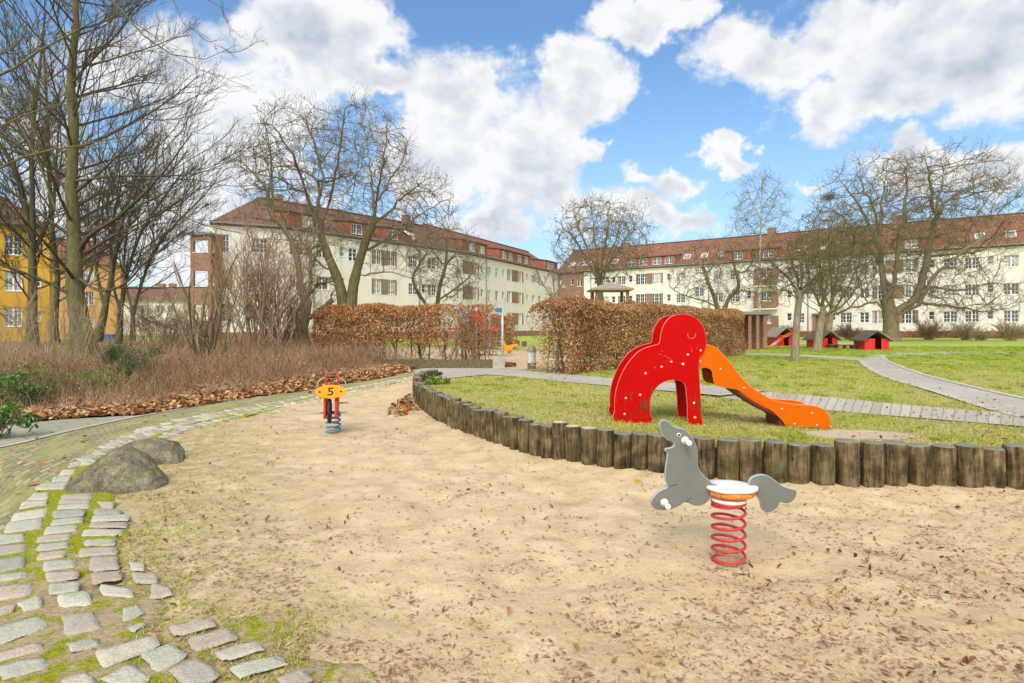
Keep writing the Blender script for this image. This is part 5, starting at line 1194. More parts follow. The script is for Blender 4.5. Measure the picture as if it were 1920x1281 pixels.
# evergreen shrubs
def evergreen(name, label, x, d, w_, h_, n, size, m, seed, tilt=.9, z=None, aspect=.5):
    rs = np.random.RandomState(seed); X0 = (x - CX) / F * d; root = empty(name, label, 'shrub', (X0, d, float(Hl(X0, d))))
    k = 9; c = np.column_stack([rs.normal(0, w_ * .3, k), rs.normal(0, w_ * .3, k), h_ * rs.uniform(.25, .85, k)])
    ci = rs.randint(0, k, n); v = nrmz(rs.normal(0, 1, (n, 3))) * (rs.rand(n, 1) ** .45) * np.array([w_ * .26, w_ * .26, h_ * .2]) * rs.uniform(.6, 1.3, k)[ci][:, None]
    P = c[ci] + v * (1 + .5 * rs.rand(n, 1) ** 3); P[:, 2] = np.maximum(P[:, 2], .03)
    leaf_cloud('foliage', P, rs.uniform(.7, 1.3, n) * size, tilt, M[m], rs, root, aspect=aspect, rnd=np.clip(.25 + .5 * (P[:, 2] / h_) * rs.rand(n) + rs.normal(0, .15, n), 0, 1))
    Q0 = np.zeros((26, 3)); Q0[:, :2] = rs.normal(0, .08, (26, 2)); V, Q = stems(Q0, h_ * rs.uniform(.6, .95, 26), .5, .008, rs, 5); put('stems', mesh_np('stems', V, Q), M['twig_brown'], root)
evergreen('yew_shrub', 'dark green feathery yew behind the dead thicket near the blue bin', 262, 11.8, 1.0, 1.0, 6500, .042, 'yew_leaf', 81, aspect=.22)
evergreen('holly_shrub', 'bright green leafy shrub in the thicket left of the yew', 172, 10.6, 1.0, .70, 900, .055, 'ivy_leaf', 82)
evergreen('holly_shrub', 'glossy green shrub with low branches, leftmost behind the leaf drift', 15, 9.6, 1.0, .85, 1500, .060, 'green_leaf', 83)
evergreen('holly_shrub', 'light green shrub between the two other glossy green ones', 100, 10.8, .9, .75, 900, .055, 'ivy_leaf', 84)
evergreen('laurel_shrub', 'dark leaved low plant at the left edge beside the slab path', -6, 7.3, .42, .45, 520, .10, 'green_leaf', 85, aspect=.35)
evergreen('ivy_plant', 'bright green ivy growing over the far end of the log palisade', 816, 10.9, .38, .50, 420, .06, 'ivy_leaf', 86, aspect=.7)
evergreen('low_green_plant', 'small light green plant in the dead thicket left of the hedge', 712, 16, .5, .5, 300, .05, 'ivy_leaf', 87)

# ------------------------------------------------------------------ beech hedges that keep their brown leaves
def hedge(name, label, A, B, width, height, n, size, m, seed, holes=(), taper=None, thin=None, z0=.33):
    rs = np.random.RandomState(seed); A = np.array(A, float); B = np.array(B, float); L = np.linalg.norm(B - A); u = (B - A) / L; v = np.array([-u[1], u[0]])
    root = empty(name, label, 'hedge', (A[0], A[1], z0))
    s = rs.rand(n) * L; s[:n // 8] = rs.rand(n // 8) * 2.2; side = rs.rand(n); z = rs.rand(n) ** .85 * height; o_ = np.empty(n)
    face = rs.choice(3, n, p=(.52, .18, .30))            # near face, top, inside / far
    depth = np.abs(rs.normal(0, .10, n))
    o_ = np.where(face == 0, -width / 2 + depth, rs.uniform(-width / 2, width / 2, n))
    z = np.where(face == 1, height - np.abs(rs.normal(0, .07, n)), z)
    lump = (vnoise(s, z + 7, 1.5, seed) - .5) * .22 + (vnoise(s, z + 3, 4, seed + 1) - .5) * .12
    o_ = o_ + np.where(face == 0, lump, 0); z = z * (1 + .10 * (vnoise(s, o_ + 5, 1.1, seed + 2) - .5) + .05 * (vnoise(s, o_ + 9, 3.5, seed + 3) - .5)) + np.where(face == 1, lump * .3, 0)
    z = z - .22 * np.abs(o_ / (width / 2)) ** 4 * (z / height) ** 3 - .15 * (1 - smooth01(s / .5)) * (z / height)
    e0 = (width / 2) * .35 * (1 - smooth01(s / .5)) + (width / 2) * .6 * (1 - smooth01((L - s) / .5)); o_ = np.clip(o_, -width / 2 - .3 + e0, width / 2 + .3 - e0)
    keep = np.ones(n, bool)
    for (hs, hz, rs_, rz_) in holes: keep &= ~((((s - hs) / rs_) ** 2 + ((z - hz) / rz_) ** 2 < 1 + .5 * rs.normal(0, 1, n) * .6) & (rs.rand(n) < .93))
    cl = vnoise(s * 1.0, z * 1.3 + 2, 3.2, seed + 5)
    keep &= rs.rand(n) < np.clip(.60 + 1.1 * (cl - .25) + .5 * (z / height) , .35, 1)
    if thin is not None: keep &= rs.rand(n) < thin(s / L, z / height)
    s, o_, z = s[keep], o_[keep], z[keep]
    P = np.column_stack([u[0] * s + v[0] * o_, u[1] * s + v[1] * o_, z]); k = len(P)
    leaf_cloud('foliage', P, rs.uniform(.65, 1.3, k) * size, 1.0, M[m], rs, root, aspect=.6, fold=.55, rnd=np.clip(rs.beta(2.3, 2.1, k) + .25 * (vnoise(s, z, 1.4, seed + 6) - .5), 0, 1))
    q_ = int(L * 7); s = rs.rand(q_) * L; o2 = rs.normal(0, width * .2, q_); P = np.column_stack([u[0] * s + v[0] * o2, u[1] * s + v[1] * o2, np.full(q_, -.05)])
    D = nrmz(np.column_stack([rs.normal(0, .15, q_), rs.normal(0, .15, q_), np.ones(q_)])); pts = grow(P, D, height * rs.uniform(.75, 1.0, q_), 8, .10, .05, rs)
    rad = rs.uniform(.010, .032, q_)[:, None] * np.linspace(1, .35, 8)[None]; V1, Q1 = tubes(pts, rad, 5)
    P, D, L2, r_ = spawn(pts, rad, 9, .08, 1, 1.0, .25, .34, rs, .1); p2 = grow(P, D, L2, 5, .2, .05, rs); V2, Q2 = tubes(p2, np.clip(r_, .004, .012)[:, None] * np.linspace(1, .4, 5)[None], 3)
    put('stems', mesh_np('stems', np.vstack([V1, V2]), np.vstack([Q1, Q2 + len(V1)]), smooth=True), M['bark_brown'], root)
    return root
hedge('beech_hedge', 'long clipped beech hedge with dry brown leaves behind the red slide', (0.85, 13.55), (9.05, 23.9), 1.25, 1.80, 105000, .058, 'beech_leaf', 91,
      holes=((1.55, 1.25, .10, .12), (1.75, .82, .09, .20), (.9, .30, .6, .07), (2.2, .38, .3, .06)))
hedge('beech_hedge', 'sparser orange-brown beech hedge left of the gap, thin and see-through at its right end', (-5.9, 17.6), (-0.55, 17.1), 1.0, 1.78, 38000, .062, 'beech_leaf_orange', 92,
      holes=((2.2, .35, 2.4, .25),), thin=lambda s, z: np.clip(1.15 - .75 * smooth01((s - .60) / .2) - .5 * smooth01((.35 - z) / .3), .06, 1))
hedge('beech_hedge', 'far brown hedge seen through the gap behind the climbing frame', (-2.6, 30), (0.15, 29.6), 1.2, 1.75, 9000, .10, 'beech_leaf', 93)
hedge('low_hedge', 'low reddish hedge strip along the foot of the right-hand block', (27, 76.4), (62, 52.8), .9, .75, 26000, .14, 'beech_leaf', 94)

# ------------------------------------------------------------------ palisade of round logs
rs = np.random.RandomState(19)
def log_mesh(r, h, seed):
    r_ = np.random.RandomState(seed); mb = MB(); ph = r_.rand(6) * 6.28; am = r_.uniform(.0, .035, 6)
    f = lambda a: 1 + sum(am[k] * math.sin((k + 2) * a + ph[k]) for k in range(6))
    prof = [(r * .90, -.25), (r * .93, 0.0), (r * .99, h * .3), (r, h * .7), (r * .985, h - .022), (r * .93, h - .006), (r * .86, h), (r * .6, h + r_.uniform(-.004, .006)), (r * .3, h + r_.uniform(-.004, .006)), (.0001, h + .002)]
    mb.lathe(prof, 28, fn=f)
    return mb
dp = np.concatenate([[0], np.cumsum(np.linalg.norm(np.diff(PAL, axis=0), axis=1))]); pos = 3.2; k = 0; logs = []
while pos < dp[-1]:
    xx = float(np.interp(pos, dp, PAL[:, 0])); r = rs.uniform(.093, .105) if xx > 1.4 else (rs.uniform(.080, .092) if xx > -.3 else rs.uniform(.072, .082))
    pos += r; X = float(np.interp(pos, dp, PAL[:, 0])); Y = float(np.interp(pos, dp, PAL[:, 1])); pos += r + .004
    logs.append((X + rs.normal(0, .006), Y + rs.normal(0, .006), r))
LOGM = [log_mesh(.075, .405 + .006 * i, 100 + i) for i in range(7)]
meshes = []
for i, mb in enumerate(LOGM):
    o = mb.build('palisade_log', M['weathered_log']); meshes.append(o.data); bpy.data.objects.remove(o)
special = {}
for k, (X, Y, r) in enumerate(logs):
    g0 = float(Sz(X, Y - .2)) * .5
    base = float(Hl(X, Y)); far_ = (X < -1.72 and Y > 10.2)
    h = meshes[k % 7]; o = bpy.data.objects.new('palisade_log', h); COL.objects.link(o)
    sc = r / .075; top = .40 + rs.normal(0, .010) + (.07 if far_ else 0) + (.02 if Y > 7.5 else 0)
    hs = (top - base * .4) / .42
    o.location = (X, Y, base * .4); o.rotation_euler = (rs.normal(0, .020), rs.normal(0, .016), rs.rand() * 6.28); o.scale = (sc, sc, max(hs, .35))
    tag(o, 'weathered grey-brown round log standing in the curved palisade between sand and lawn', 'log', 'logs of the curved palisade')
    special[k] = (X, Y, o)
def relog(px, py_, lab, m=None):
    tx, ty = (px - CX) / F, None
    best = min(special.values(), key=lambda t: abs(t[0] / t[1] - (px - CX) / F) + (0 if t[1] < 9 else 9))
    o = best[2]; o['label'] = lab
    if m:
        o.data = o.data.copy(); o.data.materials.append(M[m]); n_ = len(o.data.polygons); mi = [1 if p.center.z > .395 and abs(p.normal.z) > .8 else 0 for p in o.data.polygons]; o.data.polygons.foreach_set('material_index', mi)
relog(1047, 800, 'palisade log with a pale sand-dusted top, leftmost of the three light-topped ones', 'pale_wood')
relog(1082, 803, 'palisade log with a pale top, middle of the three light-topped ones', 'pale_wood')
relog(1116, 806, 'palisade log with a pale top, rightmost of the three light-topped ones', 'pale_wood')

# ------------------------------------------------------------------ seal spring rocker
def helix(r, wire, z0, z1, turns, n=26, flat=.6):
    pts = []; N = int(turns * n)
    for i in range(N + 1):
        t = i / N; a = 2 * math.pi * turns * t
        ez = smooth01(np.clip((t * turns) / flat, 0, 1)) * smooth01(np.clip((1 - t) * turns / flat, 0, 1))
        pts.append((r * math.cos(a), r * math.sin(a), z0 + (z1 - z0) * t))
    return MB().tube(pts, wire, 10)
SX, SY, SS = 1.32, 3.52, F / 3.52
seal = empty('seal_spring_rocker', 'grey seal-shaped spring rocker with white seat on a red coil spring', 'spring rocker', (SX, SY, 0))
def sp_(cx, cy):                       # traced point -> plane of the seal plate (x, z) local to the rocker
    x = 1190 + cx / 4.133; y = 770 + cy / 4.133
    return ((x - CX) / SS - SX, CAMZ - (y - CY) / SS)
body = [(200, 80), (214, 69), (232, 71), (262, 84), (290, 110), (320, 128), (360, 135), (398, 153), (432, 188), (458, 232), (477, 285), (485, 340), (483, 400), (492, 442), (512, 482), (542, 512), (575, 537), (600, 560), (640, 575),
        (640, 640), (590, 650), (580, 672), (560, 702), (530, 725), (490, 735), (445, 729), (390, 706), (350, 730), (300, 754), (240, 768), (175, 768), (138, 750), (120, 716), (128, 688), (152, 655), (192, 618), (250, 588), (238, 550),
        (233, 500), (236, 440), (246, 380), (249, 322), (237, 317), (232, 302), (245, 290), (278, 285), (303, 266), (294, 240), (262, 232), (238, 214), (214, 188), (198, 150), (191, 108)]
tail = [(880, 560), (888, 535), (908, 513), (945, 498), (985, 493), (1030, 503), (1080, 535), (1130, 573), (1190, 598), (1236, 608), (1250, 625), (1246, 655), (1225, 690), (1195, 711), (1155, 714), (1120, 709), (1105, 740), (1070, 770), (1030, 787), (1000, 780), (977, 752), (972, 712), (958, 680), (930, 655), (880, 640)]
MB().panel(catmull([sp_(*p) for p in body], 3, True), -.012, .012, .003, 0, 1).build('seal_body', [M['plastic_grey'], M['plastic_grey_edge']], seal)
MB().panel(catmull([sp_(*p) for p in tail], 3, True), -.012, .012, .003, 0, 1).build('tail', [M['plastic_grey'], M['plastic_grey_edge']], seal)
# flipper cuts
mb = MB()
for a, b in (((390, 706), (432, 670)), ((262, 585), (322, 567))):
    pa, pb = sp_(*a), sp_(*b); mb.tube([(pa[0], -.0125, pa[1]), (pb[0], -.0125, pb[1])], .0016, 5)
mb.build('flipper_line', M['rubber_black'], seal)
# seat: wavy round white board, orange collar, lower white disc
sc_ = sp_(747, 560); zt = CAMZ - (770 + 600 / 4.133 - CY) / SS + .018
prof = [(.0001, .000), (.10, .001), (.138, .000), (.147, -.006), (.147, -.018), (.139, -.024), (.0001, -.024)]
wav = lambda a: 1 + .045 * math.cos(2 * a) + .04 * math.cos(3 * a + 1.2) + .02 * math.cos(6 * a)
MB().lathe([(r, zt + z) for r, z in prof], 64, c=(sc_[0], 0), scale=(1, .92), fn=wav).build('seat', M['white_plastic'], seal)
mb = MB().lathe([(.128, zt - .026), (.134, zt - .03), (.134, zt - .054), (.126, zt - .060), (.02, zt - .060)], 48, c=(sc_[0], 0), scale=(1, .86), fn=lambda a: 1 + .02 * math.cos(12 * a))
for a in range(10):
    an = a * .628 + .3; mb.lathe([(.0001, zt - .031), (.014, zt - .034), (.016, zt - .043), (.014, zt - .052), (.0001, zt - .055)], 12, c=(sc_[0] + .128 * math.cos(an), .112 * math.sin(an)))
mb.build('seat_collar', M['orange_plastic'], seal)
cxs = sp_(727, 0)[0]
MB().lathe([(.0001, .366), (.096, .366), (.105, .362), (.105, .352), (.097, .347), (.0001, .347)], 48, c=(cxs, 0)).build('base_disc', M['white_plastic'], seal)
o = helix(.096, .0088, -.055, .340, 6.0); o.build('coil_spring', M['spring_red'], seal, (cxs, 0, 0), (0, 0, R(-60)))
MB().lathe([(.075, .330), (.104, .336), (.104, .349), (.02, .349)], 40, c=(cxs, 0)).build('spring_clamp', M['spring_red'], seal)
def knob_handle(cx, cy, nm, L=.105, r=.0155):
    x, z = sp_(cx, cy)
    for s in (-1, 1):
        prof = [(.024, .012), (.025, .016), (.023, .022), (r, .028), (r * .95, L * .55), (r, L - .02), (r * 1.12, L - .014), (r * 1.12, L - .006), (r * .95, L - .001), (.0001, L)]
        o = MB().lathe(prof, 20).build(nm, M['white_plastic'], seal, (x, 0, z), (R(90 * (1 if s < 0 else -1)), 0, 0))
knob_handle(385, 228, 'handle'); knob_handle(226, 708, 'foot_peg')
x, z = sp_(338, 186)
e_ = MB().lathe([(.0001, .0148), (.012, .0148), (.0125, .012)], 24).build('eye', M['white_plastic'], seal, (x, 0, z), (R(90), 0, 0))
MB().lathe([(.0001, .018), (.006, .0175), (.0078, .0145)], 20).build('pupil', M['rubber_black'], e_)

# ------------------------------------------------------------------ motorbike rocker with the number 5, seen from the front
mx, my = gp(622, 813); MS = F / my
moto = empty('motorbike_spring_rocker', 'red motorbike spring rocker with yellow number plate on a blue coil spring', 'spring rocker', (mx, my, 0), R(13))
def mp(cx, cy): return ((560 + cx / 6.4 - CX) / MS - mx, CAMZ - (660 + cy / 6.4 - CY) / MS)
x0, z0 = mp(395, 462)
el_ = [(x0 + .192 * math.cos(t) * (1 + .03 * math.cos(4 * t)), z0 + .090 * math.sin(t)) for t in np.linspace(0, 2 * math.pi, 48, endpoint=False)]
MB().panel(el_, -.155, -.137, .003).build('number_plate', M['yellow_plastic'], moto)
cu = bpy.data.curves.new('number_five', 'FONT'); cu.body = '5'; cu.size = .15; cu.extrude = .0015; cu.offset = .0015; cu.align_x = 'CENTER'; cu.align_y = 'CENTER'; cu.materials.append(M['rubber_black'])
tmp = bpy.data.objects.new('tmp', cu); COL.objects.link(tmp); bpy.context.view_layer.update(); me5 = bpy.data.meshes.new_from_object(tmp.evaluated_get(bpy.context.evaluated_depsgraph_get())); bpy.data.objects.remove(tmp)
t5 = put('painted_number', me5, None, moto, (x0, -.1565, z0 - .004), (R(90), 0, 0)); t5.scale = (1.15, .92, 1)
mb = MB()
mb.tube([(x0 - .045, -.156, z0 + .046), (x0 + .045, -.156, z0 + .052)], .0025, 5)
mb.tube([(x0 - .04, -.156, z0 - .055), (x0 - .04, -.156, z0 - .087)], .0012, 4); mb.tube([(x0 + .078, -.156, z0 + .06), (x0 + .078, -.156, z0 - .075)], .0012, 4)
mb.build('painted_stripe', M['rubber_black'], moto)
for cx in (272, 511):
    x, z = mp(cx, 463); MB().lathe([(.0001, .162), (.011, .160), (.014, .154)], 12).build('bolt', M['rubber_black'], moto, (x, 0, z), (R(90), 0, 0))
for s, cx in ((-1, 322), (1, 448)):
    x, z = mp(cx, 0); zb = mp(0, 785)[1]; zt_ = mp(0, 560)[1]
    side = [(-.13, zb + .03), (-.10, zb), (.30, zb + .01), (.42, zb + .10), (.46, zt_ + .03), (.30, zt_ + .02), (.12, zt_ + .05), (-.02, zt_ + .02), (-.10, zt_ - .02)]
    o = MB().panel(side, -.014, .014, .003).build('side_panel', M['toy_red'], moto, (x, 0, 0), (0, 0, R(90)))
    xf, zf = mp(334 if s < 0 else 470, 0)
    MB().panel([(-.02, zt_ - .02), (.03, zt_ - .02), (.03, mp(0, 268)[1]), (.015, mp(0, 258)[1]), (-.008, mp(0, 262)[1]), (-.02, mp(0, 285)[1])], -.011, .011, .003).build('windscreen_post', M['toy_red'], moto, (xf, -.05, 0), (0, 0, R(90)))
    MB().tube(catmull([(xf, -.04, mp(0, 300)[1]), (xf + s * .05, -.045, mp(0, 318)[1]), (xf + s * .095, -.05, mp(0, 360)[1]), (xf + s * .105, -.05, mp(0, 430)[1])], 5), .008, 8).build('handlebar', M['grey_metal'], moto)
MB().tube([(mp(334, 0)[0], -.05, mp(0, 300)[1]), (mp(470, 0)[0], -.05, mp(0, 300)[1])], .011, 10).build('cross_bar', M['rubber_black'], moto)
xw, zw = mp(380, 690); wz = (mp(0, 560)[1] + mp(0, 850)[1]) / 2; wr = (mp(0, 560)[1] - mp(0, 850)[1]) / 2
ring = [(0, -.02 + wr * math.cos(a), wz + wr * math.sin(a)) for a in np.linspace(0, 2 * math.pi, 40)]
whl = MB().tube([(0, .0 + (wr - .02) * math.cos(a) - .03, wz + (wr - .02) * math.sin(a)) for a in np.linspace(0, 2 * math.pi, 40)], .022, 10, caps=False).build('wheel', M['rubber_black'], moto, (xw - .006, 0, 0))
MB().panel([((wr - .03) * math.cos(a), wz + (wr - .03) * math.sin(a)) for a in np.linspace(0, 2 * math.pi, 30, endpoint=False)], -.008, .008, .002).build('wheel_disc', M['grey_metal'], whl, (0, -.03, 0), (0, 0, R(90)))
for (cx, cy, ln) in ((300, 735, -1), (470, 740, 1), (480, 632, 1)):
    x, z = mp(cx, cy); MB().tube([(x, .05 if cy > 700 else .14, z), (x + ln * .115, .05 if cy > 700 else .14, z + .004)], .011, 8).build('foot_peg', M['grey_metal'], moto)
MB().panel([(-.02, mp(0, 470)[1]), (.38, mp(0, 480)[1]), (.42, mp(0, 500)[1]), (.0, mp(0, 520)[1])], -.07, .07, .01).build('seat', M['rubber_black'], moto, (mp(385, 0)[0], 0, 0), (0, 0, R(90)))
xs_ = mp(407, 0)[0]
helix(.090, .013, -.03, mp(0, 745)[1], 4.6).build('coil_spring', M['spring_blue'], moto, (xs_, .12, 0))
MB().lathe([(.02, mp(0, 750)[1]), (.095, mp(0, 748)[1]), (.095, mp(0, 735)[1]), (.02, mp(0, 733)[1])], 24).build('spring_plate', M['spring_blue'], moto, (xs_, .12, 0))

# ------------------------------------------------------------------ elephant slide on the lawn
ox, oy = (1250 - CX) / F * 6.52, 6.52; AN = R(-3.5); OS = F / 6.52; OZ = .33
slide = empty('elephant_slide', 'red and orange elephant-shaped toddler slide whose trunk is the chute, on the lawn', 'slide', (ox, oy, OZ - .035), AN)
def op(cx, cy):                       # trace -> slide's own x/z, the plate turned by AN about its origin
    x = (1120 + cx / 4 - CX) / F; z = (CY - (570 + cy / 4)) / F
    ca, sa = math.cos(AN), math.sin(AN)
    t = (x * oy - ox) / (ca - x * sa); dd = oy + t * sa
    return (t, CAMZ + z * dd - (OZ - .035))
red = [(465, 290), (472, 235), (488, 175), (520, 122), (560, 91), (606, 77), (650, 75), (700, 85), (745, 110), (781, 150), (805, 200), (816, 258), (815, 305), (804, 350), (785, 378), (766, 398), (761, 460), (765, 560), (774, 700), (784, 850), (786, 904), (740, 906), (680, 893),
       (672, 760), (662, 650), (655, 610), (635, 585), (600, 572), (560, 570), (520, 577), (480, 595), (440, 630), (415, 670), (400, 710), (395, 760), (397, 830), (400, 884), (135, 880), (128, 800), (128, 720), (140, 640), (165, 560), (200, 485), (245, 420), (290, 370), (340, 337), (395, 316), (440, 305)]
ora = [(770, 330), (815, 305), (850, 308), (890, 325), (930, 358), (970, 400), (1010, 455), (1060, 523), (1120, 590), (1190, 645), (1260, 688), (1330, 722), (1400, 743), (1500, 754), (1590, 759), (1650, 769), (1700, 790), (1735, 825), (1752, 870), (1755, 918), (1738, 938), (1600, 930), (1440, 925),
       (1400, 885), (1350, 835), (1290, 782), (1220, 727), (1150, 687), (1090, 657), (1030, 641), (980, 632), (920, 622), (885, 603), (872, 560), (868, 520), (850, 492), (810, 479), (770, 478)]
redo = catmull([op(*p) for p in red], 2, True); orao = catmull([op(*p) for p in ora], 2, True)
W_ = .50
MB().panel(redo, -.012, .012, .003, 0, 1).build('side_panel', [M['red_panel'], M['red_edge']], slide)
MB().panel(redo, -.012, .012, .003, 0, 1).build('side_panel', [M['red_panel'], M['red_edge']], slide, (0, W_, 0))
MB().panel(orao, -.010, .010, .003, 0, 1).build('trunk_panel', [M['orange_panel'], M['orange_edge']], slide, (0, .026, 0))
MB().panel(orao, -.010, .010, .003, 0, 1).build('trunk_panel', [M['orange_panel'], M['orange_edge']], slide, (0, W_ - .026, 0))
# chute bed between the trunk panels
ch = catmull([op(*p) for p in ((700, 440), (790, 440), (850, 455), (930, 520), (1050, 640), (1200, 745), (1340, 820), (1450, 868), (1600, 895), (1745, 905))], 6)
top_ = [(p[0], p[1] + .0) for p in ch]; bot_ = [(p[0], p[1] - .03) for p in ch][::-1]
MB().panel(top_ + bot_, .04, W_ - .04, .002, 0, 0).build('chute', M['dark_red'], slide)
MB().panel([(p[0], p[1] + .006) for p in ch] + [(p[0], p[1] + .002) for p in ch][::-1], .042, W_ - .042, .001).build('slide_surface', M['chute'], slide)
pa, pb = op(480, 440), op(760, 440)
MB().box(pa[0], pb[0], .014, W_ - .014, pa[1] - .03, pa[1], 0).build('platform', M['dark_red'], slide)
for cx, cy in ((210, 705), (250, 560), (330, 480)):
    x, z = op(cx + 30, cy + 20); MB().box(x - .07, x + .07, .014, W_ - .014, z - .025, z, 0).build('step', M['dark_red'], slide)
bx, bz = op(1400, 900)
MB().box(bx - .035, bx + .02, .05, W_ - .05, -.05, bz + .09).build('foot_post', M['dark_red'], slide)
bolts = [(773, 350, 0), (677, 381, 0), (553, 434, 0), (640, 451, 2), (481, 472, 0), (361, 521, 0), (320, 682, 0), (213, 706, 0), (204, 826, 0), (723, 742, 1), (730, 850, 1), (775, 434, 0), (928, 490, 0), (1104, 633, 0), (1389, 790, 0), (1617, 822, 0), (1484, 903, 0), (1652, 913, 0)]
for cx, cy, kd in bolts:
    x, z = op(cx, cy); rr = .0145
    m_ = (M['bolt_metal'], M['bolt_yellow'], M['white_plastic'])[kd]; yo = .012 if cx < 775 or (cx == 773) else -.016
    MB().lathe([(.0001, .008), (rr * .5, .0075), (rr * .85, .004), (rr, 0), (rr, -.004)], 16).build('bolt_cap', m_, slide, (x, -.0125 if (cx < 776 and not (cy == 434 and cx == 775)) else .0155, z), (R(90), 0, 0))
# incised eye: a ring and a curl, chalky where the paint is worn
ex, ez = op(705, 232); re_ = .043
mb = MB(); arc = lambda a0, a1, r, dx=0, dz=0: [(ex + dx + r * math.cos(a), -.0122, ez + dz + r * math.sin(a)) for a in np.linspace(R(a0), R(a1), 18)]
mb.tube(arc(-205, 25, re_), .0022, 5); mb.build('eye_groove', M['scuff_pink'], slide)
MB().tube(arc(20, 165, re_), .0016, 5).build('eye_groove', M['dark_red'], slide)
mb = MB(); rs = np.random.RandomState(4)
for (cx, cy, dx, dy) in ((700, 330, 14, 10), (705, 345, 6, 18), (742, 328, 8, 8), (480, 350, 10, 6), (455, 375, 30, 10), (495, 385, 28, 14), (520, 398, 22, 12), (535, 405, 20, 10), (430, 470, 10, 14)):
    a = op(cx, cy); b = op(cx + dx, cy + dy); m2 = op(cx + dx * .5 + rs.normal(0, 3), cy + dy * .5 + rs.normal(0, 3))
    mb.tube([(a[0], -.0120, a[1]), (m2[0], -.0122, m2[1]), (b[0], -.0120, b[1])], [.0008, .0016, .0007], 4)
mb.build('scratches', M['scuff_pink'], slide)

# ------------------------------------------------------------------ boulders
def boulder(name, label, x, y, d, sx, sy, sz, seed, ridge=0.3, rz=0):
    bm = bmesh.new(); bmesh.ops.create_icosphere(bm, subdivisions=5, radius=1); r_ = random.Random(seed)
    pl = []
    for k in range(16):
        n_ = Vector((r_.gauss(0, 1), r_.gauss(0, 1), r_.gauss(0, .8))).normalized(); pl.append((n_, r_.uniform(.74, .97)))
    from mathutils import noise as mn
    for v in bm.verts:
        p = v.co.copy(); s = 1.0
        for n_, dd in pl:
            q_ = p.dot(n_)
            if q_ > dd: s = min(s, dd / q_ * .75 + .25 * s)
        p *= s; o_ = Vector((seed, 3, 1))
        p *= 1 + .07 * mn.fractal(p * 1.8 + o_, .8, 2, 4) + .02 * mn.fractal(p * 7 + o_, .8, 2, 3)
        if p.z > 0: p.z *= 1 - ridge * abs(p.x - .05)
        v.co = Vector((p.x * sx, p.y * sy, p.z * sz))
    me = bpy.data.meshes.new(name); bm.to_mesh(me); bm.free(); me.polygons.foreach_set('use_smooth', [True] * len(me.polygons))
    X = (x - CX) / F * d; o = put(name, me, M['boulder'], None, (X, d, 0), (0, 0, rz)); return tag(o, label, 'boulder')
boulder('boulder', 'low brown mossy boulder with a ridged top, nearer of the two by the path', 226, 0, 5.12, .43, .32, .37, 3, .62, R(10))
boulder('boulder', 'rounded grey boulder lying behind the mossy one', 280, 0, 6.1, .38, .28, .295, 9, .10, R(-5))

# ------------------------------------------------------------------ sand toys
X, Y = gp(760.5, 775); tag(MB().lathe([(.0001, .075), (.02, .074), (.034, .062), (.040, .04), (.036, .012), (.0001, .0)], 18, fn=lambda a: 1 + .06 * math.cos(5 * a)).build('sand_mould', M['orange_panel'], None, (X, Y, float(Sz(X, Y)) - .005), (R(25), 0, 0)), 'small orange sand mould lying by the leaf drift', 'sand toy')
X, Y = gp(1196, 911); tag(MB().tube([(.022 * math.cos(a), .022 * math.sin(a) * 1.0, 0) for a in np.linspace(0, 2 * math.pi, 22)], .006, 8, caps=False).build('toy_ring', M['yellow_plastic'], None, (X, Y, float(Sz(X, Y)) + .012), (R(14), R(8), 0)), 'small yellow plastic ring lying on the sand', 'sand toy')

# ------------------------------------------------------------------ litter bin at the gap
X, Y = gp(997, 693, z=.33); lb = empty('litter_bin', 'round grey bin with a dark domed top beside the brown hedge', 'litter bin', (X, Y, .33))
MB().lathe([(.112, -.05), (.112, .17), (.10, .175)], 24).build('base', M['old_timber'], lb)
MB().lathe([(.104, .17), (.104, .47), (.10, .48)], 24).build('drum', M['steel_post'], lb)
MB().lathe([(.118, .46), (.12, .49), (.112, .54), (.08, .60), (.04, .625), (.0001, .63)], 24).build('dome_lid', M['zinc'], lb)

# wooden retaining board with end post by the gap
X0, Y0 = gp(790, 690, z=.30); X1, Y1 = gp(925, 692, z=.33)
kb = empty('timber_edging', 'dark wooden board edging with a thick end post below the left hedge', 'edging', (X1, Y1 + .15, .33))
MB().box(-3.2, -.02, .0, .10, -.1, .24).build('board', M['old_timber'], kb)
MB().box(-.02, .30, -.06, .16, -.1, .33).build('end_post', M['concrete'], kb)

# climbing frame behind the thin hedge
cf = empty('climbing_frame', 'steel-post climbing frame with blue and red panels behind the thin hedge', 'climbing frame', at(893, 690, 21.5)[:2] + (.33,))
def cfp(x, y, d=21.5): p = at(x, y, d); q_ = at(893, 690, 21.5); return (p[0] - q_[0], p[1] - q_[1], p[2] - .33)
for x, dd in ((829, 0), (893, 0), (942, 0), (918, 1.2), (855, 1.2)):
    a = cfp(x, 690, 21.5 + dd); t_ = cfp(x, 577, 21.5 + dd); MB().tube([(a[0], a[1], -.1), (a[0], a[1], t_[2])], .045, 12).build('post', M['steel_post'], cf)
def quad_panel(nm, pts, m_, th=.03):
    o2 = [cfp(*p) for p in pts]; MB().panel([(p[0], p[2]) for p in o2], -.06 - th, -.06, .004).build(nm, m_, cf)
quad_panel('roof_panel', [(846, 590), (852, 581), (862, 577), (872, 581), (876, 590), (862, 587)], M['blue_panel'])
quad_panel('roof_panel', [(926, 581), (932, 577), (942, 578), (940, 586), (930, 586)], M['blue_panel'])
quad_panel('wall_panel', [(883, 594), (891, 584), (910, 585), (909, 608), (897, 611), (893, 600)], M['toy_red'])
quad_panel('guard_panel', [(866, 590), (878, 592), (878, 606), (868, 606)], M['blue_panel'])
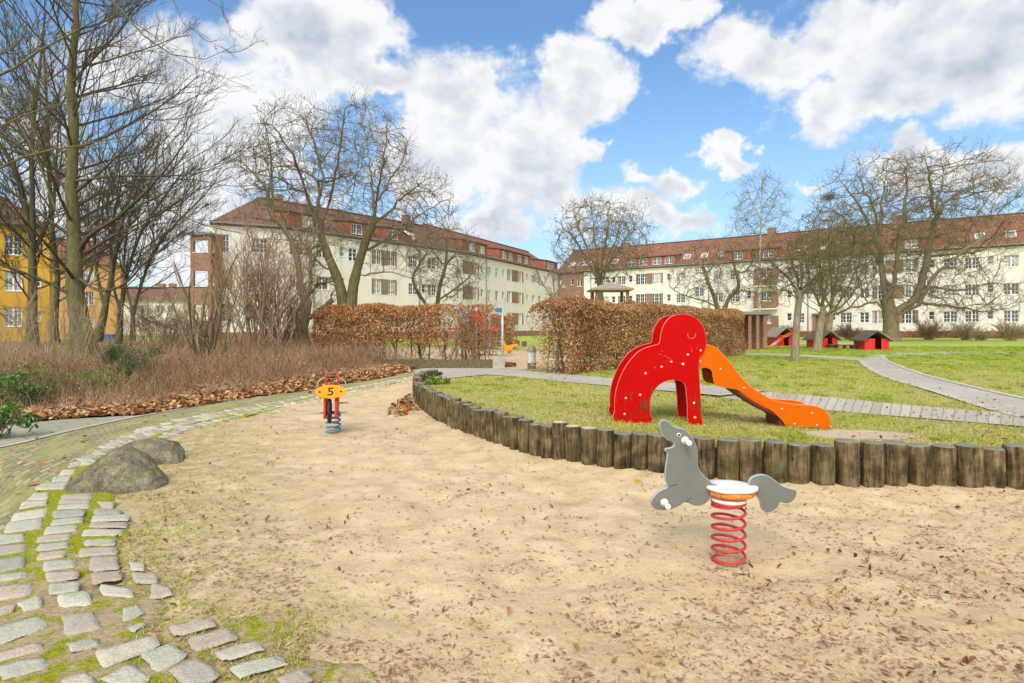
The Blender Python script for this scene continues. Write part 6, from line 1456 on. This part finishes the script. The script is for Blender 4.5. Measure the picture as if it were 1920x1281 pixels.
a, b = cfp(840, 617), cfp(940, 617); MB().box(a[0], b[0], -.05, 1.0, a[2] - .04, a[2] + .04).build('deck', M['toy_red'], cf)
for y in (640, 652, 665):
    a, b = cfp(918, y, 22.7), cfp(942, y); MB().tube([a, b], .02, 8).build('rung', M['steel_post'], cf)
# orange rocker in the rear sand
X, Y = gp(955, 664, z=.33); rk = empty('orange_rocker', 'small orange animal rocker on the rear sand seen through the gap', 'spring rocker', (X, Y, .33))
MB().panel(catmull([(-.30, .48), (-.22, .30), (-.18, .12), (.05, .10), (.16, .26), (.34, .34), (.36, .42), (.12, .40), (-.05, .36), (-.15, .40), (-.22, .55)], 3, True), -.03, .03, .006).build('animal_body', M['yellow_plastic'], rk)
helix(.08, .012, -.03, .16, 3).build('coil_spring', M['orange_panel'], rk)
# lookout tower with pyramid roof
d = 30; tw = empty('lookout_tower', 'wooden lookout tower whose pyramid roof shows above the brown hedge', 'tower', at(1143, 650, d)[:2] + (.33,))
zr = at(0, 545, d)[2] - .33; zt_ = at(0, 531, d)[2] - .33
for sx in (-1, 1):
    for sy in (-1, 1): MB().box(sx * .78 - .07, sx * .78 + .07, sy * .78 - .07, sy * .78 + .07, -.1, zr + .02).build('post', M['brown_timber'], tw)
mb = MB(); w0 = 1.06
mb.add([(-w0, -w0, zr - .03), (w0, -w0, zr - .03), (w0, w0, zr - .03), (-w0, w0, zr - .03), (-w0, -w0, zr + .05), (w0, -w0, zr + .05), (w0, w0, zr + .05), (-w0, w0, zr + .05), (-.18, -.18, zt_), (.18, -.18, zt_), (.18, .18, zt_), (-.18, .18, zt_)],
       [(3, 2, 1, 0), (0, 1, 5, 4), (1, 2, 6, 5), (2, 3, 7, 6), (3, 0, 4, 7), (4, 5, 9, 8), (5, 6, 10, 9), (6, 7, 11, 10), (7, 4, 8, 11), (8, 9, 10, 11)])
mb.build('roof', M['toy_roof_pale'], tw)
MB().box(-.05, .05, -.05, .05, zt_ - .02, zt_ + .14).build('finial', M['brown_timber'], tw)
MB().box(-.85, .85, -.85, .85, zr - 1.75, zr - 1.65).build('deck', M['brown_timber'], tw)
MB().box(-.80, .80, -.84, -.80, zr - 1.64, zr - .95).build('guard_panel', M['brown_timber'], tw)
# brick shelter with pillars
d = 29.5; sh = empty('brick_shelter', 'flat-roofed brick shelter with narrow pillars at the end of the brown hedge', 'shelter', at(1405, 655, d)[:2] + (.33,), R(-20))
MB().box(-.75, .95, -.2, 2.6, 1.78, 1.93).build('roof', M['zinc'], sh); MB().box(-.6, .8, 2.2, 2.4, -.1, 1.77).build('rear_wall', M['brick'], sh); MB().box(-.62, -.50, -.02, 2.19, -.1, 1.77).build('side_wall', M['brick'], sh)
for x in (-.45, -.05, .32, .68): MB().box(x, x + .15, -.1, .08, -.1, 1.775).build('pillar', M['brick'], sh)
MB().box(-.30, .66, .9, 1.1, .05, .42).build('bench', M['brown_timber'], sh)

# ------------------------------------------------------------------ playhouses
def playhouse(label, x, yb, d, w_, h_, rz, roof_m='toy_roof', flip=False):
    X, Y, _ = at(x, yb, d); ph = empty('playhouse', label, 'playhouse', (X, Y, .33), rz)
    hw, hd, wh = w_ / 2, w_ * .55, h_ * .58
    MB().box(-hw, -hw * .15, -hd, -hd + .05, 0, wh).build('front_panel', M['toy_red'], ph); MB().box(hw * .38, hw, -hd, -hd + .05, 0, wh).build('front_panel', M['toy_red'], ph)
    MB().box(-hw, hw, hd - .05, hd, 0, wh).build('rear_wall', M['toy_red'], ph)
    for s in (-1, 1): MB().box(s * hw - (.05 if s > 0 else 0), s * hw + (.05 if s < 0 else 0), -hd + .052, hd - .052, 0, wh * .98).build('side_wall', M['toy_red'], ph)
    MB().panel([(-hw, wh), (hw, wh), (0, h_ - .07)], hd - .049, hd - .002, .002).build('gable', M['dark_red'], ph)
    for s in (-1, 1):
        ov = hw * 1.28; zl = wh - (ov - hw) * (h_ - wh) / hw * .8
        o2 = [(0, h_ - .05), (0, h_), (s * ov, zl), (s * ov, zl - .05)]
        MB().panel(o2, -hd - .18, hd + .18, .003).build('roof_board', M[roof_m] if s < 0 else M['toy_roof_pale'], ph)
    return ph
playhouse('red playhouse with brown pitched roof, rightmost of the three, before the huge trunk', 1633, 655, 29.3, 1.12, .98, R(-8))
playhouse('red playhouse partly hidden behind the pair of leaning tree trunks', 1541, 652, 32, 1.05, .95, R(8))
ph = playhouse('red playhouse with an orange slide at its left, farthest left of the playhouses', 1462, 645, 36, 1.15, 1.15, R(5), 'toy_roof_pale')
MB().panel(catmull([(-1.05, .02), (-.75, .12), (-.35, .58), (.05, .80), (.3, .78), (.28, .70), (0, .68), (-.3, .44), (-.7, .03), (-1.0, -.03)], 3, True), -.9, -.86, .004).build('slide_rail', M['orange_panel'], ph)
MB().panel([(-.95, 0), (-.35, .48), (.1, .66), (.1, .62), (-.35, .44), (-.9, -.02)], -.86, -.5, .003).build('slide_chute', M['steel_post'], ph)
MB().box(.2, .8, -.66, -.62, .5, 1.1).build('wall_panel', M['toy_red'], ph)
MB().panel([(.1, 1.25), (1.0, 1.22), (1.0, 1.15), (.1, 1.18)], -.9, .3, .003).build('awning', M['steel_post'], ph)
for k_, (x, yb, lab) in enumerate(((1563, 653, 'low timber bench left of the pair, on the lawn before the playhouses'), (1590, 654, 'low timber bench in the middle of the lawn before the playhouses'), (1608, 655, 'low timber bench closest to the rightmost red playhouse'))):
    X, Y = gp(x, yb, z=.33); t = empty('low_bench', lab, 'bench', (X, Y, .33), R(8))
    MB().box(-.33, .33, -.12, .12, .17, .22).build('seat', M['old_timber'], t)
    for s in (-1, 1): MB().box(s * .2 - .05, s * .2 + .05, -.08, .08, -.02, .168).build('leg', M['old_timber'], t)
# stumps on the rear sand
for k_, (x, yb) in enumerate(((970, 648), (983, 650), (958, 649), (950, 648))):
    X, Y = gp(x, yb, z=.33); tag(MB().lathe([(.15, -.05), (.145, .3), (.12, .32), (.0001, .32)], 14).build('stump', M['old_timber'], None, (X, Y, .33)), 'dark wooden stump in the row at the back of the rear sand', 'stump', 'stumps behind the rear sand')
# blue bin far left
X, Y, _ = at(203, 632, 34); bb = empty('blue_bin', 'large blue waste container between the trees at the left', 'bin', (X, Y, .3), R(10))
mb = MB(); mb.add([(-.30, -.28, 0), (.30, -.28, 0), (.30, .28, 0), (-.30, .28, 0), (-.37, -.35, .68), (.37, -.35, .68), (.37, .35, .68), (-.37, .35, .68)], [(3, 2, 1, 0), (0, 1, 5, 4), (1, 2, 6, 5), (2, 3, 7, 6), (3, 0, 4, 7), (4, 5, 6, 7)]); mb.build('body', M['bin_blue'], bb)
MB().box(-.40, .40, -.38, .38, .682, .76).build('lid', M['bin_blue'], bb)
# nest in the crown
p = at(1553, 370, 47); rs = np.random.RandomState(3)
P = rs.normal(0, 1, (260, 3)) * np.array([.24, .24, .10]); V, Q = stems(P, rs.uniform(.2, .45, 260), 3, .012, rs, 3, .3)
tag(put('bird_nest', mesh_np('bird_nest', V, Q), M['twig_brown'], None, p), 'dark clump of twigs high in the upper left of the great tree crown', 'nest')

# ------------------------------------------------------------------ housing blocks
WD = {}
def window_mesh(w_, h_, nx, ny, mull=()):
    """white timber frame with glazing bars and its pane, standing in x/z, front at y=0"""
    key = (round(w_, 2), round(h_, 2), nx, ny, tuple(mull))
    if key in WD: return WD[key]
    mb = MB(); t = .07; hw = w_ / 2
    mb.box(-hw, -hw + t, 0, .07, 0, h_); mb.box(hw - t, hw, 0, .07, 0, h_); mb.box(-hw + t, hw - t, 0, .07, 0, t); mb.box(-hw + t, hw - t, 0, .07, h_ - t, h_)
    for i in range(1, nx):
        x = -hw + w_ * i / nx; b = .055 if i in mull else .018; mb.box(x - b, x + b, .005, .065, t, h_ - t)
    for j in range(1, ny):
        z = h_ * j / ny; mb.box(-hw + t, hw - t, .012, .06, z - .018, z + .018)
    mb.box(-hw + .002, hw - .002, -.16, .0, -.02, .03)
    o = mb.build('window', M['window_white']); me = o.data; bpy.data.objects.remove(o)
    pn = MB(); pn.box(-hw + t * .8, hw - t * .8, .035, .045, t * .8, h_ - t * .8); o = pn.build('pane', M['glass_dark']); pm = o.data; bpy.data.objects.remove(o)
    pc = pm.copy(); pc.materials.clear(); pc.materials.append(M['glass_curtain'])
    WD[key] = (me, pm, pc); return WD[key]
def add_window(parent, loc, rz, typ, rs_):
    w_, h_, nx, ny, mull = typ; me, pm, pc = window_mesh(*typ)
    o = put('window', me, None, parent, loc, (0, 0, rz)); put('pane', pc if rs_.rand() < .28 else pm, None, o); return o
NARROW = (.58, .95, 1, 2, ()); DOUBLE = (1.25, 1.25, 4, 3, (2,)); SINGLE = (.95, 1.25, 2, 3, (1,)); WIDE = (1.9, 1.55, 6, 3, (2, 4)); TALL = (1.05, 1.55, 4, 3, (2,)); DORM = (1.25, 1.0, 4, 2, (2,)); LITTLE = (.7, .8, 2, 2, (1,))
def wall_holes(mb, L, z0, z1, rects, depth=.22, mi=0):
    """wall in local x/z at y=0 facing -y, with reveals for each (x0,x1,z0,z1)"""
    xs = sorted({0, L} | {r[0] for r in rects} | {r[1] for r in rects}); zs = sorted({z0, z1} | {r[2] for r in rects} | {r[3] for r in rects})
    vs = [(x, 0, z) for z in zs for x in xs]; n = len(xs); fs = []
    for j in range(len(zs) - 1):
        for i in range(n - 1):
            xm, zm = (xs[i] + xs[i + 1]) / 2, (zs[j] + zs[j + 1]) / 2
            if any(r[0] < xm < r[1] and r[2] < zm < r[3] for r in rects): continue
            fs.append((j * n + i, j * n + i + 1, (j + 1) * n + i + 1, (j + 1) * n + i))
    mb.add(vs, fs, mi)
    for (a, b, c, d_) in rects:
        mb.add([(a, 0, c), (b, 0, c), (b, 0, d_), (a, 0, d_), (a, depth, c), (b, depth, c), (b, depth, d_), (a, depth, d_)], [(0, 1, 5, 4), (1, 2, 6, 5), (2, 3, 7, 6), (3, 0, 4, 7), (4, 5, 6, 7)], mi)
ROWS = (1.75, 4.65, 7.60)                 # sill heights above the block's datum
def facade(root, A, B, z0, z1, cols, dorm=(), sky_=(), ridge_h=3.9, ridge_b=5.2, roof_m='roof_tile', seed=1, pipes=(), chim=(), wall_m='cream_plaster', socle=True, rows=ROWS, hipA=0, hipB=0, depth=10.5, eave=.35, sill0=0):
    """one straight stretch from A to B (plan), A at its left as seen from the playground.
       cols: (photo x, kind, rows[, dz]); returns nothing, parts hang on root"""
    rs_ = np.random.RandomState(seed); A = np.array(A, float); B = np.array(B, float); L = np.linalg.norm(B - A); u = (B - A) / L; rz = math.atan2(u[1], u[0])
    o0 = Vector((A[0], A[1], 0)) - root.location
    def sx(px):                           # where the sight line of photo column px meets this wall
        q_ = (px - CX) / F; return (A[0] - q_ * A[1]) / (q_ * u[1] - u[0])
    Mx = Matrix.Translation(o0) @ Matrix.Rotation(rz, 4, 'Z')
    def loc(x, y, z): return tuple(Mx @ Vector((x, y, z)))
    rects = []; wins = []; bricks = []
    for c in cols:
        px, kind, rws = c[0], c[1], c[2]; dz = c[3] if len(c) > 3 else 0
        s = sx(px)
        for r in rws:
            zs_ = z0 + rows[r] + dz; t = kind
            zs_ += {NARROW: .30, LITTLE: .3, WIDE: -.12, TALL: -.12}.get(t, 0)
            if s - t[0] / 2 < .15 or s + t[0] / 2 > L - .15: continue
            rects.append((s - t[0] / 2, s + t[0] / 2, zs_, zs_ + t[1])); wins.append((s, zs_, t))
    for b in dorm:
        pass
    mb = MB(); wall_holes(mb, L, z0 + (.75 if socle else -.1), z1, rects)
    mb.build('wall', M[wall_m], root, loc(0, 0, 0), (0, 0, rz))
    MB().box(0, L, depth - .2, depth, z0 - .2, z1).build('rear_wall', M[wall_m], root, loc(0, 0, 0), (0, 0, rz))
    for s, z, t in wins: add_window(root, loc(s, .12, z), rz, t, rs_)
    if socle: MB().box(0, L, -.06, .3, z0 - .35, z0 + .75).build('brick_socle', M['brick'], root, loc(0, 0, 0), (0, 0, rz))
    # roof planes with tile courses
    r0, r1 = z1 - .12, z1 + ridge_h; sl = math.hypot(ridge_h + .12, ridge_b + eave)
    V = [(-.02, -eave, r0), (L + .02, -eave, r0), (L - hipB, ridge_b, r1), (hipA, ridge_b, r1), (-.02, depth + eave, r0), (L + .02, depth + eave, r0)]
    UV = [(0, 0), (L, 0), (L - hipB, sl), (hipA, sl), (0, 0), (L, 0)]
    me = bpy.data.meshes.new('roof'); me.from_pydata(V, [], [(0, 1, 2, 3), (5, 4, 3, 2), (4, 0, 3), (1, 5, 2), (0, 4, 5, 1)])
    l = me.uv_layers.new(name='UVMap')
    for p in me.polygons:
        for li in p.loop_indices: l.data[li].uv = UV[me.loops[li].vertex_index]
    rf = put('roof', me, M[roof_m], root, loc(0, 0, 0), (0, 0, rz))
    MB().box(0, L, -eave - .10, -eave + .02, r0 - .06, r0 + .08).build('gutter', M['zinc'], root, loc(0, 0, 0), (0, 0, rz))
    MB().box(0.01, L - .01, -.12, -.002, z1 - .30, z1 - .1).build('cornice', M['brick'] if wall_m == 'cream_plaster' else M[wall_m], root, loc(0, 0, 0), (0, 0, rz))
    mb = MB(); mb.tube([(hipA, ridge_b, r1 + .03), (L - hipB, ridge_b, r1 + .03)], .11, 8); mb.build('ridge_tiles', M['roof_tile'], rf)
    for (p0, p1, ws) in dorm:             # long dormers with red cheeks under a lifted roof
        s0, s1 = max(sx(p0), .3), min(sx(p1), L - .3)
        if s1 - s0 < .8: continue
        zb = z1 + .06; zt_ = z1 + 1.32; yb = (zb - r0) / (r1 - r0) * (ridge_b + eave) - eave; yt = 3.6
        dm = MB(); hs = []
        dz0 = zb + .10
        wl = [(sx(w_) - s0) for w_ in ws]; wl = [x for x in wl if .75 < x < s1 - s0 - .75]
        wl2 = []
        for x in wl:
            if not wl2 or x - wl2[-1] > 1.35: wl2.append(x)
        hs = [(x - DORM[0] / 2, x + DORM[0] / 2, dz0, dz0 + DORM[1]) for x in wl2]
        wall_holes(dm, s1 - s0, zb, zt_, hs, .12)
        dm.add([(0, 0, zb), (0, 0, zt_), (0, yt, zt_ + .45)], [(0, 1, 2)]); dm.add([(s1 - s0, 0, zb), (s1 - s0, 0, zt_), (s1 - s0, yt, zt_ + .45)], [(0, 2, 1)])
        d_ = dm.build('dormer', M['dormer_red'], root, loc(s0, yb, 0), (0, 0, rz))
        for x in wl2:
            me_, pm, pc = window_mesh(*DORM); o = put('window', me_, None, d_, (x, .05, dz0)); o.data = me_
        # its roof
        V = [(-.15, -.25, zt_ - .02), (s1 - s0 + .15, -.25, zt_ - .02), (s1 - s0 + .15, yt + .3, zt_ + .62), (-.15, yt + .3, zt_ + .62)]; V += [(x, y, z + .10) for x, y, z in V]
        me = bpy.data.meshes.new('dormer_roof'); me.from_pydata(V, [], [(3, 2, 1, 0), (4, 5, 6, 7), (0, 1, 5, 4), (1, 2, 6, 5), (2, 3, 7, 6), (3, 0, 4, 7)])
        l = me.uv_layers.new(name='UVMap')
        for p in me.polygons:
            for li in p.loop_indices: v = V[me.loops[li].vertex_index]; l.data[li].uv = (v[0], v[1])
        put('dormer_roof', me, M['roof_tile_dark'], d_)
        for x in wl2:
            mx_ = window_mesh(*DORM); put('pane', mx_[2] if rs_.rand() < .35 else mx_[1], None, d_, (x, .05, dz0))
    for px in sky_:
        s = sx(px); t = .32; y = -eave + (ridge_b + eave) * t; z = r0 + (r1 - r0) * t; an = math.atan2(r1 - r0, ridge_b + eave)
        Mr = Matrix.Translation((0, 0, 0)) @ Matrix.Rotation(an, 4, 'X')
        o = MB().box(-.45, .45, -.62, .62, -.02, .10, M=Mr).build('skylight', M['window_white'], root, loc(s, y, z), (0, 0, rz))
        MB().box(-.36, .36, -.52, .52, .101, .112, M=Mr).build('pane', M['glass_curtain'], o)
    for px in pipes:
        s = sx(px); MB().tube([(s, -.10, z0 + .05), (s, -.10, z1 - .35)], .055, 8).build('downpipe', M['zinc'], root, loc(0, 0, 0), (0, 0, rz))
    for (px, wd, hh) in chim:
        s = sx(px * 1.0); MB().box(s - wd / 2, s + wd / 2, ridge_b - .35, ridge_b + .35, r1 - .6, r1 + hh).build('chimney', M['brick'], rf)
    # brick fields between paired windows
    return sx, loc, rz, Mx
def brick_field(root, f, p0, p1, z0, z1, out=.035):
    sx, loc, rz, Mx = f; a, b = sx(p0), sx(p1)
    MB().box(a, b, -out, .02, z0, z1).build('brick_panel', M['brick'], root, loc(0, 0, 0), (0, 0, rz))
Z0 = .33; ZE = 10.4
# left block: three stretches that bend away from the viewer
lb_ = empty('apartment_block', 'long cream four-storey block at the left with red tiled roof, receding to the right', 'apartment building', (-19, 52, 0))
fa = facade(lb_, (-25.3, 48.2), (-20.0, 50.6), Z0, ZE, [(417, TALL, (0, 1, 2)), (487, DOUBLE, (0, 1, 2))], [], (), hipA=3.6, hipB=0, roof_m='roof_tile_dark', seed=2, ridge_h=3.3, ridge_b=5.2)
brick_field(lb_, fa, 425, 436, Z0 + ROWS[0] - .15, Z0 + ROWS[0] + 1.45); brick_field(lb_, fa, 425, 436, Z0 + ROWS[1] - .15, Z0 + ROWS[1] + 1.45)
fb = facade(lb_, (-20.0, 50.6), (-6.0, 66.6), Z0, ZE, [(556, DOUBLE, (0, 1, 2)), (605, DOUBLE, (0, 1, 2)), (642, NARROW, (0, 1, 2)), (662, SINGLE, (0, 1, 2)), (707, TALL, (0, 1, 2)), (734, TALL, (0, 1, 2)), (775, DOUBLE, (0, 1, 2)), (795, NARROW, (0, 1, 2)), (810, DOUBLE, (0, 1, 2))],
            [(518, 596, (528, 545, 579)), (655, 700, (668, 690)), (724, 772, (736, 750, 764))], (783,), seed=3, pipes=(588, 690 + 96), chim=((574, .7, .6),), roof_m='roof_tile_dark', hipA=0.8, ridge_h=3.3)
for r in (0, 1, 2):
    z = Z0 + ROWS[r] - .12; brick_field(lb_, fb, 714.5, 727, z, z + 1.55); brick_field(lb_, fb, 697, 700, z, z + 1.55); brick_field(lb_, fb, 740.6, 743.5, z, z + 1.55)
fc = facade(lb_, (-6.0, 66.6), (7.3, 91.8), Z0, ZE, [(862.5, TALL, (0, 1, 2)), (891, TALL, (0, 1, 2)), (904, NARROW, (0, 1, 2)), (917, SINGLE, (0, 1, 2)), (931.6, SINGLE, (0, 1, 2)), (944, NARROW, (0, 1, 2)), (955.5, TALL, (0, 1, 2)), (975, TALL, (0, 1, 2)), (989, NARROW, (0, 1, 2)), (1000, SINGLE, (0, 1, 2)), (1011.6, SINGLE, (0, 1, 2)), (1024, NARROW, (0, 1, 2))],
            [(857, 912, (867, 884, 903)), (936, 993, (944, 956, 973, 986)), (1022, 1046, (1028, 1035, 1041))], (1000, 785), seed=4, pipes=(911,), chim=((832, .8, .5),), ridge_h=3.5)
for r in (0, 1, 2):
    z = Z0 + ROWS[r] - .12
    for a, b in ((867.5, 886), (895.5, 897.5), (857.5, 858.5), (959.5, 971.2), (979, 981), (951, 952)): brick_field(lb_, fc, a, b, z, z + 1.55)
# loggia stack in brick at the block's left end
lg = empty('loggia_tower', 'brown brick balcony stack with open loggias at the left end of the cream block', 'balcony tower', at(378, 640, 47.5)[:2] + (Z0,), R(-6))
w_ = 1.55; zt_ = 8.75
for s in (-1, 1): MB().box(s * w_ / 2 - .13, s * w_ / 2 + .13, -.13, .13, -.3, zt_).build('pier', M['brick'], lg)
for k_, z in enumerate((.75, 3.55, 6.35)):
    MB().box(-w_ / 2 + .131, w_ / 2 - .131, -.10, .05, z - .55, z + .95).build('parapet', M['brick'], lg); MB().box(-w_ / 2 + .05, w_ / 2 - .05, -.14, 2.3, z + .951, z + 1.0).build('parapet_cap', M['window_white'], lg)
    MB().box(-w_ / 2 + .131, w_ / 2 - .131, 2.2, 2.3, z + 1.0, z + 2.25).build('back_wall', M['pale_plaster'], lg)
    if k_ == 2: MB().box(-w_ / 2 + .131, w_ / 2 - .131, -.12, .2, z + 2.0, zt_ - .02).build('head_beam', M['brick'], lg)
MB().box(-w_ / 2 - .25, w_ / 2 + .25, -.35, 2.6, zt_, zt_ + .16).build('flat_roof', M['zinc'], lg)
MB().box(w_ / 2 + .14, w_ / 2 + .26, .3, 2.5, -.3, zt_ - .01).build('side_wall', M['brick'], lg)

# right block
rb_ = empty('apartment_block', 'long cream four-storey block closing the right side, with dormers and skylights', 'apartment building', (30, 75, 0))
COLS = [(1055, SINGLE, (0, 1, 2)), (1073, NARROW, (0, 1, 2)), (1087, SINGLE, (0, 1, 2)), (1101, SINGLE, (0, 1, 2)), (1117, NARROW, (0, 1, 2)), (1134, DOUBLE, (0, 1, 2)), (1150, NARROW, (0, 1, 2)), (1165, DOUBLE, (0, 1, 2)), (1182, NARROW, (0, 1, 2)), (1204, WIDE, (0, 1, 2)), (1231, WIDE, (0, 1, 2)), (1253.6, NARROW, (0, 1, 2)), (1276, DOUBLE, (0, 1, 2)),
        (1311, DOUBLE, (0, 1, 2), -1.35 + 2.2), (1346.5, DOUBLE, (0, 1, 2)), (1378, DOUBLE, (0, 1, 2)), (1404, NARROW, (0, 1, 2))]
pR0 = (7.3, 91.8)
def on_right(px):                      # point on the right block's front line at photo column px
    A = np.array((53.2, 61.0)); u = np.array((-37.3, 25.0)); q_ = (px - CX) / F; t = (q_ * A[1] - A[0]) / (u[0] - q_ * u[1]); return A + u * t
P1 = on_right(1412); P2 = on_right(1462); P3 = on_right(2120); P00 = on_right(1046)
Pb = on_right(1095)
f0 = facade(rb_, P00, Pb, Z0, ZE, COLS[:3], [], (1065, 1082, 1094), seed=5, wall_m='brick')
f1 = facade(rb_, Pb, P1, Z0, ZE, COLS[3:], [(1176, 1268, (1185, 1206, 1232, 1255)), (1358, 1411, (1368, 1383, 1400))], (1127, 1146, 1283, 1316, 1349), seed=6, pipes=(1108, 1329), chim=((1150, .9, .6),))
for r in (0, 1, 2):
    z = Z0 + ROWS[r] - .14
    for a, b in ((1193, 1195), (1213, 1222.5), (1240, 1242.5)): brick_field(rb_, f1, a, b, z, z + 1.6)
f2 = facade(rb_, P1, P2, Z0, ZE, [(1437, DOUBLE, (0, 1, 2))], [(1417, 1460, (1427, 1441, 1452))], (), seed=7, chim=((1433, 1.0, .9),))
for r, z in ((0, -.2), (1, 2.9), (2, 5.9)): brick_field(rb_, f2, 1413.5, 1429, Z0 + z + 1.0, Z0 + z + 2.9); brick_field(rb_, f2, 1446, 1460, Z0 + .8 + (z + .2), Z0 + z + 2.9); brick_field(rb_, f2, 1429, 1446, Z0 + z + 1.0 if r else Z0 + .76, Z0 + ROWS[r] - .12)
for r in (1, 2):
    sx, loc, rz, Mx = f2; a, b = sx(1415), sx(1458); MB().box(a, b, -.9, -.04, Z0 + ROWS[r] - 1.15, Z0 + ROWS[r] - 1.0).build('balcony_slab', M['window_white'], rb_, loc(0, 0, 0), (0, 0, rz)); MB().box(a, b, -.92, -.80, Z0 + ROWS[r] - .999, Z0 + ROWS[r] - .1).build('balcony_parapet', M['brick'], rb_, loc(0, 0, 0), (0, 0, rz))
f3 = facade(rb_, P2, P3, Z0, ZE, [(1480, NARROW, (0, 1, 2)), (1498, DOUBLE, (0, 1, 2)), (1519, DOUBLE, (1, 2), .8), (1540, DOUBLE, (0, 1, 2)), (1562, NARROW, (0, 1, 2)), (1586.5, DOUBLE, (0, 1, 2)), (1621, SINGLE, (0, 1, 2)), (1652, WIDE, (0, 1, 2)), (1703.5, WIDE, (0, 1, 2)), (1747, NARROW, (0, 1, 2)), (1782, DOUBLE, (0, 1, 2)), (1822.6, DOUBLE, (0, 1, 2)), (1857, NARROW, (0, 1, 2)), (1896, DOUBLE, (0, 1, 2)), (1945, DOUBLE, (0, 1, 2)), (1990, NARROW, (0, 1, 2)), (2040, WIDE, (0, 1, 2))],
            [(1600, 1640, (1612, 1628)), (1676, 1765, (1688, 1709, 1731, 1750)), (1975, 2080, (1990, 2020, 2050))], (1500, 1538, 1840, 1899), seed=8, pipes=(1515, 1927), chim=((1685, 1.5, 1.0), (1570, 1.0, .8)))
for r in (0, 1, 2):
    z = Z0 + ROWS[r] - .14
    for a, b in ((1641, 1643.5), (1662, 1692.5), (1714.5, 1718.5)): brick_field(rb_, f3, a, b, z, z + 1.6)
sx, loc, rz, Mx = f3; a, b = sx(1524), sx(1554)
MB().box(a, a + .35, -.30, -.0, Z0 + .76, Z0 + 2.75).build('door_surround', M['brick'], rb_, loc(0, 0, 0), (0, 0, rz)); MB().box(b - .35, b, -.30, 0, Z0 + .76, Z0 + 2.75).build('door_surround', M['brick'], rb_, loc(0, 0, 0), (0, 0, rz))
MB().box(a - .1, b + .1, -.55, 0, Z0 + 2.751, Z0 + 2.95).build('door_canopy', M['zinc'], rb_, loc(0, 0, 0), (0, 0, rz)); MB().box(a + .351, b - .351, -.08, 0, Z0 + .1, Z0 + 2.6).build('door', M['brown_timber'], rb_, loc(0, 0, 0), (0, 0, rz))

# yellow and orange houses at the left
yh = empty('yellow_house', 'yellow rendered house with dark tiled roof at the left edge behind the trees', 'house', (-38, 46, 0))
fy = facade(yh, (-47.7, 37.0), (-36.9, 46), .3, 9.6, [(25, TALL, (0, 1, 2)), (-25, TALL, (0, 1, 2)), (66, LITTLE, (0, 1, 2))], [], (), seed=11, wall_m='yellow_plaster', roof_m='roof_tile_dark', ridge_h=4.2, ridge_b=4.6, hipA=0, hipB=5.2, rows=(1.35, 4.1, 6.9), socle=False)
MB().box(0, .25, .2, 9.2, 0.1, 9.58).build('side_wall', M['yellow_plaster'], yh, tuple(Vector((-36.9, 46, 0)) - yh.location), (0, 0, fy[2]))
oh = empty('orange_house', 'orange rendered house with hipped red roof behind the left grove', 'house', (-48, 68, 0))
fo = facade(oh, (-53.7, 63.0), (-46.2, 68.0), .3, 9.0, [(166, TALL, (0, 1, 2)), (140, TALL, (0, 1, 2))], [], (), seed=12, wall_m='orange_plaster', roof_m='roof_tile', ridge_h=2.9, ridge_b=4.0, hipA=2, hipB=2.6, rows=(1.0, 3.9, 6.4), socle=False, depth=8.5)
MB().box(-.02, .22, .2, 8.3, 0.1, 8.98).build('side_wall', M['orange_plaster'], oh, tuple(Vector((-46.2, 68.0, 0)) - oh.location), (0, 0, fo[2]))
fh = empty('far_house', 'distant pale block with a low red roof seen between the grove and the balcony stack', 'apartment building', (-60, 105, 0))
facade(fh, (-74, 104), (-56.5, 108), .3, 6.6, [(275, DOUBLE, (0, 1)), (300, DOUBLE, (0, 1)), (322, DOUBLE, (0, 1)), (255, DOUBLE, (0, 1))], [], (), seed=13, wall_m='pale_plaster', roof_m='roof_tile_dark', ridge_h=2.6, ridge_b=4.5, rows=(1.3, 4.1), socle=False, chim=((285, 1.4, .8), (308, 1.2, .8)))
